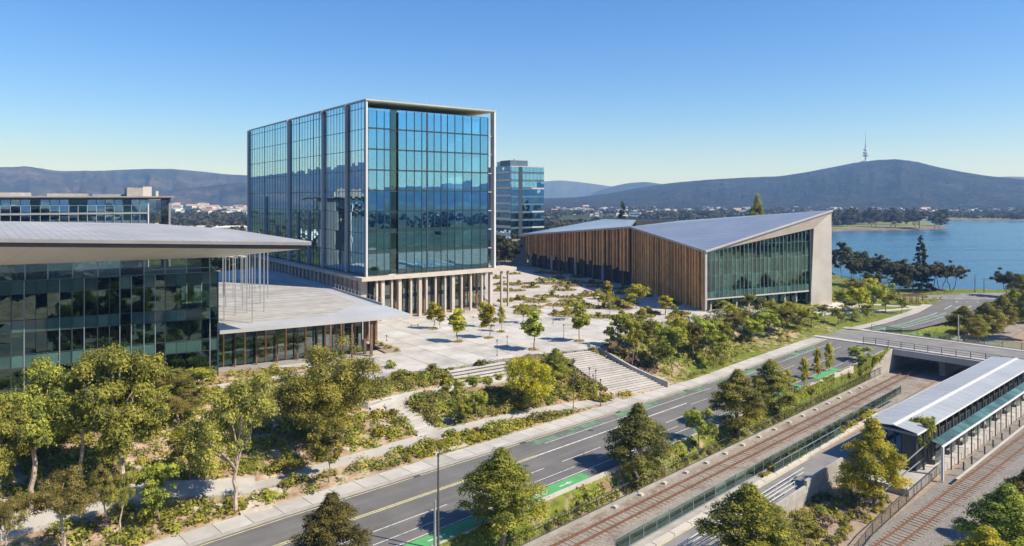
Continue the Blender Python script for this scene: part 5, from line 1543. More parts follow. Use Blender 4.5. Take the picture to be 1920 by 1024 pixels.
fence('bridge_railing', 'dark bar railing on the near side of the bridge', [V3(146.85, -53.0, -2.87), V3(146.85, -30, -2.87), V3(146.85, 10, -2.87)], 1.25, 2.4, 0.10, (1.0, 0.66, 0.33, 0.06), 'none', 'steel', cat='railing')
fence('bridge_railing', 'dark glazed railing on the far side of the bridge', [V3(162.7, -57, -2.87), V3(162.7, -30, -2.87), V3(162.7, 10, -2.87)], 1.25, 2.9, 0.08, (1.0, 0.08), 'glass', 'steel', 'g_fence', cat='railing')
fence('path_railing', 'dark mesh railing along the planted bank beyond the crossroad', [RZ(1570, 612) + Vector((0, 0, .1)), RZ(1600, 602) + Vector((0, 0, .1)), RZ(1612, 601) + Vector((0, 0, .1))], 1.1, 2.2, 0.06, (1.0, .1), 'bars', 'steel', gap=.3, cat='railing')
fence('track_fence', 'mesh fence beside the track beyond the bridge', [V3(166, -47.6, -6.6), V3(215, -47.6, -6.6)], 1.3, 3.0, 0.06, (1.0, .1), 'bars', 'steel', gap=.3)

# retaining wall pieces on the verge
def vwall(label, s0, s1, h0=0.35):
    r_ = empty('verge_wall', V3(s0, float(tR(s0)) + .3, -5), label, 'wall')
    s = s0
    while s < s1 - .1:
        e = min(s + 2.5, s1)
        ribbon('wall_panel', [s + .015, e - .015], [float(tR(s)) + .27, float(tR(e)) + .27], [float(tR(s)) + .52, float(tR(e)) + .52], [zr(s) + h0, zr(e) + h0], [zr(s) + h0, zr(e) + h0], M['white_concrete'], r_, skirt=2.0); s = e
vwall('pale concrete wall holding up the bright green cycle lane', 48, 66)
vwall('short pale concrete wall beside the sapling between the verge trees', 84, 95, 0.3)
vwall('short brown stained wall on the verge ahead of the bridge', 113, 118, 0.15)
vwall('pale sloping wall on the grassy verge near the bridge end', 122, 129, 0.1)
# low kerb wall of the tram yard and conduit lids along the track kerb
for k in range(16):
    c = V3(60 + k * 4.6, -47.0, TRK - 0.02)
    o = ubox('cable_pit', M['white_concrete'], None, c, (0.55, 0.42, 0.22), math.atan2(UY, UX)); tag(o, 'small pale concrete cable pit lid beside the near track', 'cable pit', 'cable pit lids along the track kerb')
# ------------------------------------------------------------------ vegetation
M['lf_euc'] = foliage('leaves_eucalypt', (0.053, 0.076, 0.016), (0.413, 0.401, 0.071))
M['lf_olive'] = foliage('leaves_olive', (0.046, 0.053, 0.012), (0.356, 0.296, 0.059))
M['lf_willow'] = foliage('leaves_willow', (0.071, 0.082, 0.020), (0.394, 0.346, 0.084))
M['lf_dark'] = foliage('leaves_dark', (0.048, 0.060, 0.014), (0.366, 0.320, 0.055))
M['lf_brown'] = foliage('leaves_brown_green', (0.034, 0.039, 0.011), (0.239, 0.217, 0.048))
M['lf_green'] = foliage('leaves_green', (0.063, 0.091, 0.015), (0.444, 0.441, 0.058))
M['lf_bright'] = foliage('leaves_bright', (0.134, 0.170, 0.018), (0.630, 0.541, 0.039))
M['lf_lime'] = foliage('leaves_lime', (0.15, 0.15, 0.012), (0.56, 0.49, 0.04), trans=0.42)
M['lf_park'] = foliage('leaves_park', (0.022, 0.032, 0.013), (0.10, 0.10, 0.036), trans=0.25)
M['lf_conifer'] = foliage('leaves_conifer', (0.012, 0.022, 0.010), (0.045, 0.06, 0.024), trans=0.15)
M['lf_mauve'] = foliage('leaves_mauve', (0.210, 0.164, 0.108), (0.470, 0.362, 0.261))
M['lf_yellow'] = foliage('leaves_yellow', (0.147, 0.139, 0.015), (0.441, 0.352, 0.038))
M['lf_white'] = foliage('leaves_white_flower', (0.03, 0.05, 0.015), (0.85, 0.82, 0.76), trans=0.2)
M['lf_far'] = foliage('leaves_far_wood', (0.018, 0.025, 0.011), (0.075, 0.075, 0.03), trans=0.15)
M['grass'] = foliage('grass_tufts', (0.113, 0.121, 0.017), (0.365, 0.306, 0.052))

def leaf_arrays(c, nrm, size, rng, aspect=0.6):
    n = len(c)
    a = rng.normal(size=(n, 3)); t = np.cross(nrm, a); t /= np.linalg.norm(t, axis=1)[:, None] + 1e-9
    b_ = np.cross(nrm, t)
    L = size[:, None]; W = L * aspect
    bend = nrm * L * 0.18
    v = np.stack([c - t * L, c + b_ * W - bend * 0.4, c + t * L - bend, c - b_ * W - bend * 0.4], 1)
    return v.reshape(-1, 3)
def quads_mesh(name, v, tint, mat):
    n = len(v) // 4
    me = bpy.data.meshes.new(name)
    me.vertices.add(len(v)); me.vertices.foreach_set('co', v.astype(np.float32).ravel())
    me.loops.add(4 * n); me.loops.foreach_set('vertex_index', np.arange(4 * n, dtype=np.int32))
    me.polygons.add(n); me.polygons.foreach_set('loop_start', np.arange(0, 4 * n, 4, dtype=np.int32))
    me.update(calc_edges=True)
    at = me.attributes.new('tint', 'FLOAT', 'FACE'); at.data.foreach_set('value', tint.astype(np.float32))
    me.materials.append(mat)
    return me
def clump_leaves(rng, C, Rr, n, size, up=0.35, flat=0.85, ctint=None, shell=0.5):
    C = np.asarray(C, float); Rr = np.asarray(Rr, float)
    w = Rr ** 2; w /= w.sum()
    k = rng.choice(len(C), n, p=w)
    d = rng.normal(size=(n, 3)); d /= np.linalg.norm(d, axis=1)[:, None]
    d[:, 2] = np.where(d[:, 2] < -0.35, -d[:, 2], d[:, 2])
    r_ = Rr[k] * (shell + (1 - shell) * rng.random(n) ** 0.6) * (1 + 0.18 * rng.normal(size=n)) * np.where(rng.random(n) < 0.10, 1.35, 1.0)
    c = C[k] + d * r_[:, None] * np.array([1, 1, flat])
    nr = d * 1.0 + rng.normal(size=(n, 3)) * 0.38 + np.array([0, 0, up])
    nr /= np.linalg.norm(nr, axis=1)[:, None]
    ct = rng.random(len(C)) if ctint is None else ctint
    tint = np.clip(0.55 * ct[k] + 0.45 * rng.random(n), 0, 1)
    return leaf_arrays(c, nr, size * (0.42 + 1.15 * rng.random(n) ** 1.4), rng), tint

def make_tree(kind, seed, leafmat, barkmat, n, size):
    """a tree in its own metres at the origin; returns (root, height, crown diameter)"""
    rng = np.random.default_rng(seed); C = []; Rr = []; m = MB()
    def limb(p0, p1, r0, r1, sag=0.0, k=4):
        pts = []
        for i in range(k + 1):
            f = i / k; p = Vector(p0).lerp(Vector(p1), f)
            p += Vector((*(rng.normal(size=2) * 0.10 * (p1[2] - p0[2] + 1) * 0.3 * (1 if 0 < i < k else 0)), sag * math.sin(f * 3.14)))
            pts.append(p)
        m.tube(pts, [r0 + (r1 - r0) * i / k for i in range(k + 1)], 6)
        return pts
    if kind in ('euc', 'round', 'willow'):
        H, rx, cz, rz = {'euc': (12.0, 4.1, 7.6, 4.6), 'round': (13.0, 5.3, 7.4, 5.7), 'willow': (12.0, 4.4, 6.8, 5.2)}[kind]
        tp = limb((0, 0, -0.4), (rng.normal() * .5, rng.normal() * .5, cz - rz * 0.62), 0.30, 0.20, k=5)[-1]
        nl = {'euc': 9, 'round': 12, 'willow': 9}[kind]
        for i in range(nl):
            a = i * 2.4 + rng.random(); el = rng.uniform(-0.75, 1.15) if kind != 'euc' else rng.uniform(-0.6, 1.1)
            rr = rng.uniform(.5, .85)
            e = (tp.x * .4 + rx * rr * math.cos(a) * math.cos(el), tp.y * .4 + rx * rr * math.sin(a) * math.cos(el), cz + rz * rr * math.sin(el))
            limb(tp, e, 0.13, 0.035, 0.3)
            for q in range({'euc': 8, 'round': 13, 'willow': 8}[kind]):
                o = rng.normal(size=3) * np.array([1.0, 1.0, .8]) * (1.2 if kind != 'round' else 1.7)
                c = np.array(e) + o
                d = (c - np.array([0, 0, cz])) / np.array([rx, rx, rz]); L = np.linalg.norm(d)
                if L > 1: c = np.array([0, 0, cz]) + (c - np.array([0, 0, cz])) / L
                C.append(c); Rr.append(rng.uniform(.6, 1.15) * (1.25 if kind == 'round' else 1))
    elif kind == 'plane':                       # dense, taller than wide, broad low down
        H = 12.0
        limb((0, 0, -0.4), (0, 0, 9.0), 0.24, 0.06, k=5)
        for i in range(120):
            f = rng.random() ** 0.8; z = 2.0 + f * 9.2
            rad = 3.9 * (math.sin(math.pi * min(1, (f * 0.86 + 0.22))) ** 0.8) * (1.0 - 0.25 * f)
            a = rng.random() * 6.28; rr = rad * rng.uniform(.4, 1.0)
            C.append((rr * math.cos(a), rr * math.sin(a), z)); Rr.append(rng.uniform(.7, 1.2) * (1 - 0.35 * f))
            if i % 5 == 0: limb((0, 0, z * .7), C[-1], 0.08, 0.03, .1, 2)
    elif kind == 'young':
        H = 5.0
        limb((0, 0, -0.2), (0, 0, 4.2), 0.07, 0.02, k=3)
        for i in range(44):
            f = rng.random(); z = 1.65 + f * 2.9
            rad = 1.35 * math.sin(math.pi * (0.18 + 0.78 * f)) ** 0.8 * (1 - .25 * f)
            a = rng.random() * 6.28; rr = rad * rng.uniform(.2, .9)
            C.append((rr * math.cos(a), rr * math.sin(a), z)); Rr.append(rng.uniform(.28, .5))
            if i % 4 == 0: limb((0, 0, z * .75), C[-1], 0.025, 0.01, .05, 2)
    elif kind == 'garden':                      # bushy, several lobes
        H = 7.0
        tp = limb((0, 0, -0.3), (rng.normal() * .3, rng.normal() * .3, 2.4), 0.14, 0.09, k=3)[-1]
        for i in range(8):
            a = i * 2.4 + rng.random(); el = rng.uniform(-.15, 1.3)
            e = (2.2 * math.cos(a) * math.cos(el), 2.2 * math.sin(a) * math.cos(el), 4.0 + 2.3 * math.sin(el))
            limb(tp, e, 0.06, 0.02, .15, 3)
            for q in range(8):
                o = rng.normal(size=3) * 0.75
                C.append(np.array(e) + o); Rr.append(rng.uniform(.42, .8))
    elif kind == 'park':                        # umbrella crown on bare stems
        H = 10.0
        for sx in (-.25, .3):
            tp = limb((sx, 0, -.4), (sx * 3 + rng.normal() * .4, rng.normal() * .6, 5.0), 0.2, 0.11, k=4)[-1]
            for i in range(5):
                a = i * 1.26 + rng.random(); e = (tp.x + 2.6 * math.cos(a) * rng.uniform(.5, 1), tp.y + 2.6 * math.sin(a) * rng.uniform(.5, 1), rng.uniform(6.0, 8.8))
                limb(tp, e, 0.08, 0.03, .2, 3)
                for q in range(8):
                    C.append(np.array(e) + rng.normal(size=3) * np.array([1.1, 1.1, .9])); Rr.append(rng.uniform(.6, 1.05))
    elif kind == 'conifer':
        H = 14.0
        limb((0, 0, -.4), (0, 0, 13.2), 0.22, 0.03, k=4)
        for i in range(170):
            f = rng.random() ** 1.25; z = 1.4 + f * 12.2
            rad = 3.2 * (1 - f) ** 0.85 + .12; a = rng.random() * 6.28; rr = rad * rng.uniform(.35, 1)
            C.append((rr * math.cos(a), rr * math.sin(a), z - rr * .25)); Rr.append(rng.uniform(.35, .7) * (1.15 - .6 * f))
    elif kind == 'bush':
        H = 1.5
        for i in range(9):
            a = rng.random() * 6.28; rr = rng.uniform(0, .75)
            C.append((rr * math.cos(a), rr * math.sin(a), rng.uniform(.25, 1.0) * (1 - rr * .35))); Rr.append(rng.uniform(.28, .5))
        for i in range(4): limb((0, 0, -.15), C[i], 0.035, 0.012, 0, 2)
    root = bpy.data.objects.new({'bush': 'shrub', 'conifer': 'conifer_tree'}.get(kind, 'tree'), None)
    root.empty_display_size = 0.4
    v, tint = clump_leaves(rng, C, Rr, n, size, flat=0.8 if kind != 'conifer' else .5, up=.3)
    if kind == 'willow':
        pass
    cr = bpy.data.objects.new('crown' if kind != 'bush' else 'foliage', quads_mesh('crown_' + kind, v, tint, M[leafmat]))
    tk = bpy.data.objects.new('trunk' if kind != 'bush' else 'stem', m.mesh('trunk_' + kind, M[barkmat]))
    for q in (cr, tk): q.parent = root
    top = float(v[:, 2].max()); wd = float(np.percentile(np.hypot(v[:, 0], v[:, 1]), 97)) * 2
    return (root, cr, tk, top, wd)

def put(proto, loc, height=None, width=None, rz=None, label=None, cat='tree', group=None, name=None, scale=None):
    root, cr, tk, top, wd = proto
    r_ = root.copy(); col.objects.link(r_)
    if name: r_.name = name
    for ch in (cr, tk):
        c = ch.copy(); c.parent = r_; col.objects.link(c)
    sz = scale if scale else height / top
    sx = sz if width is None else width / wd
    r_.location = loc
    r_.rotation_euler = (0, 0, rng0.uniform(0, 6.28) if rz is None else rz)
    r_.scale = (sx, sx, sz)
    return tag(r_, label, cat, group)
rng0 = random.Random(99)
T = {
 'eucA': make_tree('euc', 1, 'lf_euc', 'bark_pale', 38000, .115), 'eucB': make_tree('euc', 2, 'lf_euc', 'bark_pale', 38000, .115), 'eucC': make_tree('euc', 8, 'lf_willow', 'bark_pale', 26000, .105),
 'round': make_tree('round', 3, 'lf_olive', 'bark', 50000, .115), 'roundG': make_tree('round', 13, 'lf_bright', 'bark', 18000, .17),
 'willow': make_tree('willow', 4, 'lf_willow', 'bark_pale', 26000, .11),
 'planeA': make_tree('plane', 5, 'lf_dark', 'bark', 36000, .11), 'planeB': make_tree('plane', 6, 'lf_brown', 'bark', 36000, .11), 'planeC': make_tree('plane', 7, 'lf_green', 'bark', 36000, .11), 'planeY': make_tree('plane', 17, 'lf_bright', 'bark', 36000, .11),
 'youngA': make_tree('young', 9, 'lf_lime', 'bark', 3000, .15), 'youngB': make_tree('young', 10, 'lf_green', 'bark', 3000, .15), 'youngC': make_tree('young', 19, 'lf_lime', 'bark', 1500, .14),
 'gardA': make_tree('garden', 11, 'lf_green', 'bark', 8000, .145), 'gardB': make_tree('garden', 12, 'lf_dark', 'bark', 8000, .145), 'gardC': make_tree('garden', 14, 'lf_bright', 'bark', 7500, .145),
 'parkA': make_tree('park', 15, 'lf_park', 'bark', 12000, .25), 'parkB': make_tree('park', 16, 'lf_park', 'bark', 12000, .25), 'parkG': make_tree('garden', 18, 'lf_park', 'bark', 7000, .22),
 'conifer': make_tree('conifer', 20, 'lf_conifer', 'bark', 7000, .26),
 'bushY': make_tree('bush', 31, 'lf_yellow', 'bark', 420, .13), 'bushG': make_tree('bush', 32, 'lf_green', 'bark', 420, .13), 'bushD': make_tree('bush', 33, 'lf_dark', 'bark', 420, .13),
 'bushM': make_tree('bush', 34, 'lf_mauve', 'bark', 420, .12), 'bushO': make_tree('bush', 35, 'lf_euc', 'bark', 420, .13), 'bushW': make_tree('bush', 36, 'lf_white', 'bark', 420, .11), 'bushL': make_tree('bush', 37, 'lf_lime', 'bark', 420, .13),
}
def tree(proto, px, py, top, wpx, label, group=None, z=None, name=None):
    p = P(px, py, z) if z is not None else G(px, py, -0.02)
    d = p.y
    return put(T[proto], p, (py - top) * d / F, wpx * d / F, None, label, 'tree', group, name)
# left foreground
tree('eucA', 236, 938, 640, 175, 'tall olive eucalypt with a forked pale trunk in front of the dark glass building')
tree('eucB', 58, 958, 668, 165, 'olive eucalypt with pale trunk at the left edge of the garden')
tree('eucB', 150, 912, 655, 120, 'olive eucalypt crown standing between the two pale trunked ones')
tree('eucA', -12, 1010, 745, 130, 'eucalypt cut off by the left edge of the photo')
tree('eucC', 118, 1035, 885, 120, 'small leaning eucalypt with dark stem low in the left corner', z=-3.6)
tree('eucC', 10, 1060, 920, 80, 'small grey green tree in the bottom left corner', z=-3.6)
tree('willow', 439, 962, 690, 165, 'grey green weeping tree with slim trunk beside the kerb path')
tree('round', 621, 842, 626, 188, 'big round olive brown tree in front of the glazed pavilion')
tree('gardB', 618, 905, 795, 70, 'small dark tree with thin stem beside the footpath, below the big round tree')
tree('eucC', 203, 1000, 870, 60, 'thin sapling with two pale stems near the kerb in the left foreground', 'saplings near the kerb at left')
tree('eucC', 222, 1006, 880, 55, 'thin sapling with two pale stems near the kerb in the left foreground', 'saplings near the kerb at left')
tree('gardA', 300, 985, 865, 90, 'low bushy grey green sapling in the left foreground beside the pale path')
tree('gardA', 355, 900, 800, 80, 'bushy young tree behind the weeping tree on the sandy slope')
UGL = ['right behind the tall forked eucalypt', 'close to the right of the tall forked eucalypt', 'near the glass corner', 'between the glass corner and the big round tree', 'behind the left pale trunked eucalypt', 'at the left edge', 'on the sand above the weeping tree']
for k, (px, py, tp_y, w_) in enumerate([(180, 820, 735, 120), (300, 760, 690, 110), (370, 745, 690, 90), (470, 760, 705, 90), (95, 850, 770, 110), (20, 860, 770, 110), (330, 800, 735, 90)]):
    tree(['gardA', 'eucC', 'gardA', 'willow', 'gardC', 'eucB', 'eucC'][k], px, py, tp_y, w_, 'bushy olive tree, %s' % UGL[k], 'undergrowth trees below the glass building')
# road side
tree('planeB', 622, 1072, 922, 135, 'dark bushy tree rising over the road at the bottom edge', z=-5.2)
tree('planeC', 940, 1020, 838, 165, 'large two toned green tree beside the bright green cycle lane', z=-6.0)
tree('planeB', 1197, 893, 754, 120, 'brown tinged dense tree on the verge between road and track', z=-6.0)
tree('planeA', 1384, 811, 690, 98, 'dark green dense tree on the verge, left of a pair', z=-5.9)
tree('planeA', 1446, 772, 672, 92, 'dark green dense tree on the verge, right of a pair', z=-5.9)
tree('gardA', 1310, 838, 765, 58, 'thin straggly sapling on the verge between two dense trees', z=-5.9)
tree('gardA', 1612, 690, 648, 46, 'small loose tree against the bridge abutment', z=-4.9)
tree('planeY', 1636, 945, 780, 120, 'yellow green dense tree beside the platform ramp wall', z=TRK)
tree('planeC', 1405, 1075, 905, 170, 'loose green tree over the ramp at the bottom edge of the photo', z=-6.0)
tree('gardA', 1733, 885, 775, 52, 'slim sapling in front of the station end wall', z=TRK)
tree('planeC', 1890, 1075, 905, 150, 'bushy bright green tree in the bottom right corner, nearest the frame edge', z=TRK)
tree('planeY', 1850, 1110, 985, 130, 'low bright green bushy tree below the other in the bottom right corner', z=TRK)
tree('planeA', 1935, 1020, 868, 110, 'dark green tree cut by the right edge beyond the right hand track', z=TRK)
for k, (px, py, tp_y) in enumerate([(1508, 738, 668), (1533, 724, 650), (1554, 712, 640), (1476, 752, 690)]):
    tree('youngC', px, py, tp_y, 20, 'spindly sapling with few leaves on the verge ahead of the bridge', 'spindly saplings on the verge', z=-5.6)
# mid garden
tree('roundG', 990, 768, 664, 98, 'bright green spreading tree in the middle of the garden beside the stair')
tree('planeC', 1042, 716, 652, 56, 'rounded grey green tree behind the bright spreading one')
tree('gardA', 895, 790, 730, 46, 'slim young tree beside the middle garden path')
tree('gardA', 870, 800, 752, 36, 'small young tree left of the slim one on the garden path')
# plaza trees
for px, py, tp_y, w_, pr, lb in [
 (812, 617, 565, 27, 'youngA', 'yellow green plaza tree nearest the canopy tip'),
 (826, 616, 574, 20, 'youngA', 'smaller yellow green plaza tree just right of the one by the canopy tip'),
 (859, 641, 577, 36, 'youngA', 'round yellow green tree standing forward on the open plaza'),
 (917, 634, 568, 34, 'youngA', 'yellow green plaza tree in front of the podium columns near their right end'),
 (905, 613, 564, 22, 'youngC', 'thin yellow tree close behind the podium column row'),
 (940, 622, 572, 18, 'youngC', 'slender yellow tree beneath the slab tip of the podium'),
 (1000, 656, 578, 46, 'youngB', 'deep green plaza tree above the seating steps with a long shadow'),
 (1086, 640, 566, 40, 'youngB', 'green plaza tree near the top of the wide stair'),
 (980, 606, 567, 30, 'gardC', 'yellow bushy tree among the plaza beds'),
 (1138, 562, 526, 20, 'youngA', 'small yellow tree near the hall entrance'),
 (1122, 574, 541, 30, 'gardC', 'yellow green bushy tree left of the big yellow mound'),
 (1145, 580, 545, 22, 'gardC', 'little olive tree beside the big yellow mound'),
 (1247, 590, 553, 34, 'youngC', 'open crowned yellow tree in front of the timber battens'),
 (1065, 600, 572, 30, 'gardC', 'small yellow green tree among the plaza beds, right of centre')]:
    tree(pr, px, py, tp_y, w_, lb, None, 0.0)
tree('gardC', 1193, 578, 530, 50, 'big yellow mound shaped tree in front of the timber hall', z=0.0)
# right garden
gr = [(1162, 668, 582, 62, 'gardA'), (1185, 688, 586, 60, 'gardA'), (1205, 662, 588, 60, 'gardB'), (1228, 700, 640, 50, 'gardB'), (1262, 700, 606, 80, 'gardA'), (1300, 676, 600, 60, 'gardB'), (1322, 668, 592, 70, 'gardA'), (1352, 655, 596, 50, 'gardA'), (1375, 640, 584, 56, 'gardB'), (1345, 690, 622, 50, 'gardA'),
      (1408, 646, 592, 62, 'gardA'), (1395, 622, 578, 50, 'gardB'), (1440, 632, 580, 56, 'gardA'), (1470, 628, 574, 60, 'gardB'), (1500, 620, 572, 56, 'gardA'), (1436, 600, 556, 50, 'gardB'), (1482, 596, 562, 44, 'gardC'), (1520, 612, 574, 40, 'gardA'), (1372, 600, 566, 40, 'gardC'), (1230, 642, 600, 40, 'gardA'), (1275, 640, 590, 50, 'gardC'), (1545, 600, 568, 34, 'gardB'), (1405, 582, 548, 36, 'gardA'), (1355, 588, 560, 30, 'gardA')]
ORD = ['first', 'second', 'third', 'fourth', 'fifth', 'sixth', 'seventh', 'eighth', 'ninth', 'tenth', 'eleventh', 'twelfth', 'thirteenth']
COLN = {'gardA': 'green', 'gardB': 'dark green', 'gardC': 'yellow green'}
rows3 = {'front': [], 'middle': [], 'back': []}
for q in gr: rows3['front' if q[1] > 650 else ('middle' if q[1] > 612 else 'back')].append(q)
for rn, lst in rows3.items():
    for k, (px, py, tp_y, w_, pr) in enumerate(sorted(lst)):
        tree(pr, px, py, tp_y + 2, w_ * .86, '%s bushy tree, %s from the stair in the %s row of the grove' % (COLN[pr], ORD[k], rn), 'trees in the grove before the timber hall')
# lakeside park
pk = [(1578, 522, 452, 40, 'parkG'), (1600, 535, 478, 34, 'parkB'), (1625, 532, 474, 40, 'parkA'), (1650, 540, 476, 44, 'parkB'), (1672, 545, 486, 36, 'parkA'), (1695, 540, 484, 50, 'parkB'), (1712, 548, 492, 40, 'parkB'), (1745, 545, 488, 46, 'parkA'), (1763, 546, 486, 40, 'parkA'), (1785, 546, 492, 44, 'parkA'), (1640, 556, 508, 36, 'parkB'), (1685, 556, 510, 34, 'parkB'), (1612, 528, 470, 40, 'parkG')]
for k, (px, py, tp_y, w_, pr) in enumerate(sorted(pk)):
    tree(pr, px, py, tp_y, w_ * 1.25, 'dark umbrella crowned lakeside tree, %s to the right of the blade wall' % ORD[k], 'trees in the lakeside park')
for kk_, (px, py, tp_y, w_, pr) in enumerate([(1585, 590, 540, 44, 'gardA'), (1612, 592, 536, 50, 'gardC'), (1640, 590, 532, 50, 'gardA'), (1660, 586, 545, 40, 'gardB'), (1600, 570, 520, 40, 'gardB'), (1630, 568, 520, 44, 'gardC'), (1662, 566, 530, 34, 'gardA'), (1572, 610, 575, 30, 'gardA'), (1625, 604, 568, 24, 'gardA'), (1690, 590, 556, 24, 'gardA')]):
    tree(pr, px, py, tp_y, w_, 'green tree beyond the blade wall, %s' % ['nearest the wall in the middle row', 'second from the wall in the middle row', 'third from the wall in the middle row', 'fourth in the middle row', 'first in the back row', 'second in the back row', 'third in the back row', 'low one at the corner of the crossroad', 'small one at the kerb path', 'rightmost by the pergola'][kk_], 'trees right of the blade wall')
tree('conifer', 1727, 546, 440, 44, 'tall dark conifer standing up against the lake', name='conifer_tree')
FARL = {1808: 'behind the white bridge pole, nearest the far road', 1850: 'second from the white bridge pole beside the far track', 1835: 'small and low between two larger ones by the bridge', 1880: 'third from the bridge along the far track bank', 1902: 'fourth from the bridge along the far track bank', 1925: 'at the right edge just above the far track fence', 1893: 'with umbrella crown against the water at right', 1915: 'just below the umbrella crowned one at right', 1935: 'half cut by the right edge below the lake'}
for px, py, tp_y, w_, pr in [(1808, 640, 572, 66, 'planeA'), (1850, 632, 566, 66, 'planeA'), (1835, 640, 590, 40, 'planeC'), (1880, 618, 552, 60, 'planeA'), (1902, 606, 540, 60, 'planeC'), (1925, 618, 545, 60, 'planeA'), (1893, 560, 502, 56, 'parkA'), (1915, 575, 515, 50, 'planeC'), (1935, 590, 520, 60, 'planeA')]:
    tree(pr, px, py, tp_y, w_, 'dense dark tree %s' % FARL[(px)], 'trees beside the far track', z=-5.0)
# behind the buildings
for px, tp_y, w_, d in [(1167, 377, 44, 330), (1420, 361, 44, 300)]:
    p = PD(px, 0, d); p.z = -8.6
    put(T['conifer' if px < 1300 else 'planeA'], p, Z(tp_y, d) + 8.6, w_ * d / F, None, 'dark pointed conifer rising behind the timber hall roof' if px < 1300 else 'dark tall tree rising behind the large blue roof', 'tree')
for k in range(26):
    px = 925 + (k * 37) % 62; py = 425 + (k * 53) % 62
    d = 26.3 * F / (py + 18 - HY) if py > 440 else 400 + 90 * (k % 3)
    d = min(d, 560); p = PD(px, 0, d); p.z = max(gz(p.x, min(p.y, 350)), -9.0) if d < 345 else -9.0
    put(T['parkG' if k % 3 else 'parkB'], p, 9 + (k % 4) * 1.2, 9 + (k % 3), None, 'olive tree in the wood between the office block and the timber hall', 'tree', 'trees between the office block and the hall')
for px, d in [(418, 225), (440, 228), (462, 232), (480, 236), (500, 240), (404, 232)]:
    p = PD(px, 0, d); p.z = -1; put(T['gardA' if px % 4 else 'gardC'], p, 8.2, 8.5, None, 'green tree seen under the flying roof, %s' % {418: 'second from the left', 440: 'third from the left', 462: 'third from the right', 480: 'second from the right', 500: 'rightmost by the podium', 404: 'leftmost by the glass corner'}[px], 'tree', 'trees under the flying roof')
# peninsula and far shore: the trees one can tell apart
for k in range(24):
    px = 1548 + (k * 41) % 242; d0 = 730 + (k * 67) % 160
    p = PD(px, 0, d0); p.z = -6.0
    put(T['parkG' if k % 2 else 'parkB'], p, 15 + (k % 5) * 1.5, 16 + (k % 4) * 2, None, 'dark rounded tree on the grassy peninsula across the water', 'tree', 'trees on the peninsula')

# ---- shrubs
def near_path(x, y):
    for pts, w_ in PATHS:
        for a, b_ in zip(pts, pts[1:]):
            ax, ay, bx, by = a.x, a.y, b_.x, b_.y
            L2_ = (bx - ax) ** 2 + (by - ay) ** 2
            f = max(0, min(1, ((x - ax) * (bx - ax) + (y - ay) * (by - ay)) / L2_))
            if math.hypot(x - ax - f * (bx - ax), y - ay - f * (by - ay)) < w_ / 2 + 0.45: return True
    return False
stair_poly = [tl_.xy[:], tr_.xy[:], br_.xy[:], bl_.xy[:]]
seat_poly = [a0.xy[:], b0.xy[:], (b0 + ddn * 6).xy[:], (a0 + ddn * 6).xy[:]]
gst_poly = [(ga - gn * 1.6).xy[:], (ga + gn * 1.6).xy[:], (gb + gn * 1.6).xy[:], (gb - gn * 1.6).xy[:]]
foot_lb = [fB.p(-2, 0, 1).xy[:], fB.p(LBG + 1, 0, 1).xy[:], fB.p(LBG + 1, 0, -30).xy[:], fB.p(-2, 0, -30).xy[:]]
foot_can = [fC.p(-4, 0, 3.5).xy[:], fC.p(24, 0, 3.5).xy[:], fC.p(24, 0, 40).xy[:], fC.p(-10, 0, 40).xy[:]]
foot_wb = [v.xy[:] for v in (A0, F0, C0, Q0, K0)] + [(110, 260), (40, 300)]
def blocked(x, y):
    p = (x, y)
    return near_path(x, y) or any(in_poly(p, q) for q in (plaza_poly, stair_poly, seat_poly, gst_poly, foot_lb, foot_can, foot_wb))
rs = random.Random(5)
def shrubs(n, s0, s1, t0, t1, protos, label, group, sc=(0.6, 1.3), cond=None):
    k = 0; tries = 0
    while k < n and tries < n * 30:
        tries += 1
        s = rs.uniform(s0, s1); t = rs.uniform(t0, t1)
        if t > float(tL(s)) - FW - 0.6: continue
        x, y = xy(s, t)
        if blocked(x, y): continue
        if cond and not cond(x, y): continue
        q = rs.uniform(*sc)
        put(T[rs.choice(protos)], (x, y, gz(x, y) - 0.08), None, None, None, label, 'shrub', group, None, q)
        k += 1
shrubs(30, 45, 88, -71, -67, ['bushY', 'bushO', 'bushG', 'bushD'], 'low yellow green shrub in the bed along the footpath', 'shrubs along the footpath', (.45, .95))
shrubs(26, 20, 62, -86, -68, ['bushO', 'bushG', 'bushO', 'bushD'], 'olive shrub on the sandy slope at the left', 'shrubs on the sandy slope', (.5, 1.2))
shrubs(30, 48, 78, -90, -71, ['bushG', 'bushD', 'bushO', 'bushY'], 'green shrub on the slope around the big round tree', 'shrubs around the big round tree', (.6, 1.5))
shrubs(32, 76, 100, -84, -70, ['bushM', 'bushM', 'bushO', 'bushD', 'bushG'], 'grey mauve shrub in the middle garden', 'shrubs in the middle garden', (.6, 1.4))
shrubs(18, 58, 84, -96, -84, ['bushO', 'bushG', 'bushL'], 'shrub before the glazed pavilion', 'shrubs before the pavilion', (.5, 1.2))
shrubs(28, 104, 150, -84, -66, ['bushG', 'bushD', 'bushO', 'bushG'], 'green shrub on the lawn under the grove', 'shrubs on the lawn under the grove', (.5, 1.2))
shrubs(26, 120, 158, -90, -72, ['bushW', 'bushW', 'bushW', 'bushG'], 'white flowering shrub in front of the glass front of the hall', 'white flowering shrubs before the hall', (.7, 1.5))
for k in range(12):
    s = rs.uniform(52, 130); t = rs.uniform(float(tR(s)) + 1.0, -48.3)
    if t < float(tR(s)) + .8: continue
    p = V3(s, t, vz(s, t) - .05); put(T[rs.choice(['bushD', 'bushO', 'bushG'])], p, None, None, None, 'low shrub on the verge between road and track', 'shrub', 'shrubs on the verge', None, rs.uniform(.5, 1.0))
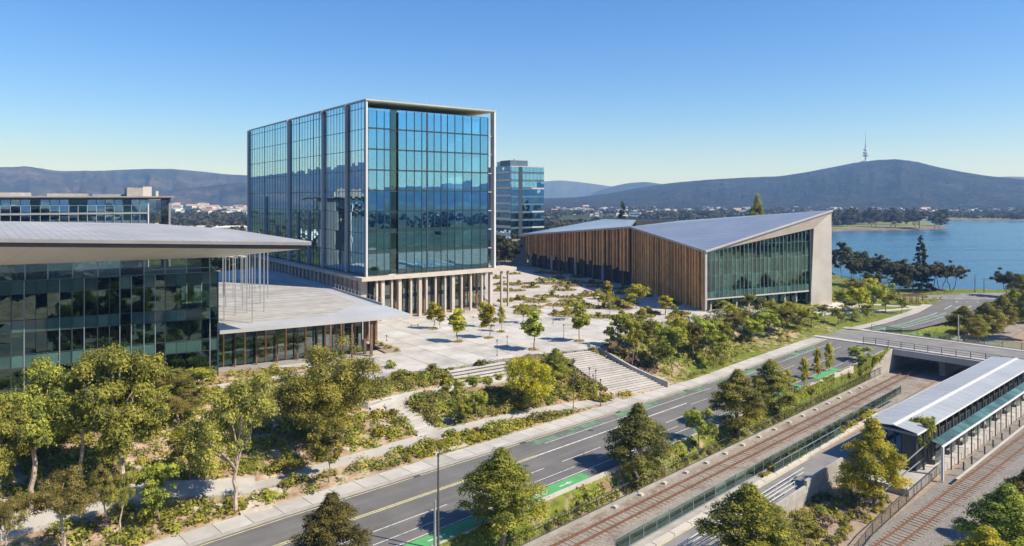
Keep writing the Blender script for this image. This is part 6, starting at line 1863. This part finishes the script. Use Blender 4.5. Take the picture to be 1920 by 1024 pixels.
for k in range(16):
    s = 80 + k * 2.0; p = V3(s, -38.7 + rs.uniform(-.3, .3), -6.05); put(T['bushY' if k % 3 else 'bushL'], p, None, None, None, 'yellow shrub in the strip behind the glass fence', 'shrub', 'yellow shrubs behind the glass fence', None, rs.uniform(.35, .7))
for k in range(10):
    s = rs.uniform(60, 80); p = V3(s, rs.uniform(-32.5, -27.5), TRK - .1); put(T[rs.choice(['bushD', 'bushO', 'bushM'])], p, None, None, None, 'low dry shrub below the ramp wall', 'shrub', 'shrubs below the ramp wall', None, rs.uniform(.5, 1.1))
for k in range(8):
    f = rs.random(); p = P(700, 645, .1).lerp(P(745, 659, .1), f) + Vector((rs.uniform(-.8, .8), rs.uniform(-.6, .6), 0))
    put(T[rs.choice(['bushG', 'bushY', 'bushD'])], p, None, None, None, 'low shrub in the brown planter beside the canopy columns', 'shrub', 'shrubs in the brown planter', None, rs.uniform(.4, .7))
put(T['bushG'], P(736, 690, 0), None, None, None, 'lone green shrub on the open paving near the canopy', 'shrub', None, None, 1.1)
for px, py in [(1082, 728), (1092, 734), (1100, 730), (1110, 736), (1088, 740), (1104, 742)]:
    p = G(px, py); put(T['bushD'], p + Vector((0, 0, .2)), None, None, None, 'dark green clump beside the poles on the stair landing', 'shrub', 'clump on the stair landing', None, 1.2)
for px, py in [(1112, 752), (1122, 755), (1132, 756), (1142, 753), (1128, 750)]:
    p = G(px, py); put(T['bushY'], p + Vector((0, 0, .05)), None, None, None, 'yellow green shrub in the kerb bed at the foot of the stair', 'shrub', 'shrubs at the foot of the stair', None, .85)
for px, py in [(846, 722), (860, 726), (872, 719), (888, 724), (905, 716), (918, 720), (932, 712), (1062, 700), (1078, 715), (1095, 728), (1070, 690), (1110, 742)]:
    p = G(px, py); put(T[rs.choice(['bushG', 'bushD', 'bushO'])], p - Vector((0, 0, .08)), None, None, None, 'green shrub partly hiding the pale steps', 'shrub', 'shrubs in front of the steps', None, rs.uniform(.8, 1.3))
for s_w, t_w, q in [(131, -48.6, 1.6), (134, -48.5, 1.3), (137.5, -48.45, 1.5), (141, -48.3, 1.2), (127, -48.6, 1.3)]:
    put(T['bushG' if q > 1.3 else 'bushD'], V3(s_w, t_w, -5.6 if s_w < 137 else -4.6), None, None, None, 'green shrub at the bridge wing wall', 'shrub', 'shrubs at the bridge wing wall', None, q)
# plaza beds with winding paving between them
rb2 = random.Random(12)
beds = []
tries = 0
while len(beds) < 46 and tries < 4000:
    tries += 1
    py = 506 + (rb2.random() ** 1.25) * 92; px = rb2.uniform(930, 1290)
    if px > 1000 + (py - 500) * 3.4 + 40: continue
    if py > 575 and px < 985: continue
    if any(abs(px - a) < 24 and abs(py - b_) < 6 for a, b_ in beds): continue
    c = P(px, py, 0)
    if not in_poly(c, plaza_poly) or in_poly(c, foot_wb): continue
    beds.append((px, py))
gcv = []; gct = []
rng1 = np.random.default_rng(77)
for px, py in beds:
    c = P(px, py, 0); rx = rb2.uniform(2.0, 4.2); ry = rb2.uniform(1.6, 3.4)
    bed(px, py, rx, ry, 0.0, 'planting_bed')
    for k in range(1 + len(gcv) % 2):
        a = rb2.random() * 6.28; q = rb2.random() ** .5 * .8
        put(T[rb2.choice(['bushG', 'bushO', 'bushY', 'bushD', 'bushL', 'bushM'])], (c.x + rx * q * math.cos(a), c.y + ry * q * math.sin(a), 0.08), None, None, None, 'shrub in the winding beds between the tower and the hall', 'shrub', 'shrubs in the winding plaza beds', None, rb2.uniform(.6, 1.35))
    n = 150
    a = rng1.random(n) * 6.28; q = rng1.random(n) ** .5 * .95
    cc = np.stack([c.x + rx * q * np.cos(a), c.y + ry * q * np.sin(a), 0.2 + rng1.random(n) * .15], 1)
    nn = rng1.normal(size=(n, 3)) * .5 + np.array([0, 0, .8]); nn /= np.linalg.norm(nn, axis=1)[:, None]
    gcv.append(leaf_arrays(cc, nn, .22 + .25 * rng1.random(n), rng1)); gct.append(rng1.random(n) * .8 + .1)
for px, py in [(814, 617), (859, 641), (917, 634), (1000, 656), (1086, 640), (940, 622), (905, 613)]:
    bed(px, py, 0.95, 0.95, 0.0, 'tree_pit', 'soil', 12, 0, .07)
    c = P(px, py, 0); n = 40; a = rng1.random(n) * 6.28; q = rng1.random(n) ** .5 * .9
    cc = np.stack([c.x + q * np.cos(a), c.y + q * np.sin(a), .1 + rng1.random(n) * .15], 1)
    nn = rng1.normal(size=(n, 3)) * .5 + np.array([0, 0, .8]); nn /= np.linalg.norm(nn, axis=1)[:, None]
    gcv.append(leaf_arrays(cc, nn, .14 + .1 * rng1.random(n), rng1)); gct.append(rng1.random(n) * .6 + .4)
# tufts and ground cover over the slopes
N = 52000
s_ = rng1.uniform(15, 165, N); t_ = rng1.uniform(-106, -66.2, N)
x_, y_ = UX * s_ + NX * t_, UY * s_ + NY * t_
den = fbm(x_ / 3.2, y_ / 3.2, 3, 41) + 0.5 * (fbm(x_ / 11, y_ / 11, 2, 43) - .5)
ok = (den > 0.50 - 0.06 * (s_ > 95)) & (t_ < tL(s_) - FW - .3)
x_, y_, den = x_[ok], y_[ok], den[ok]
keep = np.array([not blocked(a, b_) for a, b_ in zip(x_, y_)])
x_, y_, den = x_[keep], y_[keep], den[keep]; n = len(x_)
z_ = ground(x_, y_) + rng1.random(n) * .28 * np.clip((den - .45) * 6, .3, 1.4)
nn = rng1.normal(size=(n, 3)) * .55 + np.array([0, 0, .8]); nn /= np.linalg.norm(nn, axis=1)[:, None]
gcv.append(leaf_arrays(np.stack([x_, y_, z_], 1), nn, .10 + .2 * rng1.random(n), rng1))
gct.append(np.clip(fbm(x_ / 4, y_ / 4, 3, 61) * 1.5 - .25 + .25 * rng1.normal(size=n), 0, 1))
o = bpy.data.objects.new('ground_cover', quads_mesh('ground_cover', np.concatenate(gcv), np.concatenate(gct), M['grass'])); col.objects.link(o); tag(o, kind='stuff')
# undergrowth: low mounded bushes grown into one another, nobody could count them
def undergrowth(name, n, s0, s1, t0, t1, mat, r=(.35, .85), per=60, seed=1, thr=.48):
    rg = np.random.default_rng(seed)
    ss, tt = rg.uniform(s0, s1, n * 6), rg.uniform(t0, t1, n * 6)
    xx, yy = UX * ss + NX * tt, UY * ss + NY * tt
    ok_ = (fbm(xx / 7, yy / 7, 2, seed + 50) > thr) & (tt < tL(ss) - FW - .5)
    xx, yy = xx[ok_], yy[ok_]
    kp = [i for i in range(len(xx)) if not blocked(xx[i], yy[i])][:n]
    xx, yy = xx[kp], yy[kp]; rr = rg.uniform(*r, len(xx))
    C_ = np.stack([xx, yy, ground(xx, yy) + rr * .25], 1)
    v_, ti = clump_leaves(rg, C_, rr, len(xx) * per, .15, up=.45, flat=.75)
    o = bpy.data.objects.new(name, quads_mesh(name, v_, ti, M[mat])); col.objects.link(o); tag(o, kind='stuff')
undergrowth('undergrowth', 640, 10, 66, -104, -68, 'lf_euc', (.4, 1.2), 80, 1, .36)
undergrowth('undergrowth', 380, 10, 70, -104, -66.5, 'grass', (.35, .9), 70, 2, .42)
undergrowth('undergrowth', 360, 52, 86, -98, -67, 'lf_willow', (.4, 1.1), 70, 3, .38)
undergrowth('undergrowth', 150, 50, 98, -72, -66.3, 'lf_yellow', (.3, .65), 50, 8, .40)
undergrowth('undergrowth', 170, 76, 101, -86, -70, 'lf_mauve', (.4, .9), 70, 4, .40)
undergrowth('undergrowth', 110, 74, 104, -90, -67, 'lf_euc', (.4, .9), 70, 5, .42)
undergrowth('undergrowth', 70, 100, 160, -96, -63, 'lf_green', (.4, 1.1), 70, 6, .46)
undergrowth('undergrowth', 160, 112, 155, -92, -76, 'lf_white', (.4, .9), 60, 7, .44)
undergrowth('undergrowth', 160, 170, 240, -90, -60, 'lf_green', (.4, 1.0), 50, 9, .5)
# dry low cover below the ramp wall and beside the right hand track
def cover_flat(name, n, poly_st, z, mat, r, per, seed):
    rg = np.random.default_rng(seed); C_ = []; R_ = []
    while len(C_) < n:
        s, t = rg.uniform(min(p[0] for p in poly_st), max(p[0] for p in poly_st)), rg.uniform(min(p[1] for p in poly_st), max(p[1] for p in poly_st))
        if not in_poly((s, t), poly_st): continue
        x, y = xy(s, t); q = rg.uniform(*r); C_.append((x, y, z + q * .2)); R_.append(q)
    v_, ti = clump_leaves(rg, np.array(C_), np.array(R_), n * per, .13, up=.45, flat=.7)
    o = bpy.data.objects.new(name, quads_mesh(name, v_, ti, M[mat])); col.objects.link(o); tag(o, kind='stuff')
cover_flat('dry_cover', 130, [(62, -33), (86, -33), (88, -29), (84, -26.8), (62, -27.5)], TRK - .15, 'lf_olive', (.3, .75), 70, 201)
cover_flat('dry_cover', 60, [(62, -33), (86, -33), (88, -29), (84, -26.8), (62, -27.5)], TRK - .15, 'grass', (.25, .6), 60, 202)
cover_flat('verge_cover', 110, [(46, -49.6), (128, -49.6), (128, -48.1), (46, -48.1)], -6.9, 'lf_green', (.25, .6), 60, 203)
cover_flat('verge_cover', 90, [(46, -49.6), (128, -49.6), (128, -48.1), (46, -48.1)], -6.9, 'grass', (.25, .5), 60, 204)
cover_flat('strip_cover', 90, [(76, -39.0), (112, -39.0), (112, -38.2), (76, -38.2)], -6.0, 'lf_yellow', (.2, .45), 50, 205)
# verge grass
N = 9000
s_ = rng1.uniform(40, 145, N); f_ = rng1.random(N); tr1 = tR(s_) + .3; t_ = tr1 + (-47.85 - tr1) * f_
ok = (t_ < -47.8) & (fbm(s_ / 3, t_ / 1.5, 2, 4) > .45)
s_, t_ = s_[ok], t_[ok]; n = len(s_)
z_ = np.array([vz(a, b_) for a, b_ in zip(s_, t_)]) + .05 + rng1.random(n) * .2
nn = rng1.normal(size=(n, 3)) * .5 + np.array([0, 0, .8]); nn /= np.linalg.norm(nn, axis=1)[:, None]
o = bpy.data.objects.new('verge_grass', quads_mesh('verge_grass', leaf_arrays(np.stack([UX * s_ + NX * t_, UY * s_ + NY * t_, z_], 1), nn, .10 + .14 * rng1.random(n), rng1), np.clip(.45 + .3 * rng1.normal(size=n), 0, 1), M['grass'])); col.objects.link(o); tag(o, kind='stuff')

# ---- far woods: one mass, too many and too far to tell apart
rngF = np.random.default_rng(5)
pts = []
lake_np = lake
def add_wood(n, a0_, a1_, d0, d1, thr, h=(7, 13), lum=0.0):
    k = 0; tries = 0
    while k < n and tries < n * 12:
        tries += 1
        a = math.radians(rngF.uniform(a0_, a1_)); d = math.exp(rngF.uniform(math.log(d0), math.log(d1)))
        x, y = d * math.sin(a), d * math.cos(a)
        if y < 352 and -170 < x < 245 and y > 10: continue
        if in_poly((x, y), lake_np): continue
        if float(fbm(x / 160, y / 160, 3, 3)) < thr: continue
        pts.append((x, y, rngF.uniform(*h), lum)); k += 1
add_wood(1500, -3, 24, 380, 1000, .40)
add_wood(900, 22, 45, 900, 1700, .30)
add_wood(2000, -5, 45, 1000, 2300, .42)
add_wood(700, -36, -14, 360, 1900, .47)
add_wood(700, -36, -10, 1000, 3200, .44)
add_wood(500, 45, 100, 150, 1200, .40)
add_wood(1500, 100, 235, 70, 1100, .34)
add_wood(900, -125, -36, 220, 1600, .45)
A_ = np.array(pts); nT = len(A_); per = 26
base_ = np.repeat(A_, per, 0); n = len(base_)
d = rngF.normal(size=(n, 3)); d /= np.linalg.norm(d, axis=1)[:, None]; d[:, 2] = np.abs(d[:, 2]) * 1.0 - .25
hh = base_[:, 2]
ofs = np.repeat(rngF.random(nT), per)
c = np.stack([base_[:, 0] + d[:, 0] * hh * .52, base_[:, 1] + d[:, 1] * hh * .52, -9 + hh * .52 + d[:, 2] * hh * .45], 1)
nr = d + rngF.normal(size=(n, 3)) * .35; nr /= np.linalg.norm(nr, axis=1)[:, None]
v = leaf_arrays(c, nr, hh * (.13 + .13 * rngF.random(n)), rngF, .8)
o = bpy.data.objects.new('far_wood', quads_mesh('far_wood', v, np.clip(.7 * ofs + .4 * rngF.random(n), 0, 1), M['lf_far'])); col.objects.link(o); tag(o, kind='stuff')

# ------------------------------------------------------------------ the far town
def town_proto(kind):
    r_ = bpy.data.objects.new('far_building', None); r_.empty_display_size = .3
    parts = []
    def pt(n, m, mat):
        o = bpy.data.objects.new(n, m.mesh('town_' + n + kind, mat)); o.parent = r_; parts.append(o)
    pt('body', MB().box((0, 0, .45), (1, 1, 1.1)), M['white_paint'])
    if kind == 'gable':
        m = MB(); m.add([(-.54, -.54, .98), (.54, -.54, .98), (.54, .54, .98), (-.54, .54, .98), (-.54, 0, 1.4), (.54, 0, 1.4)], [(0, 1, 5, 4), (2, 3, 4, 5), (1, 2, 5), (3, 0, 4), (3, 2, 1, 0)]); pt('roof', m, M['terracotta'])
    else:
        pt('roof', MB().box((0, 0, 1.04), (1.03, 1.03, .08)), M['far_roof'])
    for s in (-1, 1):
        pt('window', MB().box((0, s * .5, .62), (.86, .02, .26)), M['blue_panel'])
        pt('window', MB().box((s * .5, 0, .62), (.02, .8, .26)), M['blue_panel'])
    return r_, parts
TP = {k: town_proto(k) for k in ('flat', 'gable')}
def town(kind, x, y, w_, d_, h, rz, label, group):
    r0, parts = TP[kind]; r_ = r0.copy(); col.objects.link(r_)
    for q in parts:
        c = q.copy(); c.parent = r_; col.objects.link(c)
    r_.location = (x, y, -9.0); r_.scale = (w_, d_, h); r_.rotation_euler = (0, 0, rz)
    tag(r_, label, 'building', group)
rt = random.Random(21)
for k in range(190):
    a = math.atan((rt.uniform(1022, 1925) - CX) / F); dd = rt.uniform(1500, 2500) if k % 3 else rt.uniform(1300, 1900)
    x, y = dd * math.tan(a), dd
    if in_poly((x, y), lake): continue
    town('gable' if k % 7 == 0 else 'flat', x, y, rt.uniform(6, 24), rt.uniform(6, 11), rt.uniform(4, 9), rt.uniform(-.5, .5), 'small pale building in the far town below the mountain', 'buildings of the far town')
for k in range(60):
    a = math.atan((rt.uniform(318, 468) - CX) / F); dd = rt.uniform(1300, 2900)
    town(rt.choice(['flat', 'flat', 'gable']), dd * math.tan(a), dd, rt.uniform(12, 28), rt.uniform(10, 16), rt.uniform(7, 14), rt.uniform(-.6, .6), 'small pale house in the suburb left of the tower', 'houses in the left suburb')
for px, dd, w_, d_, h, rz, lb in [(352, 560, 40, 14, 9, -.1, 'dark flat roofed building just past the long office'), (405, 640, 46, 16, 9, .05, 'long pale flat roofed building with blue glazing left of the tower'), (450, 600, 40, 18, 10, .15, 'pale curved front commercial building beside the tower edge'), (372, 470, 26, 14, 7, -.2, 'low white roofed shed in the left middle distance'), (415, 450, 30, 12, 7, .1, 'low dark glazed shed in the left middle distance'), (452, 410, 30, 20, 9, .2, 'white walled building at the foot of the tower left edge'), (335, 500, 16, 14, 8, 0, 'small pale building behind the flying roof')]:
    p = PD(px, 0, dd); town('flat', p.x, p.y, w_, d_, h, rz, lb, None)
for k in range(5):
    p = PD(958 + 14 * k, 0, 620 + 120 * k); town('flat', p.x, p.y, 26, 14, 6, .1, 'low pale shed beyond the office block', 'sheds beyond the office block')
for k in range(46):
    a = R(rt.uniform(-118, -40)); dd = rt.uniform(210, 900)
    town('flat' if k % 3 else 'gable', dd * math.sin(a), dd * math.cos(a), rt.uniform(14, 40), rt.uniform(12, 22), rt.uniform(6, 13), rt.uniform(-.6, .6), 'suburban building beyond the left side', 'buildings beyond the left side')

# ------------------------------------------------------------------ poles and small things
def pole(name, label, base_, h, r_=0.07, mat='steel', head=None, cat='lamp post', group=None, arm=0.0, adir=(1, 0)):
    e = empty(name, base_, label, cat, group)
    MB().tube([Vector(base_) - Vector((0, 0, .1)), Vector(base_) + Vector((0, 0, h * .5)), Vector(base_) + Vector((0, 0, h))], [r_, r_ * .85, r_ * .65], 8).build('shaft', M[mat], e)
    sh = e.children[0]
    MB().tube([Vector(base_) - Vector((0, 0, .1)), Vector(base_) + Vector((0, 0, .35))], [r_ * 1.7, r_ * 1.5], 8).build('foot', M[mat], e)
    if arm:
        a = Vector(base_) + Vector((0, 0, h - .08)); b_ = a + Vector((adir[0] * arm, adir[1] * arm, .12))
        MB().bar(a, b_, .08, .07).build('arm', M[mat], sh)
        MB().bar(b_ - Vector((adir[0] * .1, adir[1] * .1, 0)), b_ + Vector((adir[0] * .55, adir[1] * .55, .02)), .22, .09).build('lamp_head', M[mat], sh)
    elif head:
        ubox('lamp_head', M[mat], sh, Vector(base_) + Vector((0, 0, h + .1)), (.2, .2, .28))
    return e
b = V3(37.8, -49.3, -6.0); pole('street_lamp', 'tall dark pole by the road at the bottom edge', b, CZ - (855 - HY) * b.y / F + 6.0, .11, 'steel', True)
b2p = V3(37.2, -49.0, -6.0); pole('sign_post', 'shorter grey post beside the tall dark pole', b2p, CZ - (938 - HY) * b2p.y / F + 6.0, .14, 'galv', None, 'post')
b = V3(71, -49.3, -5.9); pole('sign_post', 'twin grey post on the verge by the cycle lane wall', b, 3.9, .09, 'galv', None, 'post')
for px, py, h in [(1828, 549, 5.6), (1845, 549, 4.4)]:
    p = G(px, py); pole('street_lamp', 'lamp post at the lake edge, taller with a short arm' if px < 1835 else 'lamp post at the lake edge, shorter and thinner', p, h, .12, 'steel', True, arm=.5 if px < 1835 else 0)
p = V3(162.9, -36, -2.9); pole('flag_pole', 'white pole rising from the far side of the bridge', P(1797, 640, -2.9), 5.3, .10, 'white_metal', None, 'pole')
for px, py, tp_y in [(1075, 768, 676), (1105, 735, 692), (1117, 735, 697), (1112, 752, 706), (1126, 762, 714), (1074, 740, 690)]:
    p = G(px, py); pole('lamp_post', 'thin dark pole in the cluster beside the wide stair', p, (py - tp_y) * p.y / F, .055, 'steel', True, group='poles beside the wide stair')
for px, py, tp_y in [(1037, 607, 577), (1057, 636, 611), (951, 650, 632), (932, 668, 640), (700, 712, 690), (725, 640, 632), (790, 722, 700), (1143, 600, 575), (1010, 590, 570)]:
    p = P(px, py, 0) if py < 690 else G(px, py); pole('bollard_light', 'slim bollard light on the plaza', p, max(.9, (py - tp_y) * p.y / F), .05, 'steel', True, group='bollard lights on the plaza')
for px, py in [(1155, 748), (1160, 746), (1136, 735)]:
    p = G(px, py); pole('handrail_post', 'short handrail post at the foot of the stair', p, 1.1, .04, 'steel', None, 'post', 'handrail posts at the stair foot')
for k in range(9):
    f = k / 8; p = P(845, 700, -1).lerp(P(944, 686, -1), f); p.z = -1.6; pole('handrail_post', 'dark post along the seating steps', p, 1.9, .035, 'steel', None, 'post', 'posts along the seating steps')
# benches on the plaza
def bench(px, py, rz, label):
    c = P(px, py, 0); e = empty('bench', c, label, 'bench', None)
    for k in range(3): ubox('seat_slat', M['timber'], e, c + Vector((0.14 * (k - 1) * -math.sin(rz), 0.14 * (k - 1) * math.cos(rz), .45)), (1.9, .11, .05), rz)
    for s in (-.7, .7): ubox('leg', M['concrete'], e, c + Vector((s * math.cos(rz), s * math.sin(rz), .21)), (.12, .4, .42), rz)
bench(778, 611, .5, 'timber bench below the canopy tip')
bench(893, 596, .5, 'timber bench close to the podium columns')
# lakeside pergola frame
pg = empty('pergola', RZ(1712, 572), 'dark timber pergola frame beside the path before the lakeside park', 'pergola')
pa, pb_ = RZ(1694, 573), RZ(1730, 570)
for k in range(4):
    p = pa.lerp(pb_, k / 3)
    for o_ in (0, 2.2): ubox('post', M['timber_dark'], pg, p + Vector((0, o_, 1.2)), (.18, .18, 2.6))
for o_ in (0, 2.2): MB().bar(pa + Vector((-.5, o_, 2.5)), pb_ + Vector((.5, o_, 2.5)), .16, .2).build('beam', M['timber_dark'], pg)
for k in range(9):
    p = pa.lerp(pb_, k / 8); MB().bar(p + Vector((0, -.4, 2.66)), p + Vector((0, 2.6, 2.66)), .12, .12).build('rafter', M['timber_dark'], pg)
fence('park_fence', 'low dark rail fence under the lakeside trees', [G(1710, 553, .0), G(1745, 552, .0), G(1783, 551.5, .0)], .9, 2.6, .1, (1.0, .5), 'none', 'timber_dark')
# stones on the sandy slope
for k in range(40):
    s = rs.uniform(22, 64); t = rs.uniform(-88, -68.5)
    x, y = xy(s, t)
    if blocked(x, y): continue
    w_ = rs.uniform(.35, 1.1); m = MB(); n = 7; z = gz(x, y)
    m.prism([(x + w_ * (.7 + .3 * rs.random()) * math.cos(i * 6.283 / n), y + w_ * .7 * (.7 + .3 * rs.random()) * math.sin(i * 6.283 / n)) for i in range(n)], z - .3, z + rs.uniform(.08, .3))
    tag(m.build('boulder', M['rock']), 'pale flat sandstone boulder on the sandy slope', 'boulder', 'boulders on the sandy slope')

# ------------------------------------------------------------------ air
hz = newmat('haze_air'); hm, hnt, hn_, hl_, hb_ = hz
hn_.remove(hb_)
pv = hn_.new('ShaderNodeVolumePrincipled')
pv.inputs['Color'].default_value = (0.25, 0.49, 1.0, 1)
pv.inputs['Density'].default_value = HAZE
pv.inputs['Absorption Color'].default_value = (1, 1, 1, 1)
pv.inputs['Anisotropy'].default_value = 0.1
hl_.new(pv.outputs[0], hn_['Material Output'].inputs['Volume'])
o = MB().box((0, 0, 255), (16200, 16200, 532)).build('haze', hm)
tag(o, kind='stuff')

# drain grates and manhole covers
for k, s_d in enumerate((46, 62, 81, 98, 116, 133)):
    c = V3(s_d, float(tL(s_d)) + .35, zr(s_d) + .012); e = ubox('drain_grate', M['steel'], None, c, (.9, .45, .02), math.atan2(UY, UX)); tag(e, 'dark drain grate in the gutter of the road', 'drain', 'drain grates along the gutter')
for k, (s_d, f_d) in enumerate(((57, .45), (88, .66), (105, .30), (72, .22))):
    t_d = float(tL(s_d)) + (float(tR(s_d)) - float(tL(s_d))) * f_d; c = V3(s_d, t_d, zr(s_d))
    tag(MB().prism([(c.x + .38 * math.cos(i * .628), c.y + .38 * math.sin(i * .628)) for i in range(10)], c.z + .002, c.z + .014).build('manhole_cover', M['steel']), 'round dark manhole cover in the asphalt', 'manhole cover', 'manhole covers in the road')
